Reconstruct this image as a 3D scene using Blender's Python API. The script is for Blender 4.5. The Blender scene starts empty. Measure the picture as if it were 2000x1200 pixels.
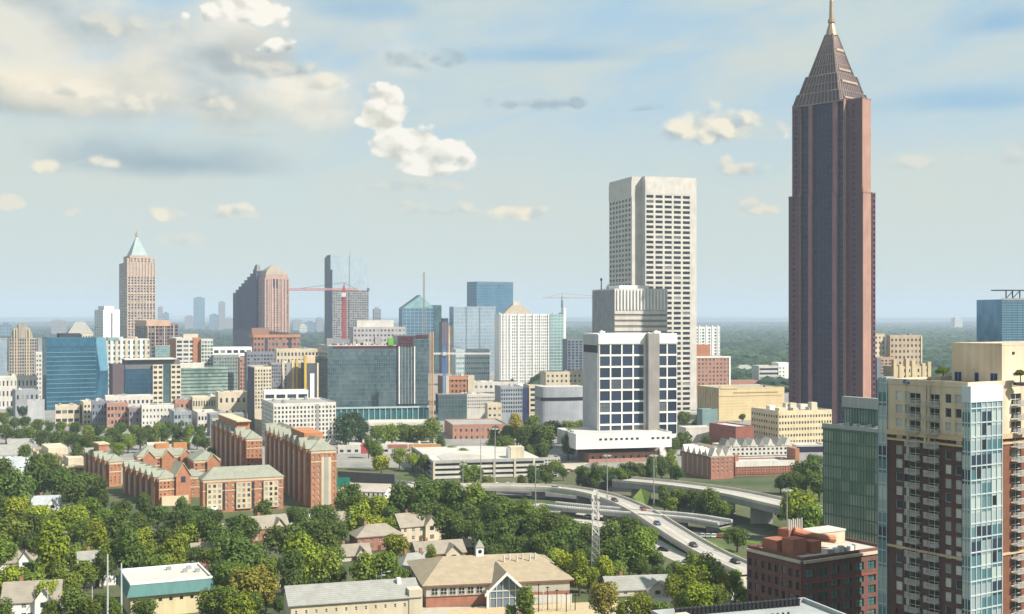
import bpy, math, random
from mathutils import Vector
R = math.radians
sc = bpy.context.scene
col = sc.collection
rnd = random.Random(7)

# ------------------------------------------------------------------ camera, sun, sky, exposure
H, F, Y0 = 85.0, 2400.0, 618.0          # eye height (m), focal length in photo pixels, horizon row
cam_d = bpy.data.cameras.new('camera'); cam = bpy.data.objects.new('camera', cam_d); col.objects.link(cam)
cam_d.sensor_width = 36; cam_d.lens = F/2000*36; cam_d.shift_y = (Y0-600)/2000
cam_d.clip_start = 1; cam_d.clip_end = 90000
cam.location = (0, 0, H); cam.rotation_euler = (R(90), 0, 0); sc.camera = cam
SUN_AZ, SUN_EL = 118.0, 43.0            # clockwise from +Y (the view direction)
sd = Vector((math.sin(R(SUN_AZ))*math.cos(R(SUN_EL)), math.cos(R(SUN_AZ))*math.cos(R(SUN_EL)), math.sin(R(SUN_EL))))
sun_d = bpy.data.lights.new('sun', 'SUN'); sun_d.energy = 5.0; sun_d.angle = R(.55); sun_d.color = (1, .93, .82)
sun = bpy.data.objects.new('sun', sun_d); col.objects.link(sun); sun.location = (300, -200, 600)
sun.rotation_euler = (-sd).to_track_quat('-Z', 'Y').to_euler()
EXPO = 0.8
vs = sc.view_settings
sc.display_settings.display_device = 'sRGB'; vs.view_transform = 'Standard'; vs.look = 'None'
vs.exposure = EXPO; vs.gamma = 1; vs.use_curve_mapping = False
sc.cycles.use_denoising = True
sc.cycles.max_bounces = 5; sc.cycles.diffuse_bounces = 3; sc.cycles.glossy_bounces = 3
sc.cycles.transparent_max_bounces = 6; sc.cycles.volume_bounces = 0
sc.cycles.sample_clamp_indirect = 6

def lin(r, g, b):
    f = lambda c: (c/255/12.92) if c/255 <= .04045 else ((c/255+.055)/1.055)**2.4
    return (f(r), f(g), f(b))

class NT:
    """tiny helper to write node trees"""
    def __init__(s, nt): s.nt = nt
    def n(s, typ, ins=None, **props):
        nd = s.nt.nodes.new(typ)
        for k, v in props.items(): setattr(nd, k, v)
        for k, v in (ins or {}).items():
            sock = nd.inputs[k]
            if isinstance(v, bpy.types.NodeSocket): s.nt.links.new(v, sock)
            else: sock.default_value = v
        return nd
    def m(s, op, a, b=0.0, c=0.0, clamp=False):
        return s.n('ShaderNodeMath', {0: a, 1: b, 2: c}, operation=op, use_clamp=clamp).outputs[0]
    def v(s, op, a, b=(0, 0, 0)):
        nd = s.n('ShaderNodeVectorMath', {0: a, 1: b}, operation=op)
        return nd.outputs['Value'] if op in ('LENGTH', 'DOT_PRODUCT') else nd.outputs[0]
    def mix(s, f, a, b, blend='MIX'):
        nd = s.n('ShaderNodeMix', data_type='RGBA', blend_type=blend)
        for i, v in ((0, f), (6, a), (7, b)):
            if isinstance(v, bpy.types.NodeSocket): s.nt.links.new(v, nd.inputs[i])
            else: nd.inputs[i].default_value = v if i == 0 else (*v[:3], 1)
        return nd.outputs[2]
    def step(s, x, lo, hi):
        nd = s.n('ShaderNodeMapRange', {0: x, 1: lo, 2: hi, 3: 0.0, 4: 1.0}, interpolation_type='SMOOTHSTEP')
        return nd.outputs[0]

SKY_STRENGTH = 0.1
def make_world():
    w = bpy.data.worlds.new('World'); sc.world = w; w.use_nodes = True
    w.cycles.sampling_method = 'MANUAL'; w.cycles.sample_map_resolution = 256
    nt = w.node_tree; nt.nodes.clear(); T = NT(nt)
    sky = T.n('ShaderNodeTexSky', sky_type='NISHITA', sun_disc=False, sun_elevation=R(SUN_EL), sun_rotation=R(SUN_AZ),
              altitude=300, air_density=1.0, dust_density=1.2, ozone_density=2.0)
    K = 1/(SKY_STRENGTH*2**EXPO)
    C = lambda r, g, b: tuple(x*K for x in lin(r, g, b))
    # cloud puff group: one cumulus / veil, an ellipse in azimuth-elevation broken up by noise and shaded from the sun side
    g = bpy.data.node_groups.new('cloud_puff', 'ShaderNodeTree')
    itf = g.interface
    for nm, ty in (('In', 'Color'), ('Co', 'Vector'), ('N', 'Float'), ('Rl', 'Float'), ('C', 'Vector'), ('IR', 'Vector'), ('Soft', 'Float'),
                   ('Amp', 'Float'), ('Alpha', 'Float'), ('Lit', 'Color'), ('Dark', 'Color'), ('Bias', 'Float')):
        itf.new_socket(nm, in_out='INPUT', socket_type='NodeSocket'+ty)
    itf.new_socket('Out', in_out='OUTPUT', socket_type='NodeSocketColor')
    G = NT(g); gi = G.n('NodeGroupInput').outputs; go = G.n('NodeGroupOutput')
    d = G.v('MULTIPLY', G.v('SUBTRACT', gi['Co'], gi['C']), gi['IR'])
    sp = G.n('ShaderNodeSeparateXYZ', {0: d}).outputs
    dy = sp[1]
    low = G.m('MULTIPLY', G.m('MINIMUM', dy, 0.0), 1.7)
    yy = G.m('ADD', G.m('MAXIMUM', dy, 0.0), low)
    ln = G.m('SQRT', G.m('ADD', G.m('MULTIPLY', sp[0], sp[0]), G.m('MULTIPLY', yy, yy)))
    q = G.m('ADD', G.m('SUBTRACT', 1.0, ln), G.m('MULTIPLY', gi['N'], gi['Amp']))
    al = G.m('MULTIPLY', G.n('ShaderNodeMapRange', {0: q, 1: 0.0, 2: gi['Soft'], 3: 0.0, 4: 1.0}, interpolation_type='SMOOTHSTEP').outputs[0], gi['Alpha'])
    sh = G.m('ADD', G.m('ADD', G.m('MULTIPLY', dy, .55), G.m('MULTIPLY', sp[0], .12)), G.m('ADD', gi['Rl'], gi['Bias']), clamp=True)
    c = G.mix(sh, gi['Dark'], gi['Lit'])
    G.nt.links.new(G.mix(al, gi['In'], c), go.inputs[0])
    # direction -> azimuth / elevation
    tc = T.n('ShaderNodeTexCoord').outputs['Generated']
    x, y, z = T.n('ShaderNodeSeparateXYZ', {0: tc}).outputs
    az = T.m('ARCTAN2', x, y); el = T.m('ARCSINE', z)
    co = T.n('ShaderNodeCombineXYZ', {0: az, 1: el, 2: 0.0}).outputs[0]
    nz = lambda vec, sc_, det, ro=.55, dist=0.0: T.n('ShaderNodeTexNoise', {'Vector': vec, 'Scale': sc_, 'Detail': det, 'Roughness': ro, 'Distortion': dist}, noise_dimensions='3D').outputs[0]
    st = T.v('MULTIPLY', co, (1, 1.35, 1))
    warp = T.v('ADD', st, (3.1, 1.7, .4))
    n1 = nz(warp, 22.0, 7.0, .58); n2 = nz(T.v('ADD', warp, (.011, .014, 0)), 22.0, 7.0, .58)
    def vor(vec, sc_): return T.n('ShaderNodeTexVoronoi', {'Vector': vec, 'Scale': sc_, 'Detail': 1.0, 'Roughness': .6}, feature='F1', voronoi_dimensions='2D').outputs['Distance']
    wv = T.v('ADD', warp, T.v('MULTIPLY', T.v('SUBTRACT', T.n('ShaderNodeTexNoise', {'Vector': warp, 'Scale': 60.0, 'Detail': 3.0}).outputs[1], (.5, .5, .5)), (.014, .014, 0)))
    v1 = vor(wv, 34.0); v2 = vor(T.v('ADD', wv, (.006, .008, 0)), 34.0)
    N = T.m('ADD', T.m('MULTIPLY', T.m('SUBTRACT', n1, .5), 1.7), T.m('MULTIPLY', T.m('SUBTRACT', .42, v1), .75))
    b1 = nz(T.v('ADD', warp, (5, 2, 0)), 11.0, 6.0, .55); b2 = nz(T.v('ADD', warp, (5.02, 2.028, 0)), 11.0, 6.0, .55)
    Rl = T.m('ADD', T.m('MULTIPLY', T.m('ADD', T.m('SUBTRACT', n1, n2), T.m('SUBTRACT', b1, b2)), 1.5), T.m('MULTIPLY', T.m('SUBTRACT', v2, v1), 1.5))
    NB = T.m('MULTIPLY', T.m('SUBTRACT', b1, .5), 2.2)
    wl = T.v('ADD', T.v('MULTIPLY', co, (.85, 2.1, 1)), (1.3, 7.7, 0)); l1 = nz(wl, 8.0, 3.0, .45); l2 = nz(T.v('ADD', wl, (.012, .05, 0)), 8.0, 3.0, .45)
    RlB = T.m('ADD', T.m('MULTIPLY', T.m('SUBTRACT', l1, l2), 2.4), T.m('ADD', T.m('MULTIPLY', T.m('SUBTRACT', b1, b2), 1.1), T.m('MULTIPLY', T.m('SUBTRACT', n1, n2), .9)))
    # clear sky, paled by thin high cloud
    base = sky.outputs[0]
    grad = T.step(el, .24, .02)
    base = T.mix(.88, base, T.mix(grad, C(172, 206, 226), C(202, 218, 218)))
    rot = T.n('ShaderNodeVectorRotate', {'Vector': co, 'Angle': R(-14)}, rotation_type='Z_AXIS').outputs[0]
    streak = nz(T.v('MULTIPLY', rot, (2.6, 9, 1)), 1.7, 6.0, .5, .6)
    veil = T.step(streak, .34, .62)
    base = T.mix(T.m('MULTIPLY', veil, .85), base, C(206, 217, 213))
    soft = T.step(nz(T.v('MULTIPLY', co, (1, 2.2, 1)), 7.0, 4.0), .45, .7)
    base = T.mix(T.m('MULTIPLY', soft, .55), base, C(216, 219, 206))
    base = T.mix(T.m('MULTIPLY', T.step(el, .19, .06), .75), base, C(209, 218, 209))
    base = T.mix(T.m('MULTIPLY', T.step(el, .045, .0), .7), base, C(205, 218, 218))
    cur = base
    def puff(px, py, rx, ry, soft=.25, amp=.9, alpha=1.0, lit=(250, 238, 214), dark=(178, 188, 188), bias=.5, big=False):
        nonlocal cur
        kx = (px-1000)/F; a = math.atan(kx); e = math.atan(-(py-Y0)/F*math.cos(a))
        nd = T.n('ShaderNodeGroup', {}, node_tree=g)
        for k, v in (('In', cur), ('Co', co), ('N', NB if big else N), ('Rl', RlB if big else Rl)): nt.links.new(v, nd.inputs[k])
        for k, v in (('C', (a, e, 0)), ('IR', (F/rx, F/ry, 0)), ('Soft', soft), ('Amp', amp), ('Alpha', alpha), ('Lit', (*C(*lit), 1)), ('Dark', (*C(*dark), 1)), ('Bias', bias)):
            nd.inputs[k].default_value = v
        cur = nd.outputs[0]
    # blue windows between the veils, upper right
    for q in PUFFS: puff(*q[:4], **q[4])
    bg = T.n('ShaderNodeBackground', {0: cur, 1: SKY_STRENGTH})
    out = T.n('ShaderNodeOutputWorld', {0: bg.outputs[0]})
BL = (126, 180, 218); CLW = (255, 250, 238)
PUFFS = [
    (700, 20, 210, 55, dict(soft=.9, amp=.5, alpha=.55, lit=BL, dark=BL, big=True)),
    (1100, 110, 260, 40, dict(soft=.9, amp=.6, alpha=.6, lit=BL, dark=BL, big=True)),
    (1960, 45, 150, 50, dict(soft=.9, amp=.5, alpha=.6, lit=BL, dark=BL, big=True)),
    (1900, 200, 220, 40, dict(soft=.9, amp=.5, alpha=.5, lit=BL, dark=BL, big=True)),
    # the large grey cumulus bank upper left
    (330, 150, 540, 240, dict(soft=1.0, amp=.8, alpha=.92, lit=(242, 237, 224), dark=(174, 189, 195), bias=.64, big=True)),
    (90, 60, 330, 120, dict(soft=.7, amp=.8, alpha=.8, lit=(234, 230, 214), dark=(172, 186, 190), bias=.58, big=True)),
    (330, 318, 330, 70, dict(soft=.9, amp=.6, alpha=.9, lit=(168, 186, 192), dark=(134, 161, 178), bias=.45, big=True)),
    (70, 190, 180, 75, dict(soft=.6, amp=.8, lit=(248, 238, 214), dark=(182, 188, 184), bias=.58, big=True)),
    (250, 185, 170, 95, dict(soft=.7, amp=.9, alpha=.9, lit=(234, 228, 210), dark=(166, 181, 186), bias=.5, big=True)),
    (590, 205, 160, 115, dict(soft=.6, amp=.9, alpha=.9, lit=(248, 241, 222), dark=(172, 186, 190), bias=.6, big=True)),
    (440, 225, 130, 70, dict(soft=.7, amp=.9, alpha=.85, lit=(238, 231, 210), dark=(164, 179, 184), bias=.5, big=True)),
    (500, 120, 140, 60, dict(soft=.7, amp=.9, alpha=.85, lit=(206, 207, 198), dark=(156, 172, 181), bias=.5, big=True)),
    (130, 178, 90, 34, dict(soft=.8, amp=.9, alpha=.8, lit=(252, 242, 222), dark=(205, 205, 194), bias=.66)),
    (560, 140, 110, 40, dict(soft=.5, amp=1.0, alpha=.8, lit=(226, 222, 208), dark=(164, 178, 184), bias=.52)),
    (250, 60, 150, 40, dict(soft=.7, amp=1.0, alpha=.6, lit=(232, 226, 208), dark=(170, 183, 186), bias=.55)),
    (400, 205, 90, 40, dict(soft=.6, amp=1.0, alpha=.7, lit=(244, 236, 216), dark=(180, 190, 190), bias=.58)),
    (250, 200, 80, 44, dict(soft=.6, amp=1.0, alpha=.7, lit=(246, 238, 218), dark=(182, 192, 190), bias=.58)),
    (620, 165, 80, 36, dict(soft=.5, amp=.9, alpha=.7, lit=(250, 241, 220), dark=(200, 203, 194), bias=.64)),
    (480, 262, 150, 16, dict(soft=.9, amp=.8, alpha=.6, lit=(214, 214, 200), dark=(180, 192, 192), bias=.6, big=True)),
    (480, 22, 112, 56, dict(soft=.22, amp=1.0, lit=CLW, dark=(196, 200, 196), bias=.72)),
    (545, 95, 50, 26, dict(soft=.3, amp=.9, lit=CLW, dark=(176, 188, 190), bias=.6)),
    # bright cumulus right of the bank
    (754, 228, 56, 74, dict(soft=.16, amp=.6, lit=CLW, dark=(214, 212, 198), bias=.72)),
    (790, 285, 84, 58, dict(soft=.18, amp=.65, lit=CLW, dark=(206, 206, 194), bias=.68)),
    (862, 316, 92, 52, dict(soft=.2, amp=.65, lit=CLW, dark=(200, 204, 194), bias=.64)),
    # soft group left of the tall tower
    (1390, 256, 175, 66, dict(soft=.55, amp=.75, alpha=.95, lit=(250, 240, 216), dark=(176, 188, 190), bias=.52)),
    (1440, 335, 75, 36, dict(soft=.4, amp=.9, alpha=.85, lit=(244, 234, 208), dark=(188, 198, 196), bias=.55)),
    (1480, 412, 52, 30, dict(soft=.4, amp=.9, alpha=.8, lit=(240, 230, 206), dark=(192, 202, 198), bias=.55)),
    (1800, 322, 95, 26, dict(soft=.5, amp=.9, alpha=.6, lit=(234, 228, 210), dark=(190, 202, 200), bias=.55)),
    (1990, 305, 40, 36, dict(soft=.5, amp=.9, alpha=.5, lit=(224, 222, 210), dark=(184, 198, 200), bias=.5)),
    # small low cumulus
    (1018, 418, 66, 24, dict(soft=.4, amp=.8, alpha=.95, lit=(250, 238, 212), dark=(200, 206, 198), bias=.62)),
    (480, 418, 80, 26, dict(soft=.4, amp=.9, alpha=.85, lit=(246, 236, 212), dark=(194, 202, 198), bias=.6)),
    (326, 424, 38, 24, dict(soft=.5, amp=.8, alpha=.9, lit=(250, 238, 210), dark=(200, 206, 198), bias=.62)),
    (98, 332, 50, 28, dict(soft=.6, amp=.9, alpha=.9, lit=(248, 238, 212), dark=(190, 200, 198), bias=.6)),
    (204, 320, 42, 22, dict(soft=.6, amp=.9, alpha=.85, lit=(246, 238, 216), dark=(190, 200, 198), bias=.6)),
    (840, 415, 105, 24, dict(soft=.5, amp=1., alpha=.7, lit=(242, 232, 208), dark=(194, 204, 200), bias=.58)),
    (20, 395, 50, 26, dict(soft=.4, amp=.9, alpha=.8, lit=(240, 230, 206), dark=(190, 200, 198), bias=.55)),
    (150, 415, 26, 20, dict(soft=.4, amp=.9, alpha=.7, lit=(240, 230, 206), dark=(194, 204, 200), bias=.55)),
    (360, 472, 60, 26, dict(soft=.6, amp=.9, alpha=.6, lit=(232, 226, 206), dark=(196, 206, 202), bias=.55)),
    (640, 395, 30, 20, dict(soft=.5, amp=.9, alpha=.6, lit=(236, 228, 208), dark=(194, 204, 200), bias=.55)),
    (790, 365, 150, 22, dict(soft=.6, amp=.9, alpha=.5, lit=(232, 226, 208), dark=(190, 202, 200), bias=.55)),
    # grey wisps
    (815, 128, 105, 38, dict(soft=.9, amp=1.2, alpha=.75, lit=(160, 178, 188), dark=(128, 150, 168), bias=.5)),
    (1060, 205, 130, 22, dict(soft=.6, amp=1.1, alpha=.75, lit=(164, 182, 192), dark=(140, 164, 182), bias=.5)),
    (1250, 215, 70, 16, dict(soft=.6, amp=1.0, alpha=.6, lit=(172, 188, 196), dark=(150, 172, 188), bias=.5)),
]
make_world()

# ------------------------------------------------------------------ helpers: pixels, meshes, objects
def X(px, D): return (px-1000)/F*D
def Z(py, D): return H-(py-Y0)/F*D
def GD(py, z=0.0): return (H-z)*F/(py-Y0)

class MB:
    def __init__(s): s.v = []; s.f = []; s.mi = []
    def quad(s, *pts, mi=0):
        i = len(s.v); s.v += [tuple(p) for p in pts]; s.f.append(tuple(range(i, i+len(pts)))); s.mi.append(mi)
    def box(s, x0, y0, z0, x1, y1, z1, mi=0):
        i = len(s.v)
        s.v += [(x0, y0, z0), (x1, y0, z0), (x1, y1, z0), (x0, y1, z0), (x0, y0, z1), (x1, y0, z1), (x1, y1, z1), (x0, y1, z1)]
        for q in ((0, 1, 5, 4), (1, 2, 6, 5), (2, 3, 7, 6), (3, 0, 4, 7), (4, 5, 6, 7), (3, 2, 1, 0)):
            s.f.append(tuple(i+k for k in q)); s.mi.append(mi)
    def frus(s, p0, z0, p1, z1, cap=True, mi=0):
        """prism / frustum between two polygons of the same count (counter-clockwise)"""
        i = len(s.v); n = len(p0)
        s.v += [(x, y, z0) for x, y in p0]+[(x, y, z1) for x, y in p1]
        for k in range(n):
            j = (k+1) % n; s.f.append((i+k, i+j, i+n+j, i+n+k)); s.mi.append(mi)
        if cap:
            s.f.append(tuple(range(i+n, i+2*n))); s.mi.append(mi)
            s.f.append(tuple(range(i+n-1, i-1, -1))); s.mi.append(mi)
    def bar(s, a, b, r, r2=None, n=6, mi=0):
        a = Vector(a); b = Vector(b); d = (b-a)
        if d.length < 1e-6: return
        d.normalize(); up = Vector((0, 0, 1)) if abs(d.z) < .9 else Vector((1, 0, 0))
        u = d.cross(up).normalized(); v = d.cross(u); r2 = r if r2 is None else r2
        i = len(s.v)
        for c, q in ((a, r), (b, r2)):
            for k in range(n):
                t = 2*math.pi*k/n; s.v.append(tuple(c+(u*math.cos(t)+v*math.sin(t))*q))
        for k in range(n):
            j = (k+1) % n; s.f.append((i+k, i+n+k, i+n+j, i+j)); s.mi.append(mi)
        s.f.append(tuple(range(i, i+n))); s.mi.append(mi); s.f.append(tuple(range(i+2*n-1, i+n-1, -1))); s.mi.append(mi)
    def face_box(s, o, e, s0, t0, s1, t1, n0, n1, mi=0):
        """box on a facade: o origin, e direction along the face, n outwards"""
        nx, ny = e[1], -e[0]
        P = lambda a, n: (o[0]+e[0]*a+nx*n, o[1]+e[1]*a+ny*n)
        s.frus([P(s0, n1), P(s1, n1), P(s1, n0), P(s0, n0)], t0, [P(s0, n1), P(s1, n1), P(s1, n0), P(s0, n0)], t1, mi=mi)
    def mesh(s, name, mats):
        me = bpy.data.meshes.new(name); me.from_pydata(s.v, [], s.f)
        for m in (mats if isinstance(mats, (list, tuple)) else [mats]): me.materials.append(m)
        if any(s.mi): me.polygons.foreach_set('material_index', s.mi)
        me.update(); return me
    def build(s, name, mats, parent=None, **kw):
        return obj(name, s.mesh(name, mats), parent, **kw)

def obj(name, data, parent=None, loc=(0, 0, 0), rz=0.0, label=None, kind=None):
    o = bpy.data.objects.new(name, data); col.objects.link(o)
    o.location = loc; o.rotation_euler = (0, 0, rz)
    if parent is not None: o.parent = parent
    if label: o['label'] = label
    if kind: o['kind'] = kind
    return o
LABELS = {}
def tag(o, label, cat, group=None, kind=None):
    o['label'] = label; o['category'] = cat
    LABELS.setdefault(label, []).append(o.name)
    if group: o['group'] = group
    if kind: o['kind'] = kind
    return o
def thing(name, label, cat, loc=(0, 0, 0), rz=0.0, group=None):
    return tag(obj(name, None, None, loc, rz), label, cat, group)
def copy_tree(o, parent=None):
    c = o.copy(); col.objects.link(c)
    if parent is not None: c.parent = parent
    for ch in list(o.children): copy_tree(ch, c)
    return c

# ------------------------------------------------------------------ materials
_m = {}
def new_mat(name):
    m = bpy.data.materials.new(name); m.use_nodes = True; m.node_tree.nodes.clear(); return m, NT(m.node_tree)
def wall(name, c, rough=.85, var=.16, metal=0.0, spec=.25, scale=.12, c2=None, band=None):
    """weathered opaque surface: colour with soft mottling and faint vertical streaks; band=(size, colour, share) adds courses"""
    if name in _m: return _m[name]
    c = tuple(x*.82 for x in c); c2 = tuple(x*.82 for x in c2) if c2 else None
    m, T = new_mat(name)
    tc = T.n('ShaderNodeTexCoord').outputs['Object']
    n1 = T.n('ShaderNodeTexNoise', {'Vector': tc, 'Scale': scale, 'Detail': 5.0}).outputs[0]
    n2 = T.n('ShaderNodeTexNoise', {'Vector': T.v('MULTIPLY', tc, (1, 1, .06)), 'Scale': .9, 'Detail': 3.0}).outputs[0]
    f = T.m('ADD', T.m('MULTIPLY', n1, .6), T.m('MULTIPLY', n2, .4))
    f = T.step(f, .3, .7)
    dk = tuple(x*(1-var) for x in c); lt = tuple(min(1, x*(1+var*.7)) for x in (c2 or c))
    cc = T.mix(f, dk, lt)
    if band:
        z = T.n('ShaderNodeSeparateXYZ', {0: tc}).outputs[2]
        fr = T.m('FRACT', T.m('DIVIDE', z, band[0]))
        cc = T.mix(T.m('LESS_THAN', fr, band[2]), cc, band[1])
    b = T.n('ShaderNodeBsdfPrincipled', {'Base Color': cc, 'Roughness': rough, 'Metallic': metal, 'Specular IOR Level': spec})
    T.n('ShaderNodeOutputMaterial', {0: b.outputs[0]})
    _m[name] = m; return m
def window_glass(name, c=(.02, .028, .045), light=(.32, .32, .30), share=.25, rough=.12):
    """window: dark glass, some with pale blinds drawn (by window)"""
    if name in _m: return _m[name]
    m, T = new_mat(name)
    oi = T.n('ShaderNodeObjectInfo').outputs['Random']; isl = T.n('ShaderNodeNewGeometry').outputs['Random Per Island']
    r = T.m('FRACT', T.m('ADD', T.m('MULTIPLY', oi, 7.31), T.m('MULTIPLY', isl, 3.77)))
    r2 = T.m('FRACT', T.m('MULTIPLY', r, 13.7))
    z = T.n('ShaderNodeTexNoise', {'Vector': T.n('ShaderNodeTexCoord').outputs['Object'], 'Scale': .7, 'Detail': 2.0}).outputs[0]
    on = T.m('LESS_THAN', r, share)
    cc = T.mix(T.m('MULTIPLY', on, T.m('ADD', .35, T.m('MULTIPLY', r2, .65))), T.mix(r2, c, tuple(x*2.2 for x in c)), light)
    cc = T.mix(T.m('MULTIPLY', z, .35), cc, tuple(x*.5 for x in c))
    b = T.n('ShaderNodeBsdfPrincipled', {'Base Color': cc, 'Roughness': rough, 'Specular IOR Level': .6})
    T.n('ShaderNodeOutputMaterial', {0: b.outputs[0]})
    _m[name] = m; return m
def panel_glass(name, c1, c2, size=(3, 3, 3.6), metal=.45, rough=.13, warp=.02):
    """curtain-wall glass: panes of slightly different tint and tilt"""
    if name in _m: return _m[name]
    m, T = new_mat(name)
    tc = T.n('ShaderNodeTexCoord').outputs['Object']
    cell = T.v('FLOOR', T.v('ADD', T.v('DIVIDE', tc, size), (.37, .41, .13)))
    wn = T.n('ShaderNodeTexWhiteNoise', {'Vector': cell}, noise_dimensions='3D')
    big = T.n('ShaderNodeTexNoise', {'Vector': tc, 'Scale': .035, 'Detail': 3.0}).outputs[0]
    f = T.m('ADD', T.m('MULTIPLY', wn.outputs[0], .5), T.m('MULTIPLY', T.step(big, .35, .65), .5))
    nrm = T.n('ShaderNodeNewGeometry').outputs['Normal']
    j = T.v('MULTIPLY', T.v('SUBTRACT', wn.outputs[1], (.5, .5, .5)), (warp, warp, warp))
    wv = T.n('ShaderNodeTexNoise', {'Vector': tc, 'Scale': .12, 'Detail': 2.0}).outputs[1]
    j2 = T.v('MULTIPLY', T.v('SUBTRACT', wv, (.5, .5, .5)), (warp*1.5, warp*1.5, warp*1.5))
    nn = T.v('NORMALIZE', T.v('ADD', T.v('ADD', nrm, j), j2))
    b = T.n('ShaderNodeBsdfPrincipled', {'Base Color': T.mix(f, c1, c2), 'Roughness': rough, 'Metallic': metal, 'Specular IOR Level': .6, 'Normal': nn})
    T.n('ShaderNodeOutputMaterial', {0: b.outputs[0]})
    _m[name] = m; return m

CREAM = wall('cream_stucco', (.62, .54, .40)); WHITE = wall('white_panel', (.82, .81, .78), var=.08)
OFFW = wall('offwhite_concrete', (.62, .59, .535)); CONC = wall('grey_concrete', (.42, .41, .39)); DCONC = wall('dark_concrete', (.16, .16, .17))
TAN = wall('tan_stucco', (.65, .51, .37), c2=(.71, .58, .43)); SAND = wall('sand_brick', (.66, .53, .29), band=(2.4, (.56, .46, .28), .35))
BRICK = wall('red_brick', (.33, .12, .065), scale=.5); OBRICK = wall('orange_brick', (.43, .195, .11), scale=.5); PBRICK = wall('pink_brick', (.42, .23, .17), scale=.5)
DBRICK = wall('dark_brown_brick', (.115, .065, .058), scale=.5); PINK = wall('pink_granite', (.39, .225, .175)); MAUVE = wall('mauve_granite', (.115, .048, .060), spec=.4, rough=.5)  # both granites are one stone, sunlit and shaded tones painted in
GREYP = wall('grey_panel', (.30, .31, .33)); DARK = wall('dark_panel', (.045, .05, .06)); BLACK = wall('black_metal', (.02, .02, .022), rough=.5)
ROOFW = wall('white_membrane_roof', (.56, .54, .49), var=.12, scale=.06); ROOFG = wall('grey_gravel_roof', (.36, .35, .33), scale=.08); ROOFD = wall('dark_tar_roof', (.13, .13, .14), scale=.08)
SHING = wall('tan_shingle_roof', (.40, .33, .225), scale=.4, band=(.35, (.30, .235, .17), .2)); GSHING = wall('grey_shingle_roof', (.34, .34, .31), scale=.4, band=(.35, (.2, .2, .19), .2))
BSHING = wall('brown_grey_shingle_roof', (.33, .295, .235), scale=.4, band=(.35, (.2, .17, .145), .2)); GRNSH = wall('grey_green_slate_roof', (.30, .31, .245), scale=.35, band=(.5, (.2, .21, .175), .2))
TEALM = wall('teal_metal', (.085, .21, .20), rough=.5); COPPER = wall('patina_copper', (.34, .42, .41), rough=.5, metal=.2)
STEEL = wall('galvanised_steel', (.42, .43, .44), rough=.5, metal=.4); WSTEEL = wall('white_painted_steel', (.75, .73, .70), rough=.5)
REDS = wall('red_painted_steel', (.42, .05, .06), rough=.5); TANS = wall('tan_painted_steel', (.55, .34, .19), rough=.5); BLUES = wall('blue_painted_steel', (.05, .22, .50), rough=.5)
YEL = wall('yellow_panel', (.62, .42, .06)); MAROON = wall('maroon_panel', (.12, .03, .045)); LIMEP = wall('lime_green_net', (.16, .45, .06)); RED = wall('red_sign', (.45, .07, .08)); ORANGE = wall('orange_stucco', (.62, .30, .09))
GSIGN = wall('green_sign', (.02, .25, .19), rough=.5); BRONZE = wall('bronze_cladding', (.085, .06, .062), rough=.45, metal=.35, spec=.4); GOLD = wall('gold_bronze', (.44, .33, .21), rough=.5, metal=.3)
BARK = wall('bark', (.10, .075, .055), scale=3)
WG = window_glass('window_glass'); WGC = window_glass('curtained_window_glass', share=.6, light=(.50, .50, .46)); WGB = window_glass('blue_window_glass', c=(.018, .028, .05), share=.12, light=(.16, .18, .2))
WGD = window_glass('dark_window_glass', c=(.012, .014, .02), share=.05); WGT = window_glass('teal_window_glass', c=(.03, .085, .09), share=.25, light=(.22, .36, .36))
TEALG = panel_glass('teal_curtain_glass', (.03, .105, .18), (.06, .18, .27)); TEALL = panel_glass('light_teal_glass', (.12, .30, .42), (.18, .38, .5)); GREENG = panel_glass('green_curtain_glass', (.13, .21, .18), (.44, .52, .45), metal=.3)  # green glass: pale second tint paints cloud reflections into the panes
GRNG2 = panel_glass('grey_green_glass', (.06, .12, .13), (.14, .23, .24)); BLUEG = panel_glass('blue_curtain_glass', (.06, .17, .28), (.12, .27, .38)); PALEG = panel_glass('pale_blue_glass', (.28, .38, .47), (.42, .52, .60))
NAVYW = wall('navy_cladding', (.045, .062, .15), rough=.4, spec=.5)
NAVYG = panel_glass('navy_glass', (.03, .04, .10), (.07, .085, .17), metal=.3); SKYG = panel_glass('sky_mirror_glass', (.72, .80, .88), (.86, .90, .94), metal=.9, rough=.06); SEAG = panel_glass('sea_green_glass', (.20, .38, .38), (.34, .52, .52))
DGLASS = panel_glass('dark_blue_glass', (.02, .07, .13), (.05, .13, .20)); PURPG = panel_glass('purple_tinted_glass', (.008, .011, .046), (.026, .026, .080), size=(1.5, 1.5, 3.8), metal=.3, warp=.008)

# ------------------------------------------------------------------ building builder
_wm = {}
def win_mesh(w, h, glass, frame, tw):
    k = (round(w, 2), round(h, 2), glass.name, frame.name if frame else '', tw)
    if k in _wm: return _wm[k]
    b = MB(); b.quad((-w/2, 0, -h/2), (w/2, 0, -h/2), (w/2, 0, h/2), (-w/2, 0, h/2))
    if frame:
        f = .09 if tw else .07
        for x0, x1, z0, z1 in ((-w/2, -w/2+f, -h/2, h/2), (w/2-f, w/2, -h/2, h/2), (-w/2+f, w/2-f, -h/2, -h/2+f), (-w/2+f, w/2-f, h/2-f, h/2), (-w/2+f, w/2-f, -.05, .05))[:5 if tw else 4]:
            b.box(x0, -.08, z0, x1, -.005, z1, mi=1)
        for i in range(1, tw):
            x = -w/2+w*i/tw; b.box(x-.05, -.07, -h/2+f, x+.05, -.006, h/2-f, mi=1)
    me = b.mesh('window', [glass, frame] if frame else [glass]); _wm[k] = me; return me

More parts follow.
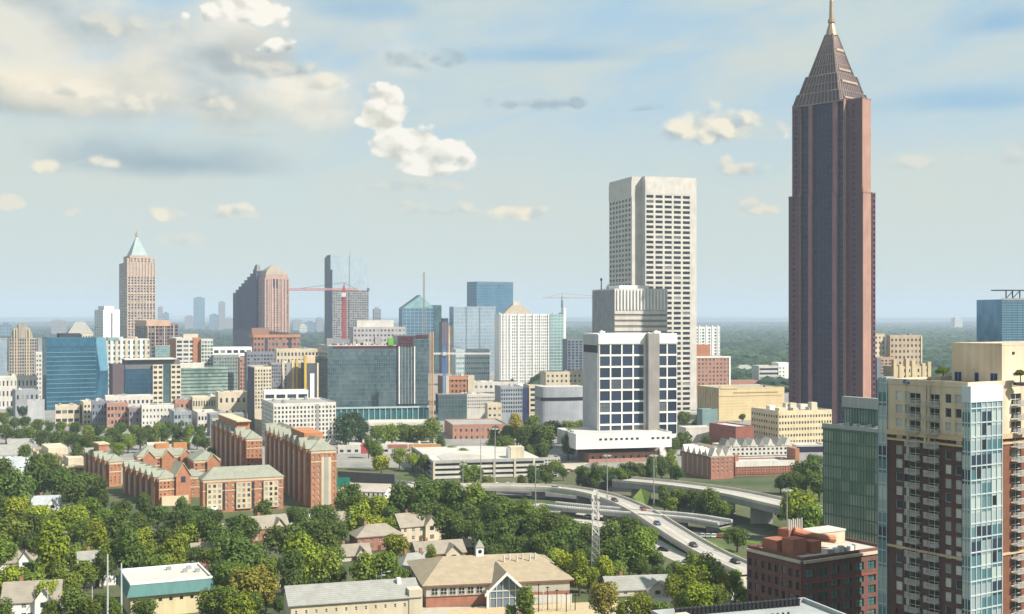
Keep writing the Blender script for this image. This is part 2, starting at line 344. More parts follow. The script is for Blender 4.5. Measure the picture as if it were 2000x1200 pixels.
class Bld:
    def __init__(s, name, label, cat, c, D, r, top, l=None, a=20, depth=None, base=0.0, mat=None, group=None, core='wall', roof=None, parapet=.9, width=None):
        if l is not None: a = max(a, math.degrees(math.atan(-(l-1000)/F))+7)
        s.D = D; s.a = R(a); cx = X(c, D); ca, sa = math.cos(s.a), math.sin(s.a)
        if width: s.w = width
        else:
            k = (r-1000)/F; s.w = (k*D-cx)/(ca-k*sa)
        if l is not None:
            k = (l-1000)/F; s.d = (cx-k*D)/(k*ca+sa)
        else: s.d = depth or s.w*.8
        s.z0 = base; s.h = Z(top, D); s.mat = mat
        s.root = thing(name, label, cat, (cx, D, 0), s.a, group)
        s.parts = {}; s.wins = []
        s.rng = random.Random(hash((c, top)) & 0xffff)
        if core: s.mb(core, mat).box(0, 0, base, s.w, s.d, s.h)
        if roof is not None: s.flat_roof(roof, parapet)
    def mb(s, part, mat): return s.parts.setdefault((part, mat.name), (MB(), mat))[0]
    def face(s, f):
        if f == 'front': return (0, 0), (1, 0), s.w
        if f == 'left': return (0, s.d), (0, -1), s.d
        if f == 'right': return (s.w, 0), (0, 1), s.d
        return f
    def t(s, py): return Z(py, s.D)
    def sx(s, px):                       # distance along the front face of a pixel column
        k = (px-1000)/F; cx = X_root(s); return (k*s.D-cx)/(math.cos(s.a)-k*math.sin(s.a))
    def sl(s, px):                       # distance along the left face (from its back end)
        k = (px-1000)/F; cx = X_root(s); return s.d-(cx-k*s.D)/(k*math.cos(s.a)+math.sin(s.a))
    def flat_roof(s, mat, parapet=.9, x0=0, y0=0, x1=None, y1=None, z=None):
        x1 = s.w if x1 is None else x1; y1 = s.d if y1 is None else y1; z = s.h if z is None else z
        s.mb('roof', mat).box(x0+.4, y0+.4, z-.5, x1-.4, y1-.4, z+.12)
        if parapet:
            p = s.mb('parapet', s.mat); o = .06
            p.box(x0-o, y0-o, z+.01, x1+o, y0+.4, z+parapet); p.box(x0-o, y1-.4, z+.01, x1+o, y1+o, z+parapet)
            p.box(x0-o, y0+.4, z+.01, x0+.4, y1-.4, z+parapet); p.box(x1-.4, y0+.4, z+.01, x1+o, y1-.4, z+parapet)
    def units(s, n, mat=None, z=None, big=1.0, x0=0, y0=0, x1=None, y1=None):
        x1 = s.w if x1 is None else x1; y1 = s.d if y1 is None else y1; z = s.h if z is None else z
        for i in range(n):
            q = MB(); a = (1.5+s.rng.random()*3)*big; b = (1.5+s.rng.random()*2.5)*big; hh = (1+s.rng.random()*1.6)*big
            x = x0+1.2+s.rng.random()*max(.1, x1-x0-a-2.4); y = y0+1.2+s.rng.random()*max(.1, y1-y0-b-2.4)
            q.box(x, y, z+.13, x+a, y+b, z+hh); q.box(x+a*.2, y+b*.2, z+hh+.01, x+a*.5, y+b*.6, z+hh+.5*big)
            q.build('roof_unit', mat or s.rng.choice((STEEL, GREYP, OFFW, ROOFG)), s.root)
    def fac(s, f, nx, ny, fx=.6, fy=.6, t0=None, t1=None, s0=0.0, s1=None, dep=.35, glass=None, mat=None, frame=None, tw=1, part='wall', off=0.0, skip=None, sill=0.0, pane=True):
        """a wall sheet with nx by ny real openings, glass set back in them"""
        o, e, L = s.face(f); s1 = L if s1 is None else s1; t0 = s.z0 if t0 is None else t0; t1 = s.h if t1 is None else t1
        mat = mat or s.mat; glass = glass or WG; b = s.mb(part, mat)
        nxv, nyv = e[1], -e[0]
        P = lambda a, t, n: (o[0]+e[0]*a+nxv*n, o[1]+e[1]*a+nyv*n, t)
        n1 = off+dep; cw = (s1-s0)/nx; ch = (t1-t0)/ny; ww = cw*fx; hh = ch*fy
        q = lambda a0, u0, a1, u1: b.quad(P(a0, u0, n1), P(a1, u0, n1), P(a1, u1, n1), P(a0, u1, n1))
        last = t0
        for j in range(ny):
            z0 = t0+ch*j+(ch-hh)*(.5+sill); z1 = z0+hh
            q(s0, last, s1, z0)
            la = s0
            for i in range(nx):
                if skip and skip(i, j): continue
                a0 = s0+cw*i+(cw-ww)/2; a1 = a0+ww
                q(la, z0, a0, z1); la = a1
                for p0, p1, p2, p3 in (((a0, z0), (a1, z0), 1, 0), ((a1, z0), (a1, z1), 1, 0), ((a1, z1), (a0, z1), 1, 0), ((a0, z1), (a0, z0), 1, 0)):
                    b.quad(P(*p0, n1), P(*p0, off), P(*p1, off), P(*p1, n1))
                if pane: s.wins.append((P((a0+a1)/2, (z0+z1)/2, off+.07), math.atan2(e[1], e[0]), ww, hh, glass, frame, tw, (o, e)))
            q(la, z0, s1, z1); last = z1
        q(s0, last, s1, t1)
        for (a, u), (c, v) in (((s0, t0), (s1, t0)), ((s1, t0), (s1, t1)), ((s1, t1), (s0, t1)), ((s0, t1), (s0, t0))):
            b.quad(P(a, u, n1), P(a, u, off), P(c, v, off), P(c, v, n1))
    def win(s, f, a, t, ww, hh, glass=None, frame=None, tw=1, off=.07):
        o, e, L = s.face(f); n = off
        s.wins.append(((o[0]+e[0]*a+e[1]*n, o[1]+e[1]*a-e[0]*n, t), math.atan2(e[1], e[0]), ww, hh, glass or WG, frame, tw, (o, e)))
    def grid(s, f, nx, ny, mat, wd=.25, hd=.3, dep=.18, t0=None, t1=None, s0=0.0, s1=None, part='mullions', off=0.0):
        o, e, L = s.face(f); s1 = L if s1 is None else s1; t0 = s.z0 if t0 is None else t0; t1 = s.h if t1 is None else t1
        b = s.mb(part, mat)
        for i in range(nx+1):
            if nx == 0: break
            a = s0+(s1-s0)*i/nx; b.face_box(o, e, max(s0, a-wd/2), t0, min(s1, a+wd/2), t1, off-.02, off+dep)
        for j in range(ny+1):
            if ny == 0: break
            z = t0+(t1-t0)*j/ny; b.face_box(o, e, s0+.01, max(t0, z-hd/2), s1-.01, min(t1, z+hd/2), off-.02, off+dep*.8)
    def slab(s, f, s0, t0, s1, t1, mat, part, n1=.4, n0=-.02):
        o, e, L = s.face(f); s.mb(part, mat).face_box(o, e, s0, t0, s1, t1, n0, n1)
    def one(s, f, s0, t0, s1, t1, mat, part, n1=.4, n0=-.02, label=None):
        o, e, L = s.face(f); q = MB(); q.face_box(o, e, s0, t0, s1, t1, n0, n1); return q.build(part, mat, s.root, label=label)
    def box(s, x0, y0, z0, x1, y1, z1, mat, part): s.mb(part, mat).box(x0, y0, z0, x1, y1, z1)
    def hip(s, mat, rise, over=.6, inset=None, x0=0, y0=0, x1=None, y1=None, z=None, part='roof'):
        x1 = s.w if x1 is None else x1; y1 = s.d if y1 is None else y1; z = s.h if z is None else z
        x0 -= over; y0 -= over; x1 += over; y1 += over; b = s.mb(part, mat)
        lx, ly = x1-x0, y1-y0; ins = min(lx, ly)/2 if inset is None else inset
        if lx >= ly: p, q = (x0+ins, (y0+y1)/2, z+rise), (x1-ins, (y0+y1)/2, z+rise); fs = [((x0, y0, z), (x1, y0, z), q, p), ((x1, y0, z), (x1, y1, z), q), ((x1, y1, z), (x0, y1, z), p, q), ((x0, y1, z), (x0, y0, z), p)]
        else: p, q = ((x0+x1)/2, y0+ins, z+rise), ((x0+x1)/2, y1-ins, z+rise); fs = [((x0, y0, z), (x1, y0, z), p), ((x1, y0, z), (x1, y1, z), q, p), ((x1, y1, z), (x0, y1, z), q), ((x0, y1, z), (x0, y0, z), p, q)]
        for f in fs: b.quad(*f)
        b.quad((x0, y0, z), (x0, y1, z), (x1, y1, z), (x1, y0, z))
        s.mb('eave', s.mat if part == 'roof' else mat).box(x0+.12, y0+.12, z-.35, x1-.12, y1-.12, z-.01)
    def gable(s, mat, rise, axis='x', over=.5, x0=0, y0=0, x1=None, y1=None, z=None, part='roof', wallm=None):
        x1 = s.w if x1 is None else x1; y1 = s.d if y1 is None else y1; z = s.h if z is None else z
        b = s.mb(part, mat); g = s.mb('wall', wallm or s.mat); th = .25
        if axis == 'x':
            m = (y0+y1)/2; k = rise/((y1-y0)/2); zo = z-over*k
            for dy, ye in ((-1, y0-over), (1, y1+over)):
                P = [(x0-over, ye, zo+.02), (x1+over, ye, zo+.02), (x1+over, m, z+rise+.02), (x0-over, m, z+rise+.02)]
                slabq(b, P, th, dy > 0)
            for x in (x0, x1): g.quad((x, y0, z), (x, m, z+rise-.04), (x, y1, z))
        else:
            m = (x0+x1)/2; k = rise/((x1-x0)/2); zo = z-over*k
            for dx, xe in ((-1, x0-over), (1, x1+over)):
                P = [(xe, y0-over, zo+.02), (m, y0-over, z+rise+.02), (m, y1+over, z+rise+.02), (xe, y1+over, zo+.02)]
                slabq(b, P, th, dx > 0)
            for y in (y0, y1): g.quad((x0, y, z), (x1, y, z), (m, y, z+rise-.04))
    def done(s, limit=100, minpx=2.6):
        big = []; small = []
        for wv in s.wins:
            pw, ph = wv[2]*F/s.D, wv[3]*F/s.D
            cosv = abs(facing(s, wv[0], wv[7][1])); pw *= cosv
            (big if min(pw, ph) >= minpx else small).append((pw*ph, wv))
        big.sort(key=lambda q: (-round(q[0], 1), -q[1][0][2]))
        rest = [q[1] for q in big[limit:]]; allsmall = [q[1] for q in small]
        if big and allsmall: rest += allsmall; allsmall = []
        for _, (p, th, ww, hh, gl, fr, tw, fe) in big[:limit]: obj('window', win_mesh(ww, hh, gl, fr, tw), s.root, p, th)
        s.extra = {}
        for lst, nm, kd in ((rest, 'window', 'stuff'), (allsmall, None, None)):
            by = {}
            if nm is None and lst:
                key = max((k for k in s.parts if k[0] == 'wall'), key=lambda k: len(s.parts[k][0].f), default=None) or next(iter(s.parts))
                wb, wmat = s.parts[key]; mats = [wmat]
                for p, th, ww, hh, gl, fr, tw, fe in lst:
                    if gl not in mats: mats.append(gl)
                    c, sn = math.cos(th)*ww/2, math.sin(th)*ww/2
                    wb.quad((p[0]-c, p[1]-sn, p[2]-hh/2), (p[0]+c, p[1]+sn, p[2]-hh/2), (p[0]+c, p[1]+sn, p[2]+hh/2), (p[0]-c, p[1]-sn, p[2]+hh/2), mi=mats.index(gl))
                s.extra[key] = mats; continue
            for p, th, ww, hh, gl, fr, tw, fe in lst:
                b = by.setdefault(gl.name, (MB(), gl))[0]; c, sn = math.cos(th)*ww/2, math.sin(th)*ww/2
                b.quad((p[0]-c, p[1]-sn, p[2]-hh/2), (p[0]+c, p[1]+sn, p[2]-hh/2), (p[0]+c, p[1]+sn, p[2]+hh/2), (p[0]-c, p[1]-sn, p[2]+hh/2))
            for b, gl in by.values(): b.build(nm, gl, s.root, kind=kd)
        for key, (b, mat) in list(s.parts.items()):
            if b.f: b.build(key[0], s.extra.get(key, mat), s.root)
        return s
def slabq(b, P, th, flip):
    Q = [(x, y, z-th) for x, y, z in P]
    if flip: P = P[::-1]; Q = Q[::-1]
    b.quad(*P); b.quad(*Q[::-1])
    for k in range(4): b.quad(P[k], Q[k], Q[(k+1) % 4], P[(k+1) % 4])
def X_root(s): return s.root.location[0]
def facing(s, p, e):
    ca, sa = math.cos(s.a), math.sin(s.a); n = (e[1]*ca+e[0]*sa, e[1]*sa-e[0]*ca)
    wx = s.root.location[0]+p[0]*ca-p[1]*sa; wy = s.root.location[1]+p[0]*sa+p[1]*ca
    l = math.hypot(wx, wy); return max(.05, (-wx*n[0]-wy*n[1])/l)
# ================================================================== ground, air
def sheet(name, pts, mat, z, kind='structure'):
    b = MB(); b.quad(*[(x, y, z) for x, y in pts]); return b.build(name, mat, kind=kind)
def ground_mat(name, cols, sc_, rough=.95):
    m, T = new_mat(name)
    tc = T.n('ShaderNodeTexCoord').outputs['Object']
    a = T.step(T.n('ShaderNodeTexNoise', {'Vector': tc, 'Scale': sc_, 'Detail': 6.0, 'Roughness': .65}).outputs[0], .38, .62)
    b_ = T.step(T.n('ShaderNodeTexNoise', {'Vector': tc, 'Scale': sc_*6, 'Detail': 4.0}).outputs[0], .35, .65)
    cols = [tuple(x*.85 for x in q) for q in cols]; c = T.mix(a, cols[0], cols[1]); c = T.mix(T.m('MULTIPLY', b_, .5), c, cols[2])
    b = T.n('ShaderNodeBsdfPrincipled', {'Base Color': c, 'Roughness': rough, 'Specular IOR Level': .15})
    T.n('ShaderNodeOutputMaterial', {0: b.outputs[0]}); return m
GROUND = ground_mat('ground_soil_and_grass', [(.05, .085, .03), (.10, .12, .05), (.16, .14, .10)], .01)
FORESTG = ground_mat('forest_floor', [(.012, .026, .026), (.020, .036, .030), (.032, .046, .038)], .004)  # dark bluish tone puts some of the distance haze into the colour
PAVE = ground_mat('pavement', [(.28, .27, .25), (.20, .20, .20), (.36, .34, .30)], .02)
ASPH = ground_mat('asphalt', [(.075, .075, .08), (.11, .11, .11), (.14, .135, .13)], .06)
LANE = ground_mat('concrete_road', [(.47, .44, .385), (.39, .37, .335), (.52, .485, .43)], .08)
GRASS = ground_mat('mown_grass', [(.10, .15, .03), (.14, .18, .04), (.08, .12, .03)], .12)
PALEP = ground_mat('pale_paving', [(.48, .44, .36), (.40, .36, .29), (.54, .50, .42)], .1)
sheet('ground', [(-31000, -400), (31000, -400), (31000, 31000), (-31000, 31000)], GROUND, 0)
sheet('forest_ground', [(-30000, 1900), (30000, 1900), (30000, 30900), (-30000, 30900)], FORESTG, .02)
sheet('city_pavement', [(-900, 690), (700, 690), (1100, 1800), (-1500, 2600), (-1200, 1300)], PAVE, .01)

# ================================================================== the tall bronze and granite tower
def spire_tower():
    D = 880.0; k = 895/F; d1 = Vector((.682, -.731)); d2 = Vector((.731, .682))
    root = thing('spire_tower', 'tall brown granite skyscraper with a stepped pyramid crown and golden spire', 'skyscraper', (X(1624, D), D+10, 0))
    ox, oy = X(1624, D), D+10
    z0, zs, zt = 0.0, Z(385, 900), Z(208, 900)
    M1 = lambda px: px*k/.872; M2 = lambda px: px*k/.554
    def plan(startpx, segs, yoff):
        p = Vector((X(startpx, D+10+yoff)-ox, yoff)); pts = [p.copy()]
        for kind, px in segs:
            p = p+(d1*M1(px) if kind == 1 else d2*M2(px)); pts.append(p.copy())
        return pts
    lo = plan(1541, [(1, 22), (2, 2.5), (1, 83), (2, 5), (1, 31), (2, 16), (1, 1.5), (2, 6)], 16.0)
    up = plan(1548, [(1, 16), (2, 2), (1, 82), (2, 5), (1, 30), (2, 16.5)], 13.6)
    def close(pts): 
        e = pts[-1]; s_ = pts[0]
        return [tuple(q) for q in pts]+[(e.x-8, e.y+18), (s_.x+16, s_.y+30)]
    b = MB(); b.frus(close(lo), z0, close(lo), zs); b.build('lower_shaft', PURPG, root)
    b = MB(); b.frus(close(up), zs-.5, close(up), zt); b.build('upper_shaft', PURPG, root)
    gran = MB(); lit = MB(); lit2 = MB(); mull = MB()
    for pts, za, zb, kinds in ((lo, z0+6, zs, 'gMsgLgwW'), (up, zs, zt, 'gMsgLW')):
        names = ['gw', 'lit', 'main', 'lit', 'gw', 'lit', 'x', 'dots'] if pts is lo else ['gw', 'lit', 'main', 'lit', 'gw', 'lit']
        for (p, q, nm) in zip(pts[:-1], pts[1:], names):
            L = (q-p).length; e = tuple((q-p)/L); o = tuple(p)
            if nm == 'gw' or nm == 'dots':      # granite pier with a ladder of square windows
                ww = 2.2; c = L/2; n = .5; zz = [za]
                fl = 3.95; m_ = int((zb-za)/fl)
                gran.face_box(o, e, 0, za, c-ww/2, zb, -.05, n); gran.face_box(o, e, c+ww/2, za, L, zb, -.05, n)
                for i in range(m_):
                    gran.face_box(o, e, c-ww/2, za+i*fl, c+ww/2, za+i*fl+1.75, -.05, n-.01)
                gran.face_box(o, e, c-ww/2, za+m_*fl, c+ww/2, zb, -.05, n-.01)
            elif nm == 'lit':
                lit.face_box(o, e, -.4, za, L-.3, zb, -.05, .35)
            elif nm == 'main':
                px = L/M1(1)
                for a0, w_ in ((17, 7), (64, 8)): lit2.face_box(o, e, M1(a0), za, M1(a0+w_), zb, -.05, 2.2)
                for i in range(int(px/2.6)):
                    a = M1(2.6)*i
                    if not (17 < a/M1(1) < 24 or 63 < a/M1(1) < 72): mull.face_box(o, e, a-.14, za, a+.14, zb, -.02, .2)
                fl = 3.95
                for i in range(int((zb-za)/fl)): mull.face_box(o, e, 0, za+i*fl, L-.02, za+i*fl+1.15, -.02, .12)
        ledge = MB()
        # rooftop edge pieces at the set-back
        for p, q in zip(pts[:-1], pts[1:]):
            L = (q-p).length; e = tuple((q-p)/L); ledge.face_box(tuple(p), e, -.2, zb-.5, L+.2, zb+.8, -.6, .4)
        ledge.build('parapet', wall('granite_ledge', (.26, .16, .15)), root)
    gran.build('granite_pier', MAUVE, root); lit.build('granite_edge', PINK, root); lit2.build('granite_strip', wall('pale_granite_strip', (.30, .16, .17)), root); mull.build('mullions', wall('bronze_mullion', (.06, .046, .075), rough=.5), root)  # edges take the sunlit granite tone, piers the shaded one
    # crown: stepped pyramid of bronze ribs
    cx, cy = 5.4, 11.0
    def sq(half): return [Vector((cx, cy))+d1*half*a+d2*half*c for a, c in ((-1, -1), (1, -1), (1, 1), (-1, 1))]
    def crown(hpx0, y0_, hpx1, y1_, nm, ribs):
        h0, h1 = hpx0*k/1.426, hpx1*k/1.426; za, zb = Z(y0_, 900), Z(y1_, 900)
        A, B_ = sq(h0), sq(h1); q = MB(); q.frus([tuple(v) for v in A], za, [tuple(v) for v in B_], zb)
        body = q.build(nm, BRONZE, root); rb = MB()
        for i in range(4):
            j = (i+1) % 4
            for r in range(ribs+1):
                f = r/ribs; p = A[i].lerp(A[j], f); t = B_[i].lerp(B_[j], f)
                rb.bar((*p, za), (*t, zb), .36 if 0 < r < ribs else .8, None, 5)
            n_b = max(1, round((zb-za)/9))
            for r in range(n_b+1):
                if i: continue
                f = r/n_b; bd = MB()
                for i2 in range(4):
                    j2 = (i2+1) % 4; p0, p1 = A[i2].lerp(B_[i2], f), A[j2].lerp(B_[j2], f); z = za+(zb-za)*f; bd.bar((*p0, z), (*p1, z), .45, None, 4)
                bd.build('band', wall('band_gold', (.36,.27,.23), rough=.45, metal=.25), root); continue
                f = r/n_b; p0, p1 = A[i].lerp(B_[i], f), A[j].lerp(B_[j], f); z = za+(zb-za)*f
                bd.bar((*p0, z), (*p1, z), .45, None, 4)
        rb.build('rib', wall('rib_bronze', (.36, .26, .235), rough=.45, metal=.35), root)
    crown(75, 209, 66, 186, 'crown_base', 12); crown(63, 187, 49, 151, 'crown_tier', 11); crown(44.5, 152, 11, 68, 'pyramid_roof', 9)
    # pale bands on the crown's sunward face only, sunlight put into their colour
    for hp, ya, yb in ((71, 201, 198), (55.5, 168, 164), (40, 143, 139), (24.5, 103, 98)):
        h = hp*k/1.426; S = sq(h+.55); g = MB()
        for i in (1,):
            p, q = S[i], S[(i+1) % 4]; L = (q-p).length; e = tuple((q-p)/L)
            g.face_box(tuple(p), e, L*.16, Z(ya, 900), L*.84, Z(yb, 900), -1.5, .35)
        g.build('louvre_band', wall('louvre_beige', (.46, .36, .28)), root)
    sp = MB()
    rr = lambda px: px*k
    prof = [(70, 11.5), (58, 9), (46, 5), (44, 7), (38, 7), (37, 4.6), (2, 3.4), (-4, 2)]
    for (ya, ra), (yb, rb_) in zip(prof[:-1], prof[1:]): sp.bar((cx, cy, Z(ya, 900)), (cx, cy, Z(yb, 900)), rr(ra)/1.0, rr(rb_), 10)
    sp.build('spire', GOLD, root)
    fin = MB()
    for kx in (-1, 1):
        p = Vector((cx, cy))+d1*kx*1.2
        fin.bar((*p, Z(74, 900)), (*p, Z(48, 900)), .45, .3, 6)
    fin.build('spire_strut', GOLD, root)
    s = MB(); 
    for kx, c in ((lo[0], 0), (up[0], 1)):
        pass
    for q in (lo[1], lo[4], lo[5]): s = MB(); s.bar((q.x, q.y, zs), (q.x, q.y, zs+4), .9, .5, 6); s.build('corner_finial', PINK, root)
spire_tower()

# ================================================================== white high-rise with a notched corner
b = Bld('white_office_tower', 'tall white concrete office tower with a notched corner and rows of paired dark windows', 'skyscraper', 1240, 1070, 1360, 348, l=1190, a=18, mat=OFFW, core=None)
w, d, h = b.w, b.d, b.h; nw, nd = b.sx(1259.5), 6.5
b.mb('wall', OFFW).frus([(nw, 0), (w, 0), (w, d), (0, d), (0, nd), (nw, nd)], 0, [(nw, 0), (w, 0), (w, d), (0, d), (0, nd), (nw, nd)], h-1)
p = b.mb('parapet', OFFW)
for q in ((nw, 0, w, .5), (0, d-.5, w, d), (w-.5, .5, w, d-.5), (0, nd+.5, .5, d-.5), (0, nd, nw, nd+.5), (nw, .5, nw+.5, nd)): p.box(q[0], q[1], h-1, q[2], q[3], h+2)
b.mb('roof', ROOFG).box(1, nd+1, h-1.05, w-1, d-1, h-.6)
ROWS = 43
b.fac('front', 5, ROWS, .78, .56, t0=b.t(806), t1=b.t(378), s0=nw+.2, s1=b.sx(1349), dep=.4, frame=DARK, tw=2, glass=WGD)
b.slab('front', nw+.2, b.t(378), w, h-1, OFFW, 'wall', .5); b.slab('front', b.sx(1349), 2, w, b.t(378), OFFW, 'wall', .5); b.slab('front', nw+.2, 0, b.sx(1349), b.t(806), OFFW, 'wall', .5)
b.fac('left', 7, ROWS, .62, .56, t0=b.t(806), t1=b.t(384), s0=1, s1=d-nd-.5, dep=.5, glass=WGD)
b.slab('left', 0, b.t(384), d-nd, h-1, OFFW, 'wall', .5); b.slab('left', 0, 0, d-nd, b.t(806), OFFW, 'wall', .5)
b.done()

# ================================================================== the ribbed white mid-rise in front of it
b = Bld('ribbed_white_midrise', 'white mid-rise with vertical ribs on its top storeys and banded floors below', 'office building', 1200, 940, 1303, 566, l=1157, a=14, mat=OFFW, roof=ROOFW)
zs = b.t(607)
for i in range(17):
    a = b.w*i/16; b.slab('front', max(0, a-.55), zs+.5, min(b.w, a+.55), b.h, WHITE, 'rib', 1.0)
for i in range(5): b.slab('front', 0, b.t(658)+i*(zs-b.t(658))/4.6, b.w, b.t(658)+i*(zs-b.t(658))/4.6+2.5, OFFW, 'spandrel', .6)
b.slab('front', 0, b.t(657), b.w, zs, wall('beige_grey_band', (.30, .265, .23)), 'window_band', .1)
b.slab('left', 0, 0, b.d, b.h-.2, GREYP, 'side_wall', .15)  # left side of the white block greyed, its shade painted in
b.box(6, 6, b.h+.2, b.w*.7, b.d*.7, b.h+3.5, WHITE, 'penthouse'); b.units(5, STEEL)
m = MB(); m.bar((3, b.d*.75, b.h), (3, b.d*.75, b.h+10.5), .5, .35, 8); m.bar((6, b.d*.6, b.h), (6, b.d*.6, b.h+5), .5, .4, 8); m.bar((3, b.d*.75, b.h+8), (3, b.d*.75, b.h+9.5), 1.0, 1.0, 8); m.build('roof_antenna', DARK, b.root)
b.done()

# ================================================================== white grid block on a white podium over brick
b = Bld('white_grid_block', 'white nine-storey block with a grid of large dark windows and a blank grey stair tower', 'office building', 1168, 734, 1322, 655, l=1139, a=14, mat=WHITE, roof=ROOFW)
tb, tt = b.t(853), b.t(672)
rows = [tb+(tt-tb)*i/8 for i in range(9)]
sa_, sb_, sc_2 = b.sx(1258), b.sx(1283), b.w
b.slab('front', 0, tt, sa_, b.h, WHITE, 'wall', .9); b.slab('front', sb_, tt, b.w, b.h, WHITE, 'wall', .9)
b.fac('front', 4, 8, .88, .83, t0=tb, t1=tt, s0=.6, s1=sa_, dep=.5, frame=DARK, tw=3, glass=WGB)
b.fac('front', 2, 8, .88, .83, t0=tb, t1=tt, s0=sb_, s1=b.w, dep=.5, frame=DARK, tw=3, glass=WGB)
b.slab('front', 0, 0, b.w, tb, WHITE, 'wall', .9)
b.one('front', sa_+1.2, 0, sb_, b.h+1.0, wall('warm_grey_wall', (.33, .31, .29)), 'stair_tower', 4.5)
b.slab('left', 0, 0, b.d, b.t(690), wall('pale_grey_wall', (.47, .48, .50)), 'side_wall', .3); b.slab('left', 0, b.t(675)+.01, b.d, b.h, wall('pale_grey_wall', (.47, .48, .50)), 'side_wall', .3)  # grey skin on a white wall: the flank's shade put into its colour
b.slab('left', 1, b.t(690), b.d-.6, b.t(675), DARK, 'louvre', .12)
b.units(3, WHITE)
b.done()
b = Bld('white_podium', 'long white podium wrapped around the foot of the white grid block', 'podium', 1125, 705, 1312, 851, l=1088, a=14, mat=WHITE, base=8.5, roof=ROOFW)
for i in range(14): b.one('front', 14+i*3.2, b.h-3.2, 15.6+i*3.2, b.h-2.0, DARK, 'vent', .12) if i not in (8, 9) else None
b.done()
b = Bld('podium_brick_base', 'low tan brick base with square windows under the white podium', 'brick building', 1150, 712, 1284, 886, l=1128, a=14, mat=PBRICK)
b.fac('front', 9, 1, .3, .3, t0=b.t(903), t1=b.h, glass=WGD, dep=.4); b.slab('front', 0, 0, b.w, b.t(903), PBRICK, 'wall', .4); b.done()

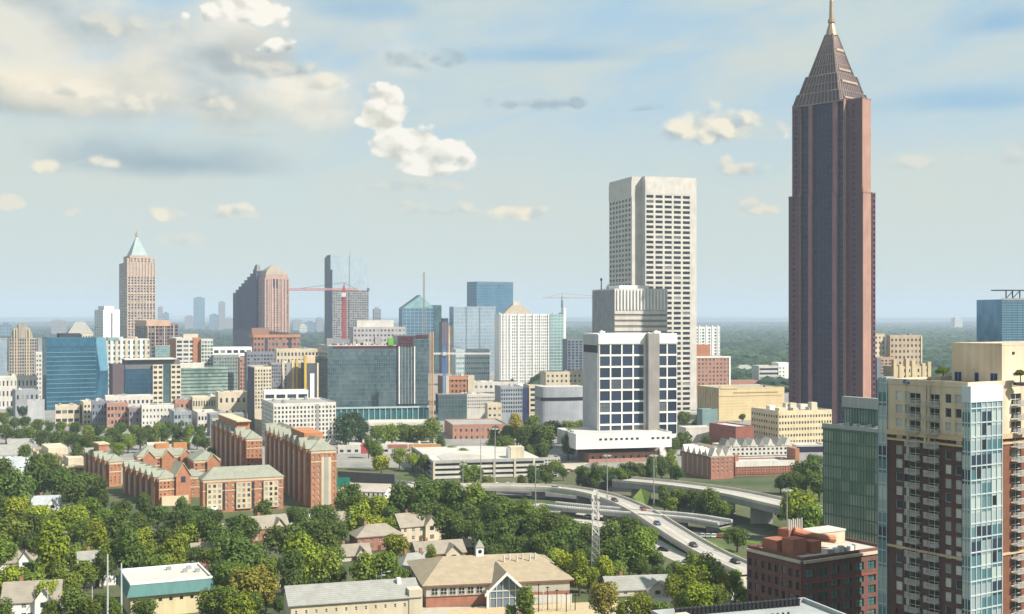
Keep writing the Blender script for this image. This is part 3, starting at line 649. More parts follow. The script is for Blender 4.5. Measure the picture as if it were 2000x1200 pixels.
# ================================================================== brown brick apartment tower with a glass bay
WGCUR = window_glass('pale_curtain_glass', share=.75, light=(.66, .66, .60))
def near_tower():
    b = Bld('brick_apartment_tower', 'near dark brick apartment tower with beige top storeys, balcony stacks and a glass corner bay', 'apartment tower', 1890, 250, 2150, 757, l=1736, a=33, mat=DBRICK, core=None)
    w, d, h = b.w, b.d, b.h; tz = b.t(853)
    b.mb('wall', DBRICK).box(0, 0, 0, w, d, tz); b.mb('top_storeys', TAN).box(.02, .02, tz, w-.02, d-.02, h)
    fl = 2.92; nf = 14
    b.s_mat = TAN
    b.mat = TAN; b.flat_roof(PALEPM, 1.0)
    L = lambda px: b.sl(px)
    # openings on the shaded long side
    cols = [('w', 1758, 1.75, 1.9), ('w', 1774, 1.1, 1.9), ('b', 1789, 2.9, 0), ('b', 1826, 2.9, 0), ('w', 1854, 1.5, 1.9), ('w', 1874, 1.5, 1.9)]
    edges = []
    for kd, px, ww, hh in cols: edges.append((kd, L(px)-ww/2, L(px)+ww/2, hh))
    bal_mesh = None
    def wallstrip(f, cols, L_, zlo, zhi, mat, part, floors):
        """brick skin with an opening at every floor for each column"""
        o, e, _ = b.face(f); q = b.mb(part, mat); n = .35
        last = 0
        for kd, a0, a1, hh in cols:
            q.face_box(o, e, last, zlo, a0, zhi, -.02, n); last = a1
            prev = zlo
            for z in floors:
                za, zb = (z+.75, z+.75+hh) if kd == 'w' else (z+.05, z+2.45)
                za = max(za, zlo+.01); zb = min(zb, zhi-.01)
                if za > zb: continue
                q.face_box(o, e, a0, prev, a1, za, -.02, n-.005); prev = zb
            q.face_box(o, e, a0, prev, a1, zhi, -.02, n-.005)
        q.face_box(o, e, last, zlo, L_, zhi, -.02, n)
    zf = sorted(h-1.3-fl*(i+1) for i in range(22))
    zf_top = [z for z in zf if z > tz-.3]; zf_bot = [z for z in zf if 8 < z <= tz-.3]
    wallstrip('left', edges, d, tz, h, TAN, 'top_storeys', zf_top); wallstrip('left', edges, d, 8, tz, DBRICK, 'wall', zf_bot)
    FW = wall('white_window_frame', (.70, .68, .62))
    for z in zf_top+zf_bot:
        for kd, a0, a1, hh in edges:
            if kd == 'w': b.win('left', (a0+a1)/2, z+.75+hh/2, a1-a0, hh, WGCUR, FW, 0, .09)
            else: b.win('left', (a0+a1)/2, z+1.25, a1-a0, 2.36, WGD, FW, 2, .06)
    # cornices
    CORN = wall('stone_cornice', (.60, .44, .28))
    for py, hh, nn_ in ((853, 1.0, .9), (870, .45, .6), (1091, .5, .6)):
        z = b.t(py)
        b.one('left', -.3, z-hh, d+.35, z, CORN, 'cornice', nn_); b.one('front', b.sx(1945), z-hh, w, z, CORN, 'cornice', nn_)
    b.one('left', -.2, h-.1, d+.45, h+1.05, TAN, 'coping', .5); b.one('front', 0, h-.1, w, h+1.05, TAN, 'coping', .5)
    # balconies: concrete slab with a pale railing, one object each
    slab = MB(); slab.box(-1.55, -1.5, -.16, 1.55, .3, 0); sm = slab.mesh('balcony', wall('balcony_slab', (.42, .38, .34)))
    rl = MB()
    rl.box(-1.55, -1.5, 1.0, 1.55, -1.42, 1.08); rl.box(-1.55, -1.42, 1.0, -1.47, -.4, 1.08); rl.box(1.47, -1.42, 1.0, 1.55, -.4, 1.08)
    for i in range(22): x = -1.53+3.06*i/21; rl.box(x-.022, -1.48, .02, x+.022, -1.44, 1.0)
    for sx in (-1.51, 1.51):
        for i in range(7): y = -1.3+.15*i; rl.box(sx-.022, y-.022, .02, sx+.022, y+.022, 1.0)
    rm = rl.mesh('railing', wall('pale_railing', (.62, .60, .56), rough=.6))
    pn = MB(); pn.box(-1.42, -1.40, .08, 1.42, -1.38, .96)
    for f, cen in (('left', [(e[1]+e[2])/2 for e in edges if e[0] == 'b']), ('front', [b.sx(1982)])):
        o, e, _ = b.face(f)
        for c in cen:
            for z in zf_top+zf_bot:
                p = (o[0]+e[0]*c+e[1]*.35, o[1]+e[1]*c-e[0]*.35, z)
                q = obj('balcony', sm, b.root, p, math.atan2(e[1], e[0])); obj('railing', rm, q)
    # narrow pale pilasters beside the balcony stacks
    for px in (1810, 1817): b.one('left', L(px)-.28, b.t(870), L(px)+.28, h, TAN, 'pilaster', .62)
    # right, sunlit side beyond the bay
    s0 = b.sx(1946); fe = [('b', b.sx(1982)-1.7, b.sx(1982)+1.7, 0)]
    fe += [('w', b.sx(2025)-.8, b.sx(2025)+.8, 1.9), ('w', b.sx(2060)-.8, b.sx(2060)+.8, 1.9), ('w', b.sx(2095)-.8, b.sx(2095)+.8, 1.9)]
    o0 = s0
    def front_strip(zlo, zhi, mat, part, floors):
        q = b.mb(part, mat); o, e, _ = b.face('front'); n = .35; last = s0
        for kd, a0, a1, hh in fe:
            q.face_box(o, e, last, zlo, a0, zhi, -.02, n); last = a1; prev = zlo
            for z in floors:
                za, zb = (z+.75, z+.75+hh) if kd == 'w' else (z+.05, z+2.45)
                za = max(za, zlo+.01); zb = min(zb, zhi-.01)
                if za > zb: continue
                q.face_box(o, e, a0, prev, a1, za, -.02, n-.005); prev = zb
            q.face_box(o, e, a0, prev, a1, zhi, -.02, n-.005)
        q.face_box(o, e, last, zlo, w, zhi, -.02, n)
    front_strip(tz, h, TAN, 'top_storeys', zf_top); front_strip(8, tz, wall('sunlit_brown_brick', (.20, .085, .05), scale=.5), 'front_wall', zf_bot)  # front brick is a lighter copy, sunlight painted into its colour
    for z in sorted(zf_top+zf_bot):
        for kd, a0, a1, hh in fe:
            if kd == 'w': b.win('front', (a0+a1)/2, z+.75+hh/2, a1-a0, hh, WGCUR, FW, 0, .09)
            else: b.win('front', (a0+a1)/2, z+1.25, a1-a0, 2.36, WGD, FW, 2, .06)
    # glass corner bay: floors of clear, pale and dark panes between white mullions
    bw = s0-.05; bay = MB(); bay.box(-.9, -1.3, 8, bw, .6, h-.3); bayo = bay.build('glass_bay', BAYG, b.root)
    mu = MB()
    for i in range(7):
        x = -.9+(bw+.9)*i/6; mu.box(x-.09, -1.48, 8, x+.09, -1.28, h-.3)
    for y in (-.7, -.1): mu.box(-1.06, y-.08, 8, -.88, y+.08, h-.3)
    for z in [8]+zf:
        if z > 8: mu.box(-1.03, -1.44, z-.13, bw, -1.28, z+.13); mu.box(-1.03, -1.28, z-.13, -.89, .5, z+.13)
    mu.build('mullions', wall('bay_mullion', (.50, .57, .60), rough=.5), bayo)
    cap = MB(); cap.box(-1.1, -1.55, h-3.0, bw+.1, .6, h+.3); cap.build('bay_cap', wall('white_bay_panel', (.60, .66, .71), var=.05), bayo)
    ac = MB(); x0 = bw*.02
    rr = random.Random(5)
    for z in zf[4:21]:
        if rr.random() < .45:
            i = rr.choice((1, 2, 3, 4)); x = -.9+(bw+.9)*i/6; ac.quad((x+.12, -1.315, z+.3), (x+(bw+.9)/6-.12, -1.315, z+.3), (x+(bw+.9)/6-.12, -1.315, z+2.3), (x+.12, -1.315, z+2.3))
    ac.build('dark_pane', WGD, bayo)
    # glass strip at the far end of the long side
    o, e, _ = b.face('left')
    q = MB(); q.face_box(o, e, -2.4, 8, -.05, b.t(745), -3, .6); qs = q.build('glass_strip', BAYG, b.root)
    q = MB()
    for a in (-2.4, -1.25, -.12): q.face_box(o, e, a, 8, a+.14, b.t(745), .58, .75)
    for z in zf+[h]: q.face_box(o, e, -2.26, z-.12, -.12, z+.12, .58, .72)
    q.build('mullions', wall('strip_mullion', (.48, .54, .57), rough=.5), qs)
    b.wins = [x for x in b.wins if x[0][2] > 22]
    b.done(limit=130)
    # penthouse block on the roof
    px0, py0 = b.sx(1957), 4.0
    ph = Bld('roof_penthouse', 'plain tan stair penthouse standing on the brick apartment tower roof', 'penthouse', 1957, 262, 2140, 675, l=1859, a=33, base=h+.2, mat=TAN, roof=ROOFG, parapet=.4)
    for pxx, ww in ((1868, .7), (1875, .7), (1908, .8), (1938, .7), (1945, .7)):
        ph.one('left', ph.sl(pxx)-ww/2, h+.3, ph.sl(pxx)+ww/2, h+2.2, wall('blue_door', (.03, .06, .16)), 'door', .12)
    ph.one('left', ph.sl(1902)-.1, h+.2, ph.sl(1902)+.1, h+3.1, OFFW, 'downpipe', .2)
    ph.one('front', ph.sx(1979)-.4, ph.t(693), ph.sx(1979)+.4, ph.t(688), DARK, 'vent', .12)
    ph.done()
    # furniture on the roof terrace
    for i, (pxx, D_) in enumerate(((1780, 262), (1800, 261), (1812, 262))):
        q = MB(); q.box(-1.6, -.5, 0, 1.6, .5, .35); q.box(-1.6, .4, .35, 1.6, .55, .9)
        o = q.build('roof_lounger', wall('blue_canvas', (.04, .10, .20)))
        o.location = (X(pxx, D_), D_, h+.14); o.rotation_euler = (0, 0, .3*i); tag(o, ('blue roof lounger furthest from the penthouse', 'middle blue lounger on the brick tower roof', 'blue roof lounger beside the clipped tree')[i], 'lounger', 'loungers on the tower roof')
    return b
PALEPM = wall('pale_roof_pavers', (.45, .40, .32))
def bay_glass():
    m, T = new_mat('bay_glass'); tc = T.n('ShaderNodeTexCoord').outputs['Object']
    cell = T.v('FLOOR', T.v('ADD', T.v('DIVIDE', tc, (3.4, 40, 2.92)), (.2, .41, .55)))
    r = T.n('ShaderNodeTexWhiteNoise', {'Vector': cell}, noise_dimensions='3D').outputs[0]
    c = T.mix(T.step(r, .2, .5), (.075, .18, .215), (.32, .40, .42)); c = T.mix(T.step(r, .62, .72), c, (.44, .52, .50)); c = T.mix(T.m('GREATER_THAN', r, .88), c, (.03, .05, .08))
    b = T.n('ShaderNodeBsdfPrincipled', {'Base Color': c, 'Roughness': .12, 'Metallic': .25, 'Specular IOR Level': .6})
    T.n('ShaderNodeOutputMaterial', {0: b.outputs[0]}); return m
BAYG = bay_glass()
NT_ = near_tower()

# ================================================================== green glass office beside it
b = Bld('green_glass_office', 'green glass office block with stepped roof beside the brick apartment tower', 'office building', 1736, 330, 1760, 846, l=1608, a=33, mat=GREENG)
GM = wall('green_mullion', (.10, .17, .15), rough=.5)
b.grid('left', 24, 0, GM, wd=.14, dep=.14); nfl = 15
for i in range(nfl): b.slab('left', 0, b.h-1.0-i*3.4, b.d, b.h-.55-i*3.4, GM, 'floor_edge', .2)
b.slab('left', -.2, b.h-.2, b.d+.2, b.h+.9, wall('pale_green_coping', (.40, .45, .42)), 'coping', .3, -.5)
b.mb('roof', ROOFW).box(.6, .6, b.h+.01, b.w, b.d-.6, b.h+.2)
# upper tier set back, with pale screen
o = (4.0, b.d-4.0); e = (0, -1)
zu = Z(780, 336)
q = MB(); q.box(4, .5, b.h+.2, b.w, b.d-4, zu-3); up_ = q.build('upper_tier', GREENG, b.root)
q = MB(); q.box(3.6, .3, zu-3, b.w, b.d-3.6, zu); q.build('plant_screen', wall('pale_screen', (.45, .47, .46)), up_)
q = MB()
for i in range(20): q.face_box(o, e, i*(b.d-4.5)/19, b.h+.2, i*(b.d-4.5)/19+.14, zu-3, -.02, .14)
q.face_box(o, e, 0, b.h+5.2, b.d-4.5, b.h+5.7, -.02, .12); q.build('mullions', GM, up_)
for i in range(7):
    q = MB(); q.box(1, 1.5+i*2.6, b.h+.2, 2.8, 3.0+i*2.6, b.h+1.1+.3*(i % 3)); q.build('roof_unit', (WHITE, OFFW, STEEL)[i % 3], b.root)
b.done()

# ================================================================== brick loft with the rooftop slide, bottom right
b = Bld('brick_loft', 'brown brick loft block with a rooftop terrace in front of the green glass office', 'loft building', 1567, 300, 1735, 1097, l=1461, a=31, mat=wall('loft_brick', (.19, .09, .075), scale=.5), roof=ROOFW, parapet=.9)
LB = b.mat
FR = wall('dark_window_frame', (.05, .055, .06))
b.fac('front', 7, 5, .66, .66, t0=b.h-17, t1=b.h-1.6, dep=.4, glass=WGT, frame=FR, tw=2); b.slab('front', 0, b.h-1.6, b.w, b.h, LB, 'wall', .4); b.slab('front', 0, 0, b.w, b.h-17, LB, 'wall', .4)
b.fac('left', 8, 5, .5, .62, t0=b.h-17, t1=b.h-1.6, dep=.4, glass=WG, frame=FR, tw=2); b.slab('left', 0, b.h-1.6, b.d, b.h, LB, 'wall', .4); b.slab('left', 0, 0, b.d, b.h-17, LB, 'wall', .4)
b.one('front', 0, b.h-.5, b.w+.1, b.h+.15, CREAM, 'cornice', .8); b.one('left', 0, b.h-.5, b.d, b.h+.15, CREAM, 'cornice', .8)
b.one('front', 0, b.h-5.6, b.w, b.h-5.2, wall('red_band', (.30, .10, .07)), 'belt_course', .55)
ORB = wall('terrace_brick', (.40, .15, .09), scale=.5)
b.box(2.2, 5.5, b.h+.15, 6.8, 9.5, b.h+4.2, ORB, 'stair_house'); b.box(8.2, 5, b.h+.15, 11.4, 8.5, b.h+3.2, ORB, 'stair_house')
b.box(1.0, 10, b.h+.15, 6, 15, b.h+3.4, ORB, 'stair_house'); b.box(7, 12, b.h+.15, 12, 16, b.h+5.2, ORB, 'stair_house')
for i in range(7): q = MB(); q.bar((7.2+i*.75, 12.2, b.h+5.2), (7.2+i*.75, 12.2, b.h+8.0-.25*(i % 2)), .22, .2, 6); q.build('flue', OFFW, b.root)
q = MB()
for a_, c_ in (((8.5, 11.8, b.h+5.0), (14, 9.5, b.h+3.2)), ((14, 9.5, b.h+3.2), (19, 8.0, b.h+2.4))): q.bar(a_, c_, 1.05, 1.05, 10)
q.build('duct', wall('orange_duct', (.50, .20, .12), rough=.5), b.root)
b.box(14, 12, b.h+.15, 27, 18, b.h+3.4, CREAM, 'terrace_room'); b.box(13.8, 11.8, b.h+3.4, 27.2, 18.2, b.h+3.8, OFFW, 'terrace_roof')
for i in range(6): q = MB(); q.box(12.2+i*1.7, 2.4, b.h+.13, 13.4+i*1.7, 3.6, b.h+1.2+.3*(i % 3)); q.build('roof_unit', (STEEL, WHITE, OFFW)[i % 3], b.root)
b.done()
for i, (xo, yo) in enumerate(((18, 4.2), (22.5, 6.2), (25, 4))):
    pass
# foreground flat roof, bottom edge
b = Bld('foreground_roof', 'pale flat roof with a row of black vents along its edge at the bottom', 'building', 1425, 200, 1752, 1282, a=19, depth=29, mat=wall('pale_roof_wall', (.44, .46, .47)), roof=wall('pale_roof', (.38, .40, .40)))
for i in range(30):
    x = 3.5+i*.88
    q = MB(); q.box(x, 26.0, b.h+.13, x+.5, 26.8, b.h+1.3); q.box(x-.08, 25.9, b.h+1.3, x+.58, 26.9, b.h+1.5); q.build('roof_vent', BLACK, b.root)
for i in range(5): q = MB(); q.box(17+i*1.1, 17.0, b.h+.13, 17.6+i*1.1, 17.9, b.h+1.0); q.bar((17.3+i*1.1, 17.4, b.h+1), (17.3+i*1.1, 17.4, b.h+1.5), .2, .2); q.build('roof_vent', BLACK, b.root)
b.box(1.2, 20.0, b.h+.13, 3.6, 22.5, b.h+1.8, TAN, 'hatch')
b.done()

# blue glass tower on the right edge
b = Bld('blue_glass_tower', 'blue glass tower with a steel roof frame behind the tan penthouse', 'glass tower', 1957, 620, 2050, 585, a=8, depth=25, mat=BLUEG)
b.grid('front', 9, 22, wall('blue_mullion', (.18, .28, .36), rough=.5), wd=.2, hd=.5, t0=b.t(690))
b.slab('front', -.1, b.h-.5, b.w, b.h+.6, STEEL, 'coping', .3)
q = MB()
for x in (4.5, 8, 12): q.bar((x, 4, b.h), (x, 4, b.h+4.4), .3, .3)
for x in (4.5, 8): q.bar((x, 4, b.h+.5), (x+3.5, 4, b.h+4), .2, .2)
q.box(-1.5, 2, b.h+4.4, 16, 8, b.h+4.9); q.build('roof_frame', DARK, b.root); b.done()
# ================================================================== mid-distance and far buildings
def simple(name, label, cat, c, D, r, top, l=None, a=20, mat=None, front=None, left=None, roof=ROOFG, vb=None, units=0, depth=None, par=.8, group=None, minpx=2.6, limit=100, crown=None, z0=0):
    """block with real window openings: front / left = dict(nx, ny, fx, fy, ...)"""
    b = Bld(name, label, cat, c, D, r, top, l=l, a=a, mat=mat, roof=roof, parapet=par, depth=depth, group=group, base=z0)
    t0 = b.t(vb) if vb else max(z0, b.h*.02)
    for f, q in (('front', front), ('left', left)):
        if not q: continue
        q = dict(q); tm = q.pop('top', None); t1 = b.t(tm) if tm else b.h-.8
        b.fac(f, q.pop('nx'), q.pop('ny'), q.pop('fx', .6), q.pop('fy', .55), t0=t0, t1=t1, **q)
        if t1 < b.h-.05: b.slab(f, 0, t1, b.face(f)[2], b.h, q.get('mat') or mat, 'wall', .35)
        if t0 > z0+.3: b.slab(f, 0, z0, b.face(f)[2], t0, q.get('mat') or mat, 'wall', .35)
    if units: b.units(units)
    return b
def curtain(name, label, cat, c, D, r, top, l=None, a=20, mat=None, mull=STEEL, nx=12, ny=20, lx=6, depth=None, vb=None, roof=None, wd=.25, hd=.4):
    b = Bld(name, label, cat, c, D, r, top, l=l, a=a, mat=mat, depth=depth, core='glass_wall')
    t0 = b.t(vb) if vb else 0
    if nx or ny: b.grid('front', nx, ny, mull, wd, hd, t0=t0); b.grid('left', lx, ny, mull, wd, hd, t0=t0)
    b.mb('roof', roof or ROOFG).box(.3, .3, b.h-.1, b.w-.3, b.d-.3, b.h+.25)
    p = b.mb('parapet', mull); p.box(-.25, -.25, b.h-.6, b.w+.2, .1, b.h+.7); p.box(-.25, .1, b.h-.6, .1, b.d, b.h+.7); p.box(b.w-.1, .1, b.h-.6, b.w+.2, b.d, b.h+.7)
    return b

# ---- pale blue skyscrapers on the far horizon
FAR = [(378, 400, 582, 6800, BLUEG, 'slender flat-topped blue tower highest of the hazy far-off cluster'), (361, 379, 618, 7000, GREYP, 'short hazy grey block at the left foot of the slender blue tower'),
       (427, 440, 590, 6900, GREYP, 'thin hazy grey tower between the slender blue tower and the stepped navy one'), (409, 427, 615, 7200, BLUEG, 'low hazy blue block beside the thin grey tower'),
       (440, 455, 622, 7300, GREYP, 'pale hazy block touching the stepped navy tower'), (308, 318, 600, 6500, GREYP, 'hazy thin tower just right of the copper-roofed tower'), (318, 330, 612, 6600, BLUEG, 'hazy low tower second to the right of the copper-roofed tower'),
       (100, 128, 627, 5200, GREYP, 'wide hazy block above the pitched grey roof on the left'), (0, 22, 634, 4800, BLUEG, 'hazy blue block at the left edge on the horizon'), (618, 632, 622, 6400, GREYP, 'pointed hazy block left of the mirrored tower'),
       (596, 616, 630, 6100, BLUEG, 'broad low hazy block between the pink tower and the mirrored tower'), (572, 590, 626, 6300, GREYP, 'hazy stub tower right of the pink tower'), (585, 600, 636, 5600, OFFW, 'low pale hazy block under the red crane jib'),
       (730, 744, 604, 3600, GREYP, 'small hazy tower right of the mirrored tower'), (1865, 1880, 622, 8200, OFFW, 'tiny pale tower far on the wooded horizon at the right')]
for i, (l_, r_, tp, D_, m_, lb) in enumerate(FAR):
    b = Bld('distant_tower', lb, 'tower', l_, D_, r_, tp, a=16, depth=(r_-l_)/F*D_*.8, mat=m_, core='wall', group='towers on the far horizon')
    b.grid('front', 4, max(3, int(b.h/12)), GREYP if m_ is not GREYP else DCONC, wd=1.2, hd=2.2, dep=.5)
    q = MB(); q.box(b.w*.25, b.d*.25, b.h+.05, b.w*.75, b.d*.75, b.h+6); q.build('penthouse', m_, b.root); b.done()
q = MB(); q.bar((X(730, 3590), 3595, Z(604, 3600)), (X(730, 3590), 3595, Z(592, 3600)), 1, .4); 

# ---- tower with the tapering copper roof and needle
b = simple('copper_roofed_tower', 'tall pinkish tower with a steep copper pyramid roof and gold tip', 'skyscraper', 249, 2250, 303, 512, l=233, a=26, mat=wall('pink_tan_stone', (.50, .37, .29)), roof=None, vb=668,
           front=dict(nx=9, ny=24, fx=.5, fy=.6, top=540), left=dict(nx=5, ny=24, fx=.5, fy=.6, top=540))
w, d, h = b.w, b.d, b.h; ps = b.mat
for i in range(10): b.slab('front', w*i/9-.7, 0, w*i/9+.7, h, wall('light_stone_rib', (.58, .46, .37)), 'rib', 1.4)
for j in range(7): b.slab('front', 0, b.t(660)+j*16, w, b.t(660)+j*16+2, wall('light_stone_rib', (.58, .46, .37)), 'band', 1.0)
b.box(w*.12, d*.12, h, w*.88, d*.88, b.t(498), ps, 'upper_block')
b.fac(((w*.12, d*.12), (1, 0), w*.76), 6, 2, .55, .6, t0=h+.2, t1=b.t(503), glass=WGD, dep=.6)
cu = MB(); A = [(w*.2, d*.2), (w*.8, d*.2), (w*.8, d*.8), (w*.2, d*.8)]; cx_, cy_ = b.sx(266), 0
ap = (w*.5, d*.5); cu.frus(A, b.t(498), [(ap[0]+x*1.2, ap[1]+y*1.2) for x, y in ((-1, -1), (1, -1), (1, 1), (-1, 1))], b.t(458)); cu.build('copper_roof', COPPER, b.root)
q = MB(); q.bar((*ap, b.t(458)), (*ap, b.t(452)), 3.2, 2.5, 8); q.bar((*ap, b.t(452)), (*ap, b.t(446)), 1.2, .3, 6); q.build('finial', GOLD, b.root)
for x in (0, w): 
    q = MB(); q.box(x-3 if x else -1, -1, h-2, x+1 if x else 3, 4, h+7); q.build('corner_turret', ps, b.root)
b.done()

# ---- white slab tower left of it
b = simple('white_slab_tower', 'white flat-topped tower with one dark vertical stripe left of the copper-roofed tower', 'tower', 202, 2000, 234, 606, l=185, a=28, mat=WHITE, vb=668, left=dict(nx=4, ny=12, fx=.5, fy=.5), units=0)
b.slab('front', b.w*.47, 0, b.w*.55, b.t(612), DCONC, 'stripe', .2); b.box(b.w*.1, b.d*.1, b.h, b.w*.7, b.d*.8, b.t(598), WHITE, 'penthouse'); b.done()
# ---- pitched-roof block
b = simple('grey_roofed_block', 'long beige block with a steep grey pitched roof behind the teal glass office', 'office building', 133, 1550, 182, 652, a=24, depth=26, mat=CREAM, roof=None, vb=690, front=dict(nx=9, ny=3, fx=.5, fy=.5))
b.hip(GSHING, 15, inset=10); b.done()
b = simple('dark_roof_plant_block', 'dark low plant block on the skyline behind the teal glass office', 'office building', 118, 1420, 160, 655, a=24, depth=16, mat=DARK); b.done()

# ---- arched beige apartment tower at the left edge
b = Bld('arched_apartment_tower', 'beige apartment tower with an arched crown near the left edge', 'apartment tower', 18, 1300, 72, 662, a=24, depth=26, mat=TAN, core='wall')
STW = wall('pale_tan_strip', (.52, .42, .29))
b.fac('front', 11, 16, .62, .6, t0=b.t(760), t1=b.h, glass=WGB, mat=wall('grey_tan_wall', (.36, .32, .27)))
for px in (28, 33, 52, 57): b.slab('front', b.sx(px)-.7, 0, b.sx(px)+.7, b.t(642), STW, 'pier', .9)
n = 14; m_ = MB(); x0, x1 = b.sx(22), b.sx(64); pr = []
for i in range(n+1): t = math.pi*i/n; pr.append(((x0+x1)/2-(x1-x0)/2*math.cos(t), b.h+15*math.sin(t)))
for (xa, za), (xb, zb) in zip(pr[:-1], pr[1:]): m_.quad((xa, 1, b.h), (xb, 1, b.h), (xb, 1, zb), (xa, 1, za)); m_.quad((xa, 1, za), (xb, 1, zb), (xb, 20, zb), (xa, 20, za))
m_.quad(*[(x, 20, z) for x, z in pr[::-1]]); m_.build('arched_crown', wall('grey_green_arch', (.36, .37, .31)), b.root)
b.box(b.sx(36), -.6, b.h, b.sx(50), 16, b.t(632), wall('grey_tan_wall', (.36, .32, .27)), 'crown_block'); b.done()
curtain('blue_edge_tower', 'slim light blue glass tower at the left edge beside the arched apartment tower', 'glass tower', -14, 1250, 14, 662, a=22, mat=PALEG, nx=4, ny=12, depth=20, vb=760).done()
b = simple('thin_white_tower', 'thin white tower squeezed between the arched apartments and teal office', 'tower', 70, 1210, 92, 690, a=24, mat=OFFW, depth=18, vb=780, front=dict(nx=4, ny=10, fx=.5, fy=.5)); b.done()
simple('slate_slab', 'slim slate grey slab between the arched apartments and the teal office', 'tower', 74, 1400, 90, 662, a=24, mat=GREYP, depth=18).done()

# ---- teal glass office
b = curtain('teal_glass_office', 'large teal glass office with a sloping lighter facet along its right edge', 'office building', 91, 1110, 188, 661, l=83, a=21, mat=TEALG, mull=wall('teal_mullion', (.05, .16, .21), rough=.5), nx=22, ny=0, lx=3, wd=.18)
for j in range(15): b.slab('front', 0, b.t(812)+j*4.05, b.w, b.t(812)+j*4.05+.5, wall('teal_floor_line', (.14, .32, .38), rough=.5), 'floor_edge', .25)
b.slab('front', 0, b.t(678), b.w, b.t(661), TEALG, 'crown_screen', .4)
q = MB(); xr, xb = b.sx(187), b.sx(213)
q.quad((xr, -.2, b.h), (b.sx(209), 7, b.h), (xb, 9, b.t(727)), (xb, 5, b.t(727)), (b.sx(195.5), -.2, b.t(727))); q.build('light_facet', TEALL, b.root)
q = MB(); q.quad((xr-1, -.15, b.t(820)), (xb, 4.8, b.t(820)), (xb, 4.8, b.t(727)), (b.sx(195.5), -.15, b.t(727)), (xr-1, -.15, b.h)); 
q.quad((xb, 4.8, b.t(820)), (xb, 40, b.t(820)), (xb, 40, b.t(727)), (xb, 4.8, b.t(727))); q.quad((b.w, .2, b.h), (b.sx(209), 7, b.h), (b.sx(209), 38, b.h), (b.w, 38, b.h)); q.build('glass_flank', TEALG, b.root)
b.box(b.sx(118), 8, b.h, b.sx(160), 22, b.t(652), DARK, 'penthouse'); b.units(2, DARK); b.done()

# ---- pale striped apartments behind it
b = simple('striped_apartments', 'pale apartment slab with white and aqua vertical stripes behind the teal glass office', 'apartment building', 206, 1280, 292, 664, a=22, mat=OFFW, depth=22, vb=760)
for i in range(9):
    x = b.w*i/9; b.slab('front', x, b.t(760), x+b.w/9*.55, b.h+(3 if i % 3 == 0 else 0), WHITE if i % 2 else CREAM, 'stripe', .9)
b.fac('front', 18, 9, .7, .6, t0=b.t(760), t1=b.h, glass=WGT, dep=.3); b.box(b.sx(207), -.9, b.h-1, b.sx(232), 4, b.h+2.5, SEAG, 'glass_crown'); b.done()

# ---- purple-brown banded tower
b = simple('purple_brown_tower', 'purple-brown tower with pale vertical fins and a peach flat crown', 'tower', 287, 1500, 348, 634, l=264, a=26, mat=wall('purple_brown_wall', (.20, .15, .155)), vb=720, front=dict(nx=8, ny=12, fx=.7, fy=.6, glass=WGD), left=dict(nx=5, ny=12, fx=.6, fy=.6, glass=WGD))
for px in (289, 303, 321, 339): b.slab('front', b.sx(px)-.5, b.t(700), b.sx(px)+.5, b.h, STW, 'fin', 1.0)
b.box(-.8, -1, b.h-2, b.w*.75, b.d*.9, b.h+5, wall('peach_panel', (.55, .36, .26)), 'crown'); b.done()

# ---- apartment block of teal glass, brick and white frames
b = simple('brick_and_frame_apartments', 'mixed apartment block with brick corners, white frames and teal glass wings', 'apartment building', 344, 1190, 382, 662, l=330, a=22, mat=OFFW, vb=720)
b.fac('front', 3, 7, .78, .55, t0=b.t(722), t1=b.h-1, glass=WG); b.slab('front', 0, b.h-1, b.w, b.h, OFFW, 'wall', .4)
b.slab('left', 0, 0, b.d, b.h-1, OBRICK, 'brick_corner', .4); b.slab('front', b.w*.86, 0, b.w+5, b.h+1, OBRICK, 'brick_corner', .9, -4)
b.box(b.w*.4, 4, b.h, b.w+3, 12, b.h+4.5, CREAM, 'penthouse'); b.done()
b = curtain('teal_wing_apartments', 'teal glass apartment wing left of the brick and white framed block', 'apartment building', 303, 1170, 332, 676, a=22, mat=SEAG, nx=4, ny=6, depth=14, vb=715); b.done()
b = simple('pale_teal_apartments', 'pale apartment slab with aqua glass right of the brick and white framed block', 'apartment building', 393, 1195, 416, 664, a=22, mat=OFFW, depth=16, vb=722, front=dict(nx=4, ny=8, fx=.72, fy=.62, glass=WGT)); b.done()

# ---- science office: slate slab, blue glass, brick grids, green glass
b = Bld('laboratory_office', 'long laboratory block of navy glass, two brick grid towers and a green glass wing', 'office building', 220, 1040, 445, 712, l=213, a=12, mat=DARK, depth=24, core=None)
h = b.h
def seg(px0, px1, py, mat, part, n1=.0, dep=None, top=None):
    q = MB(); q.box(b.sx(px0), -n1, 0, b.sx(px1), 24, b.t(py)); return q.build(part, mat, b.root)
seg(220, 243, 712, wall('slate_brown_wall', (.13, .10, .11)), 'stair_wall', 0); seg(243, 298, 722, DGLASS, 'navy_glass_wall', .4)
seg(318.2, 333, 712, GRNG2, 'glass_link', .2); seg(353.2, 445, 722, GREENG, 'green_glass_wing', .1); seg(298, 318, 714, PBRICK, 'brick_tower', 1); seg(333.2, 353, 714, PBRICK, 'brick_tower', 1)
for p0, p1 in ((298, 318), (333.2, 353)): b.fac(((b.sx(p0), -1), (1, 0), b.sx(p1)-b.sx(p0)), 2, 8, .7, .5, t0=b.t(795), t1=b.t(714), glass=WGB, mat=CREAM, dep=.4)
for i in range(8): b.slab(((b.sx(353.4), -.1), (1, 0), b.w), 0, b.t(775)+i*3.0, b.sx(445)-b.sx(353.4), b.t(775)+i*3.0+.7, GRNG2, 'floor_edge', .3)
b.grid(((b.sx(243), -.4), (1, 0), b.sx(298)-b.sx(243)), 7, 8, wall('navy_mullion', (.06, .09, .14)), .25, .35, t0=b.t(790), t1=b.t(722))
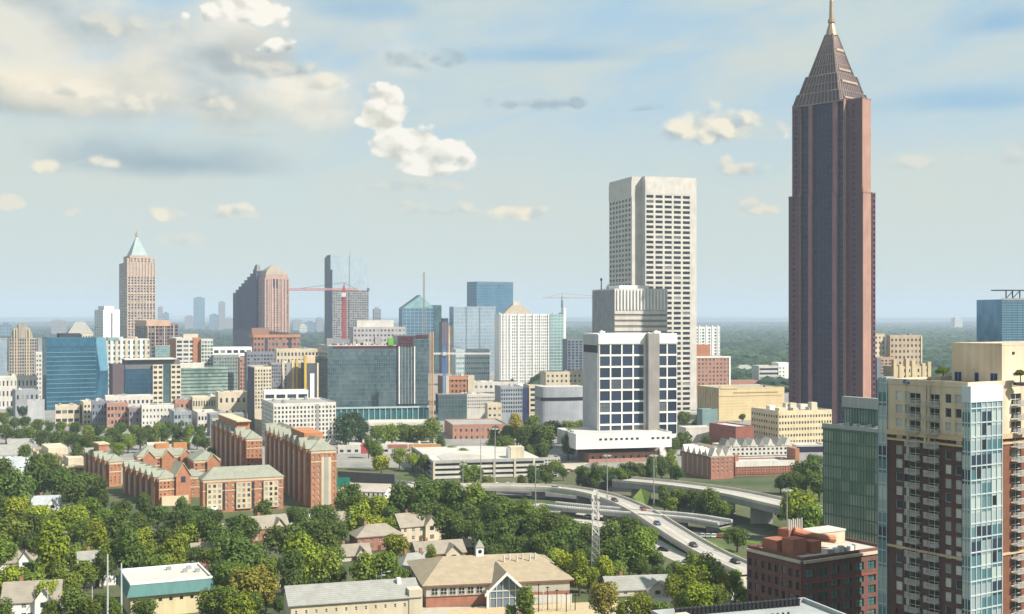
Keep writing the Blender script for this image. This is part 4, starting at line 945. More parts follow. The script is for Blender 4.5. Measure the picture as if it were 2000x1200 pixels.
q = MB(); q.box(b.sx(245), 2, b.t(722)+.02, b.sx(352), 22, b.t(704)); q.build('plant_storey', DCONC, b.root); q = MB(); q.box(b.sx(243), -1.5, b.t(704)+.02, b.sx(345), 23, b.t(702)); q.build('roof', OFFW, b.root)
q = MB(); q.box(b.sx(353), 3, b.t(722)+.02, b.sx(400), 20, b.t(713)); q.build('plant_storey', OFFW, b.root); b.done()

# ---- offices between: white frame etc.
b = simple('white_frame_office', 'white framed office slab with wide window bands left of the stepped navy tower foot', 'office building', 416, 1290, 492, 680, a=18, depth=18, mat=WHITE, vb=705, front=dict(nx=6, ny=2, fx=.7, fy=.5)); b.done()
b = simple('sage_office', 'sage green gridded office with a white edge strip below the white framed slab', 'office building', 417, 1180, 469, 696, a=18, depth=20, mat=wall('sage_panel', (.27, .30, .28)), vb=760, front=dict(nx=10, ny=9, fx=.6, fy=.5, glass=WGT)); b.slab('front', b.w-1.6, 0, b.w, b.h+.4, WHITE, 'edge_strip', .8); b.done()
b = simple('narrow_brick_block', 'narrow brown brick block right of the sage green office', 'apartment building', 468, 1160, 486, 700, a=18, depth=16, mat=PBRICK, vb=770, front=dict(nx=3, ny=9, fx=.55, fy=.5)); b.done()
b = simple('orange_capped_block', 'low brown brick block with an orange capped roof below the twin towers', 'office building', 495, 1700, 586, 655, l=488, a=20, mat=wall('brown_pink_brick', (.30, .17, .13)), vb=690, front=dict(nx=13, ny=3, fx=.5, fy=.45), par=0)
b.slab('front', -.5, b.h-3.4, b.w+.5, b.h+.6, wall('orange_cap', (.50, .21, .10)), 'cap', 1.2); b.slab('left', -.5, b.h-3.4, b.d, b.h+.6, wall('orange_cap', (.50, .21, .10)), 'cap', 1.2)
for px in (520, 566): b.slab('front', b.sx(px)-2, b.t(690), b.sx(px)+2, b.h-4, DARK, 'recess', .5)  # dark proud slabs, the shade of a recess put into their colour
b.box(-1, 6, b.h, b.sx(527), 24, b.t(641), wall('brown_pink_brick', (.30, .17, .13)), 'penthouse'); b.done()

# ---- twin towers: stepped navy glass and pink granite with domed roof
b = Bld('stepped_navy_tower', 'dark navy glass tower with a stepped gable top and small peak', 'skyscraper', 500, 2200, 514, 560, l=455, a=38, mat=NAVYG, core=None)
d_ = b.d; n = 8
for i in range(n):
    f0, f1 = i/n, (i+1)/n; hh = b.t(577-(577-528)*((i+1)/n))
    q = MB(); q.box(0, d_*(1-f1)+.02, 0, b.w, d_*(1-f0), hh); q.build('step', NAVYW, b.root)
    o, e = (0, d_*(1-f0)), (0, -1); L_ = d_/n-.02
    for k in range(2): b.slab((o, e, L_), L_*(k+.3)/2, 60, L_*(k+.6)/2, hh-4, wall('navy_fin', (.085, .095, .19)), 'fin', .5)
q = MB(); q.frus([(0, -2), (b.w*.6, -2), (b.w*.6, d_*.14), (0, d_*.14)], b.t(530), [(3, 2), (8, 2), (8, 8), (3, 8)], b.t(517)); q.build('peak', wall('peak_cladding', (.22, .20, .22)), b.root); b.done()
b = simple('pink_domed_tower', 'pink stone tower with vertical ribs and a faceted dome roof next to the navy tower', 'skyscraper', 518, 2160, 564, 545, l=503, a=26, mat=wall('rose_stone', (.44, .28, .235)), roof=None, vb=652, front=dict(nx=9, ny=22, fx=.5, fy=.55), left=dict(nx=4, ny=22, fx=.5, fy=.55))
for i in range(8): b.slab('front', b.w*i/7-.9, 0, b.w*i/7+.9, b.h+1, wall('light_rose_stone', (.56, .40, .33)), 'rib', 1.3)
A = [(0, 0), (b.w, 0), (b.w, b.d), (0, b.d)]; sc_ = lambda k: [(b.w/2+(x-b.w/2)*k, b.d/2+(y-b.d/2)*k) for x, y in A]
q = MB(); q.frus(sc_(.97), b.h, sc_(.93), b.t(536)); q.build('crown_storey', b.mat, b.root)
for k0, k1, za, zb in ((.93, .76, 536, 528), (.76, .45, 528, 522), (.45, .12, 522, 517)):
    q = MB(); q.frus(sc_(k0), b.t(za), sc_(k1), b.t(zb)); q.build('dome_facet', wall('grey_tan_dome', (.34, .30, .24)), b.root)
b.slab('front', b.w*.33, b.t(562), b.w*.52, b.t(545), DARK, 'recess', .8); b.done()  # last slab stands proud; dark colour stands in for recess shade

# ---- mirrored glass tower still under construction, with the red crane
b = Bld('mirrored_tower', 'tall mirrored glass tower with its lower half still bare grey concrete', 'skyscraper', 646, 2050, 720, 499, l=635, a=20, mat=SKYG, core=None)
zc = b.t(567); q = MB(); q.box(0, 0, zc, b.w, b.d, b.h); q.build('mirror_glass', SKYG, b.root)
q = MB(); q.box(0, 0, 0, b.w, b.d, zc); q.build('concrete_floors', wall('grey_floor', (.27, .27, .27)), b.root)
b.fac('front', 16, 21, .72, .55, t0=b.t(660), t1=zc, glass=WG, mat=wall('slab_grey', (.33, .33, .32)), dep=.4)
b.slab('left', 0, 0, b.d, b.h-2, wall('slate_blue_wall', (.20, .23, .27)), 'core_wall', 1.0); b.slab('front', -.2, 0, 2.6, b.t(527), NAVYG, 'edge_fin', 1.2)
b.slab('left', b.d*.3, b.h-2, b.d, b.h+1, wall('olive_cap', (.20, .19, .12)), 'cap', .9); b.slab('front', b.sx(717), zc-1, b.w+1.2, zc+4, DCONC, 'hoist', 1.5)
q = MB(); q.bar((b.sx(683), -2.0, b.t(660)), (b.sx(683), -2.0, b.t(490)), .55, .35, 6); q.build('hoist_mast', STEEL, b.root); b.done()

def crane(name, label, px, D, ybase, ytop, mat, half, jib=None, tie=True):
    root = thing(name, label, 'crane', (X(px, D), D, 0)); zb, zt = Z(ybase, D), Z(ytop, D)
    q = MB(); hf = half
    for sx in (-1, 1):
        for sy in (-1, 1): q.bar((sx*hf, sy*hf, zb), (sx*hf, sy*hf, zt), hf*.24, None, 4)
    z = zb; k = 0
    while z < zt-hf*2:
        for sx, sy, tx, ty in ((-1, -1, 1, -1), (1, -1, 1, 1), (1, 1, -1, 1), (-1, 1, -1, -1)):
            q.bar((sx*hf, sy*hf, z), (tx*hf, ty*hf, z+hf*2), hf*.17, None, 4); q.bar((sx*hf, sy*hf, z), (tx*hf, ty*hf, z), hf*.15, None, 4)
        z += hf*2
    q.build('mast', mat, root)
    if jib:
        x0, x1, yj, jm = jib; zj = Z(yj, D); q = MB(); a, c = X(x0, D)-X(px, D), X(x1, D)-X(px, D); jh = half*.9
        q.bar((a, 0, zj), (c, 0, zj), jh*.28, None, 4); q.bar((a, -jh*.6, zj-jh), (c, -jh*.6, zj-jh), jh*.24, None, 4); q.bar((a, jh*.6, zj-jh), (c, jh*.6, zj-jh), jh*.24, None, 4)
        n = max(6, int(abs(c-a)/(jh*2))); st = (c-a)/n
        for i in range(n): q.bar((a+st*i, 0, zj), (a+st*(i+1), -jh*.6, zj-jh), jh*.16, None, 4); q.bar((a+st*i, -jh*.6, zj-jh), (a+st*(i+1), 0, zj), jh*.16, None, 4)
        q.build('jib', jm, root)
        q = MB(); q.frus([(-hf, -hf), (hf, -hf), (hf, hf), (-hf, hf)], zt, [(-.2, -.2), (.2, -.2), (.2, .2), (-.2, .2)], zt+half*6); q.build('apex', mat, root)
        if tie:
            q = MB()
            for t in (a*.8, c*.8): q.bar((0, 0, zt+half*6), (t, 0, zj), half*.1, None, 4)
            q.build('tie_cable', DARK, root)
        q = MB(); q.box(-hf*1.2, -hf*2.6, zt-half*2.5, hf*1.2, -hf, zt); q.build('cab', WSTEEL, root)
    return root
crane('red_tower_crane', 'red tower crane with a long jib in front of the mirrored tower', 672, 1900, 662, 572, REDS, 2.6, (562, 700, 564, wall('faded_red_jib', (.55, .27, .27))))
crane('tan_tower_crane', 'tan construction mast standing at the right end of the gridded glass block', 843, 985, 822, 648, TANS, 1.35)
crane('blue_tower_crane', 'blue tower crane mast with a white jib reaching right', 868, 1020, 806, 688, BLUES, 1.1, (846, 958, 690, WSTEEL))
crane('distant_tower_crane', 'far thin grey crane behind the white ribbed mid-rise', 1098, 2400, 640, 583, STEEL, 1.6, (1060, 1210, 581, wall('pale_pink_jib', (.55, .45, .44))))
crane('thin_antenna_mast', 'thin grey antenna mast rising over the gabled glass tower', 828, 1600, 660, 531, wall('grey_brown_mast', (.30, .28, .26)), .9)

# ---- pale block, gabled tower, purple slab
b = simple('pale_low_block', 'pale flat block with a set-back top in front of the mirrored tower', 'office building', 690, 1650, 792, 640, a=18, depth=26, mat=wall('lilac_grey_wall', (.42, .39, .39)), vb=670, front=dict(nx=14, ny=3, fx=.5, fy=.4)); b.box(b.sx(698), 3, b.h, b.sx(770), 20, b.t(626), OFFW, 'upper_storey'); b.done()
b = Bld('gabled_glass_tower', 'blue glass tower with a triangular gable top behind the antenna mast', 'glass tower', 786, 1900, 848, 602, l=779, a=20, mat=BLUEG, core='glass_wall')
b.grid('front', 8, 10, STEEL, .5, .6, t0=b.t(670)); gx = b.sx(821)
q = MB(); q.quad((0, 0, b.h), (b.w, 0, b.h), (gx, 0, b.t(577))); q.quad((0, b.d, b.h), (gx, b.d, b.t(577)), (b.w, b.d, b.h)); q.quad((gx, 0, b.t(577)), (b.w, 0, b.h), (b.w, b.d, b.h), (gx, b.d, b.t(577))); q.build('gable_glass', SEAG, b.root)
q = MB(); q.quad((0, -.5, b.h-1), (gx, -.5, b.t(577)+.5), (gx, b.d, b.t(577)+.5), (0, b.d, b.h-1)); q.quad((0, -.5, b.h-1.6), (0, b.d, b.h-1.6), (gx, b.d, b.t(577)), (gx, -.5, b.t(577))); q.build('roof', wall('dark_blue_roof', (.10, .13, .17)), b.root)
q = MB(); q.box(b.sx(848), -1, 0, b.sx(862), 18, b.t(596)); q.build('side_slab', GRNG2, b.root); b.done()
b = simple('purple_narrow_tower', 'narrow dark purple tower with a tan strip beside the pale blue glass condominiums', 'tower', 863, 1820, 876, 630, a=18, depth=16, mat=wall('plum_wall', (.12, .10, .13)), vb=740); b.slab('front', b.w, 0, b.sx(889), b.t(637), TAN, 'tan_strip', .6, -12); b.box(2, 3, b.h, b.w, 12, b.t(622), DARK, 'penthouse'); b.done()
b = curtain('blue_glass_box', 'dark blue glass box tower highest between the gabled tower and white condominiums', 'glass tower', 931, 2300, 1002, 551, l=912, a=30, mat=BLUEG, mull=wall('slate_mullion', (.13, .20, .27)), nx=10, ny=14, lx=5, vb=625, wd=.5, hd=.7); b.slab('front', 0, b.h-4, b.w, b.h+.9, wall('slate_mullion', (.13, .20, .27)), 'crown', .6); b.done()
b = curtain('pale_blue_condominium', 'pale blue-grey glass condominium slab below the dark blue glass box', 'apartment tower', 886, 1820, 968, 600, a=18, mat=PALEG, mull=wall('pale_slab_edge', (.42, .46, .50)), nx=9, ny=20, depth=24, vb=735, wd=.4, hd=.6)
for px in (911, 937): b.slab('front', b.sx(px)-.9, 0, b.sx(px)+.9, b.h, wall('slate_blue_wall', (.20, .23, .27)), 'recess_strip', .4)
b.done()
b = simple('pale_aqua_parking', 'low pale aqua podium with thin white fins in front of the pale condominium slab', 'parking deck', 890, 1500, 956, 684, a=16, depth=20, mat=wall('aqua_white_panel', (.46, .53, .53)), vb=735, front=dict(nx=16, ny=5, fx=.55, fy=.4, glass=WGT)); b.done()
# ---- white striped condominium
b = simple('white_striped_condominium', 'broad white condominium tower with grey vertical stripes and an aqua glass end bay', 'apartment tower', 976, 1480, 1104, 615, l=966, a=16, mat=WHITE, vb=748)
b.fac('front', 26, 22, .62, .62, t0=b.t(748), t1=b.h-.5, s0=0, s1=b.sx(1074), glass=window_glass('grey_window_glass', c=(.10, .11, .13), light=(.40, .40, .38), share=.4), dep=.5)
for px in (979, 984, 990, 997, 1012, 1028, 1041, 1055, 1071): b.slab('front', max(0, b.sx(px)-.75), b.t(748), b.sx(px)+.75, b.h+1, WHITE, 'white_stripe', 1.2)
q = MB(); q.box(b.sx(1074), -1.5, 0, b.sx(1100), 12, b.h+1); g_ = q.build('aqua_glass_bay', SEAG, b.root)
b.grid(((b.sx(1074), -1.5), (1, 0), b.sx(1100)-b.sx(1074)), 4, 22, WHITE, .2, .4, t0=b.t(748)); b.slab('front', b.sx(1100), 0, b.w+.3, b.t(601), WHITE, 'end_wall', 1.6, -8)
A = [(b.sx(985), 4), (b.sx(1042), 4), (b.sx(1042), 20), (b.sx(985), 20)]; B2 = [(b.sx(1004), 8), (b.sx(1024), 8), (b.sx(1024), 16), (b.sx(1004), 16)]
q = MB(); q.frus(A, b.h+.2, B2, b.t(596)); q.build('crown_roof', wall('tan_grey_crown', (.42, .36, .28)), b.root); b.box(b.sx(1006), 8.5, b.t(597), b.sx(1022), 15.5, b.t(589), OFFW, 'crown_block'); b.units(7, OFFW)
q = MB(); q.bar((b.sx(1098), 1, b.t(601)), (b.sx(1098), 1, b.t(578)), .6, .25); q.build('roof_antenna', DARK, b.root); b.done()
b = simple('dark_blue_midrise', 'dark blue mid-rise between the white condominiums and the white grid block', 'office building', 1108, 1420, 1145, 664, a=16, depth=18, mat=wall('slate_blue_wall', (.20, .23, .27)), vb=730, front=dict(nx=5, ny=12, fx=.7, fy=.7, glass=WGB)); b.done()

# ---- gridded glass block under construction
CG = panel_glass('construction_glass', (.05, .11, .14), (.19, .27, .29), size=(2.6, 2.6, 3.3))
b = Bld('gridded_glass_block', 'wide grey-green glass block still under construction with a ragged unfinished top', 'office building', 640, 1000, 836, 676, l=621, a=14, mat=CG, core='glass_wall')
mm = wall('glass_grid', (.15, .18, .19), rough=.5)
b.grid('front', 44, 14, mm, .22, .4, t0=b.t(792)); b.grid('left', 10, 14, mm, .22, .4, t0=b.t(792))
x7, x8 = b.sx(776), b.sx(836)
q = MB(); q.box(x7, -.8, b.t(793), x8, 22, b.t(656)); tb_ = q.build('tall_bay', CG, b.root)
o = ((x7, -.8), (1, 0), x8-x7); b.grid(o, 14, 16, mm, .2, .4, t0=b.t(792), t1=b.t(656))
for px in (778, 808): b.slab(o, b.sx(px)-x7, b.t(792), b.sx(px)-x7+.9, b.t(678), WHITE, 'white_fin', .9)
for px in (784, 790, 796, 802): b.slab(o, b.sx(px)-x7, b.t(792), b.sx(px)-x7+.35, b.t(678), wall('light_grey_fin', (.42, .43, .43)), 'grey_fin', .6)
for i in range(4): b.slab(o, 0, b.t(677)+i*2.3, (x8-x7)*.52, b.t(677)+i*2.3+1.2, MAROON, 'maroon_netting', .9)
b.slab(o, (x8-x7)*.6, b.t(660), x8-x7, b.t(655), MAROON, 'maroon_netting', .9)
rr = random.Random(3)
for i in range(26):
    x = b.w*.02+(x7-b.w*.02)*i/26; q = MB(); hh = rr.uniform(.8, 3.2); q.box(x, rr.uniform(0, 1.5), b.h-.2, x+rr.uniform(.5, 2.2), 4, b.h+hh); q.build('unfinished_panel', rr.choice((MAROON, OFFW, WHITE, DCONC, OFFW)), b.root)
b.slab('front', 4, b.h-2.2, x7, b.h-.3, MAROON, 'maroon_band', .25)
q = MB(); q.box(b.sx(758), -1, b.h+.1, b.sx(768), 3, b.t(661)); q.build('green_netting', LIMEP, b.root)
b.slab('front', 0, b.h-.2, x7, b.h+.5, OFFW, 'slab_edge', .3)
for px, hh in ((640, 6), (700, 5), (735, 7)): b.box(b.sx(px), 6, b.h+.1, b.sx(px)+5, 12, b.h+hh, ROOFG, 'roof_shed')
b.done()
b = Bld('teal_podium', 'low teal glass podium with pale columns below the gridded glass block', 'podium', 655, 975, 838, 797, a=12, mat=wall('aqua_podium_glass', (.05, .15, .17), rough=.25), depth=12, core='glass_wall')
b.slab('front', 0, b.h-.9, b.w, b.h+.4, wall('aqua_white_panel', (.46, .53, .53)), 'canopy', 1.0); b.grid('front', 17, 0, wall('aqua_column', (.30, .50, .50)), .7, .3, dep=.6); b.slab('front', b.w*.25, .2, b.w, 1.6, wall('aqua_white_panel', (.46, .53, .53)), 'plinth', .8); b.done()

# ---- student housing: cream grid slabs with yellow accents
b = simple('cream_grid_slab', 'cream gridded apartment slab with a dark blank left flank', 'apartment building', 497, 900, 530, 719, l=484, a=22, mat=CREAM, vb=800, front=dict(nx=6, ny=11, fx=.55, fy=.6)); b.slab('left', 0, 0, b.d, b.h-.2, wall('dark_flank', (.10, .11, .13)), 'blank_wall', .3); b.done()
b = Bld('curved_grey_hall', 'grey slab with a swooping curved edge and yellow upright between cream slabs', 'apartment building', 530, 930, 600, 712, a=18, depth=16, mat=wall('warm_grey_wall', (.33, .31, .29)), core='wall', roof=ROOFG)
b.fac('front', 7, 8, .55, .55, t0=b.t(768), t1=b.h, s0=0, s1=b.sx(560), mat=wall('blue_grey_wall', (.22, .23, .27)))
for px, m_ in ((553, CREAM), (572, TAN), (580, YEL), (592, CREAM)): b.slab('front', b.sx(px)-.9, 0, b.sx(px)+.9, b.h+3, m_, 'upright', .8)
q = MB(); n = 8
for i in range(n):
    t0_, t1_ = math.pi/2*i/n, math.pi/2*(i+1)/n; f = lambda t: (b.sx(534)+(b.sx(552)-b.sx(534))*math.sin(t)*1.0, b.t(768)+(b.t(722)-b.t(768))*(1-math.cos(t)))
    (xa, za), (xb, zb) = f(t0_), f(t1_); q.quad((xa, -.9, b.t(768)), (xb, -.9, b.t(768)), (xb, -.9, zb), (xa, -.9, za)); q.quad((xa, -.9, za), (xb, -.9, zb), (xb, -.3, zb), (xa, -.3, za))
q.build('curved_screen', NAVYG, b.root); b.units(4, OFFW); b.done()
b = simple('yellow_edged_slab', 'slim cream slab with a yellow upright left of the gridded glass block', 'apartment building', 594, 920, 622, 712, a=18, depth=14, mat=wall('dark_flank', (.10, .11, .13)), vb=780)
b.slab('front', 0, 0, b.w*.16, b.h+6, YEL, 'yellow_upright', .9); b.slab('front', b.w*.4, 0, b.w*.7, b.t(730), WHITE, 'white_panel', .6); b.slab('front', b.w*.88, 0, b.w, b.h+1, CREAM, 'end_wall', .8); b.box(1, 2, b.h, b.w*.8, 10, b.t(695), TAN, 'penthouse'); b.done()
b = simple('white_frame_podium', 'low white framed podium with wide dark openings below the cream slabs', 'podium', 516, 870, 602, 766, a=14, depth=16, mat=WHITE, vb=795, front=dict(nx=4, ny=2, fx=.8, fy=.55)); b.done()
b = simple('white_window_grid_block', 'white apartment block with a dense grid of square windows behind the brick dormitory', 'apartment building', 534, 800, 656, 791, l=512, a=20, mat=wall('white_stucco', (.66, .64, .58)), vb=862, front=dict(nx=17, ny=8, fx=.52, fy=.58), left=dict(nx=8, ny=8, fx=.5, fy=.5), units=4)
b.slab('front', b.sx(617), 0, b.sx(623), b.h-.3, wall('warm_grey_wall', (.33, .31, .29)), 'recess_strip', .5); b.done()
simple('grey_rear_block', 'blue-grey low block behind the cream gridded slab', 'office building', 482, 1090, 540, 690, a=18, depth=20, mat=wall('blue_grey_wall', (.22, .23, .27)), vb=720, front=dict(nx=9, ny=4, fx=.6, fy=.5)).done()
b = simple('beige_rear_block', 'beige flat block with a bright parapet behind the curved grey slab', 'office building', 540, 1060, 622, 684, a=16, depth=18, mat=CREAM, vb=712, front=dict(nx=12, ny=2, fx=.5, fy=.5), units=5); b.done()

# ---- low blocks along the foot of midtown, left
LOW = [
 ('ivory_hall', 'ivory hall with a bright parapet at the left edge below the arched apartments', -20, 1120, 72, 738, None, OFFW, dict(nx=12, ny=4, fx=.4, fy=.5), 820),
 ('grey_low_hall', 'grey flat hall left of the teal glass office foot', 30, 1040, 76, 764, 24, GREYP, dict(nx=5, ny=3, fx=.4, fy=.4), 830),
 ('pale_grey_box', 'plain pale grey box directly in front of the teal glass office left edge', 54, 985, 87, 785, None, wall('pale_grey_wall', (.47, .48, .50)), None, 830),
 ('cream_canopy_block', 'low cream block with an overhanging white roof below the teal glass office', 108, 960, 156, 795, None, CREAM, dict(nx=4, ny=2, fx=.8, fy=.4), 830),
 ('teal_edge_block', 'small cream block with teal side right of the white-roofed cream block', 163, 960, 184, 787, 156, CREAM, dict(nx=3, ny=4, fx=.5, fy=.5), 830),
 ('blue_shadow_block', 'blue-grey block with ragged roofline below the laboratory', 180, 940, 208, 786, None, wall('slate_blue_wall', (.20, .23, .27)), dict(nx=5, ny=4, fx=.5, fy=.5), 840),  # plain blue-grey walls
 ('striped_tan_block', 'tan block with pale window stripes left of the white stucco row', 209, 930, 250, 790, None, PBRICK, dict(nx=6, ny=4, fx=.6, fy=.5), 845),
 ('plum_block', 'plum coloured low block with its gable end in shade', 252, 925, 278, 800, None, wall('plum_grey_wall', (.24, .20, .22)), dict(nx=4, ny=3, fx=.5, fy=.5), 840),
 ('white_stucco_row', 'white stucco row with small square windows in front of the brick grid towers', 277, 920, 340, 794, None, wall('white_stucco', (.66, .64, .58)), dict(nx=9, ny=4, fx=.4, fy=.4), 845),
 ('pink_gable_block', 'small pink brick block peeking over the white stucco row', 342, 960, 378, 784, None, PBRICK, dict(nx=4, ny=2, fx=.4, fy=.4), 815),
 ('cream_long_block', 'long cream block with vertical strips below the green glass wing', 376, 960, 432, 778, None, CREAM, dict(nx=11, ny=2, fx=.5, fy=.6), 815),
 ('cream_stepped_block', 'tall cream block with three dark openings left of the cream gridded slab', 426, 950, 482, 768, None, CREAM, dict(nx=5, ny=2, fx=.4, fy=.35), 820),
 ('grey_glass_low_block', 'grey glazed low block with white edge frame above the tree band', 340, 895, 374, 806, 330, wall('blue_grey_pale', (.32, .35, .38)), dict(nx=5, ny=3, fx=.7, fy=.5), 850),
 ('white_edge_block', 'low white block with slatted front above the left brick dormitory', 386, 900, 436, 808, 376, OFFW, dict(nx=8, ny=2, fx=.6, fy=.5), 840),
 ('dark_roof_shed', 'dark roofed shed between the cream block and the brick dormitory', 410, 870, 482, 812, None, wall('grey_dark_wall', (.22, .23, .25)), dict(nx=8, ny=1, fx=.6, fy=.4), 835),
 ('cream_roof_block', 'flat cream block rising behind the white stucco row', 206, 1000, 300, 776, None, OFFW, dict(nx=11, ny=1, fx=.5, fy=.4), 795),
]
for nm, lb, c, D_, r_, tp, l_, m_, fr, vb in LOW:
    simple(nm, lb, 'low building', c, D_, r_, tp, l=l_, a=21, depth=16, mat=m_, front=fr, vb=vb, units=2, roof=ROOFW if m_ in (CREAM, OFFW) else ROOFG).done()

# ---- low blocks in the centre
b = simple('brick_cream_block', 'brick fronted block with cream corner towers below the white condominiums', 'apartment building', 864, 1060, 926, 737, l=855, a=14, mat=OBRICK, vb=770, front=dict(nx=8, ny=3, fx=.5, fy=.5), units=2)
b.slab('front', 0, 0, b.w*.2, b.h+1.5, CREAM, 'corner_tower', 1.0); b.slab('front', b.w*.8, 0, b.w, b.h+1.5, CREAM, 'corner_tower', 1.0); b.slab('front', b.w*.2, b.h-2.4, b.w*.8, b.h-.1, wall('orange_fascia', (.50, .27, .15)), 'fascia', .8); b.done()
curtain('dark_glass_low_block', 'dark teal glass low block under the brick and cream block', 'office building', 856, 1000, 912, 772, a=12, mat=GRNG2, mull=DCONC, nx=9, ny=4, depth=14, vb=810).done()
b = simple('cream_banded_block', 'cream low block with rows of small grey windows right of the dark glass block', 'office building', 908, 1010, 978, 772, a=12, depth=22, mat=OFFW, vb=800, front=dict(nx=16, ny=4, fx=.55, fy=.4), roof=ROOFW, units=3); b.done()
b = simple('white_roof_block', 'white roofed block with plants behind the cream banded block', 'office building', 925, 1120, 1012, 748, a=12, depth=22, mat=OFFW, vb=775, front=dict(nx=9, ny=2, fx=.5, fy=.4), roof=ROOFW, units=3); b.done()
b = simple('grey_grid_office', 'grey office with a tight grid of blue windows and a cream end wall', 'office building', 978, 960, 1020, 757, a=14, depth=20, mat=wall('blue_grey_pale', (.32, .35, .38)), vb=808, front=dict(nx=9, ny=6, fx=.6, fy=.55, glass=WGB), units=2)
b.slab('front', b.w+.01, 0, b.sx(1033), b.h-1, NAVYG, 'glass_link', 0, -12); q = ((b.sx(1033), -.6), (1, 0), b.sx(1060)-b.sx(1033)); b.box(b.sx(1033), -.6, 0, b.sx(1060), 18, b.h+1.5, CREAM, 'end_block'); b.fac(q, 2, 5, .62, .5, t0=b.t(808), t1=b.h, mat=CREAM, dep=.3); b.done()
b = Bld('round_grey_hall', 'smooth blue-grey curved hall with one dark window ribbon', 'hall', 1060, 900, 1142, 757, a=14, depth=20, mat=wall('blue_grey_hall', (.34, .36, .39)), core=None)
pts = [(b.w*.5-b.w*.52*math.cos(math.pi*i/16), 3-4*math.sin(math.pi*i/16)**.7) for i in range(17)]+[(b.w*1.02, 20), (-.02*b.w, 20)]
q = MB(); q.frus(pts, 0, pts, b.h); q.build('wall', b.mat, b.root); q = MB(); s_ = lambda k: [(b.w/2+(x-b.w/2)*k, 8+(y-8)*k) for x, y in pts]; q.frus(s_(1.006), b.t(784), s_(1.006), b.t(777)); q.build('window_ribbon', WGD, b.root)
q = MB(); q.frus(s_(.97), b.h, s_(.97), b.h+.3); q.build('roof', ROOFW, b.root); b.done()
b = simple('cream_penthouse_block', 'cream flat roofed block with small square windows above the curved grey hall', 'office building', 1066, 1100, 1145, 728, a=12, depth=22, mat=CREAM, vb=760, front=dict(nx=9, ny=3, fx=.4, fy=.45), roof=ROOFW, units=4); b.done()
b = simple('small_cream_block', 'small cream two-storey block between the cream banded block and grey office', 'low building', 952, 930, 980, 790, a=12, depth=10, mat=CREAM, vb=818, front=dict(nx=3, ny=2, fx=.5, fy=.3), roof=ROOFW); b.done()
b = simple('brick_low_row', 'long low brick row with small dark windows among trees below the cream banded block', 'brick building', 884, 850, 990, 832, l=868, a=10, mat=PBRICK, vb=862, front=dict(nx=10, ny=2, fx=.3, fy=.4), roof=ROOFG); b.done()
b = simple('slatted_low_deck', 'low concrete deck with horizontal slots among trees below the teal podium', 'parking deck', 720, 900, 838, 828, a=8, depth=26, mat=OFFW, vb=850, front=dict(nx=4, ny=3, fx=.9, fy=.35), roof=ROOFW); b.done()
b = simple('store_strip', 'long white roofed shop strip with a red sign panel and orange end', 'shop', 660, 760, 862, 872, a=4, depth=30, mat=OFFW, vb=888, front=dict(nx=14, ny=1, fx=.5, fy=.4), roof=ROOFW)
b.one('front', b.sx(706), b.h-5, b.sx(722), b.h+2, RED, 'sign_panel', .6); b.one('front', b.sx(800), b.h-2.5, b.w, b.h+1, ORANGE, 'fascia', .6); b.one('front', b.sx(758), b.h-1.4, b.sx(796), b.h+.9, wall('faded_red_fascia', (.42, .17, .13)), 'fascia', .5); b.units(5, OFFW); b.done()

# ---- right of the white tower
b = simple('aqua_condominium', 'white condominium with aqua glass columns right of the white office tower', 'apartment tower', 1352, 1500, 1406, 640, a=14, depth=18, mat=WHITE, vb=695, front=dict(nx=9, ny=9, fx=.6, fy=.6, glass=WGT), units=0)
for px in (1366, 1379, 1391, 1402): b.slab('front', b.sx(px)-.9, 0, b.sx(px)+.9, b.h+2.5, WHITE, 'column', .9)
b.done()
b = simple('pink_brick_block', 'pink brick block with a white right edge right of the white office tower', 'apartment building', 1340, 1280, 1426, 698, a=12, depth=22, mat=PBRICK, vb=770, front=dict(nx=12, ny=9, fx=.45, fy=.45)); b.slab('front', b.w-1.5, 0, b.w+.3, b.h+.5, WHITE, 'edge_strip', .8); b.slab('front', 0, b.h-.8, b.w, b.h+.8, WHITE, 'coping', .7)
b.box(b.sx(1355), 4, b.h+.2, b.sx(1390), 16, b.t(674), wall('orange_roof_block', (.46, .20, .11)), 'penthouse'); b.done()
b = Bld('striped_sand_theatre', 'sand coloured windowless theatre with dark curved left flank behind the cream office', 'theatre', 1404, 1000, 1532, 760, l=1362, a=16, mat=SAND, core='wall', roof=ROOFG, parapet=.8)
b.slab('front', 0, b.h-6, b.w*.97, b.h-5.2, wall('cream_course', (.62, .52, .33)), 'string_course', .3); b.slab('front', b.w*.22, b.h-3.6, b.w*.9, b.h-2.9, wall('tan_course', (.42, .30, .13)), 'string_course', .3)
for i in range(9): b.slab('left', b.d*(i+.4)/9, 0, b.d*(i+.6)/9, b.h-.3, TAN, 'buttress', .8)
b.box(b.w*.7, 2, b.h, b.w*.72, 3, b.h+2, DARK, 'roof_pipe'); b.box(b.w*.02, -.4, b.h-.1, b.w*.28, 1.2, b.h+1.8, SAND, 'gable_parapet'); b.done()
b = simple('white_banded_office', 'white office with grey window bands left of the spired tower', 'office building', 1482, 1400, 1533, 716, a=12, depth=20, mat=OFFW, vb=760, front=dict(nx=1, ny=5, fx=.96, fy=.5, glass=WG)); b.box(b.w*.74, -.6, 0, b.w+7, 18, b.h+4, WHITE, 'stair_tower'); b.fac(((b.w*.74, -.6), (1, 0), b.w*.26), 2, 6, .35, .4, t0=b.t(760), t1=b.h, mat=WHITE, glass=WGD); b.done()
b = simple('far_school', 'small pinkish house with a grey roof among the far trees', 'house', 1440, 1650, 1474, 722, a=12, depth=14, mat=wall('pale_pink_wall', (.50, .40, .36)), roof=None, vb=735, front=dict(nx=5, ny=2, fx=.4, fy=.4)); b.hip(GSHING, 6, inset=7); b.done()
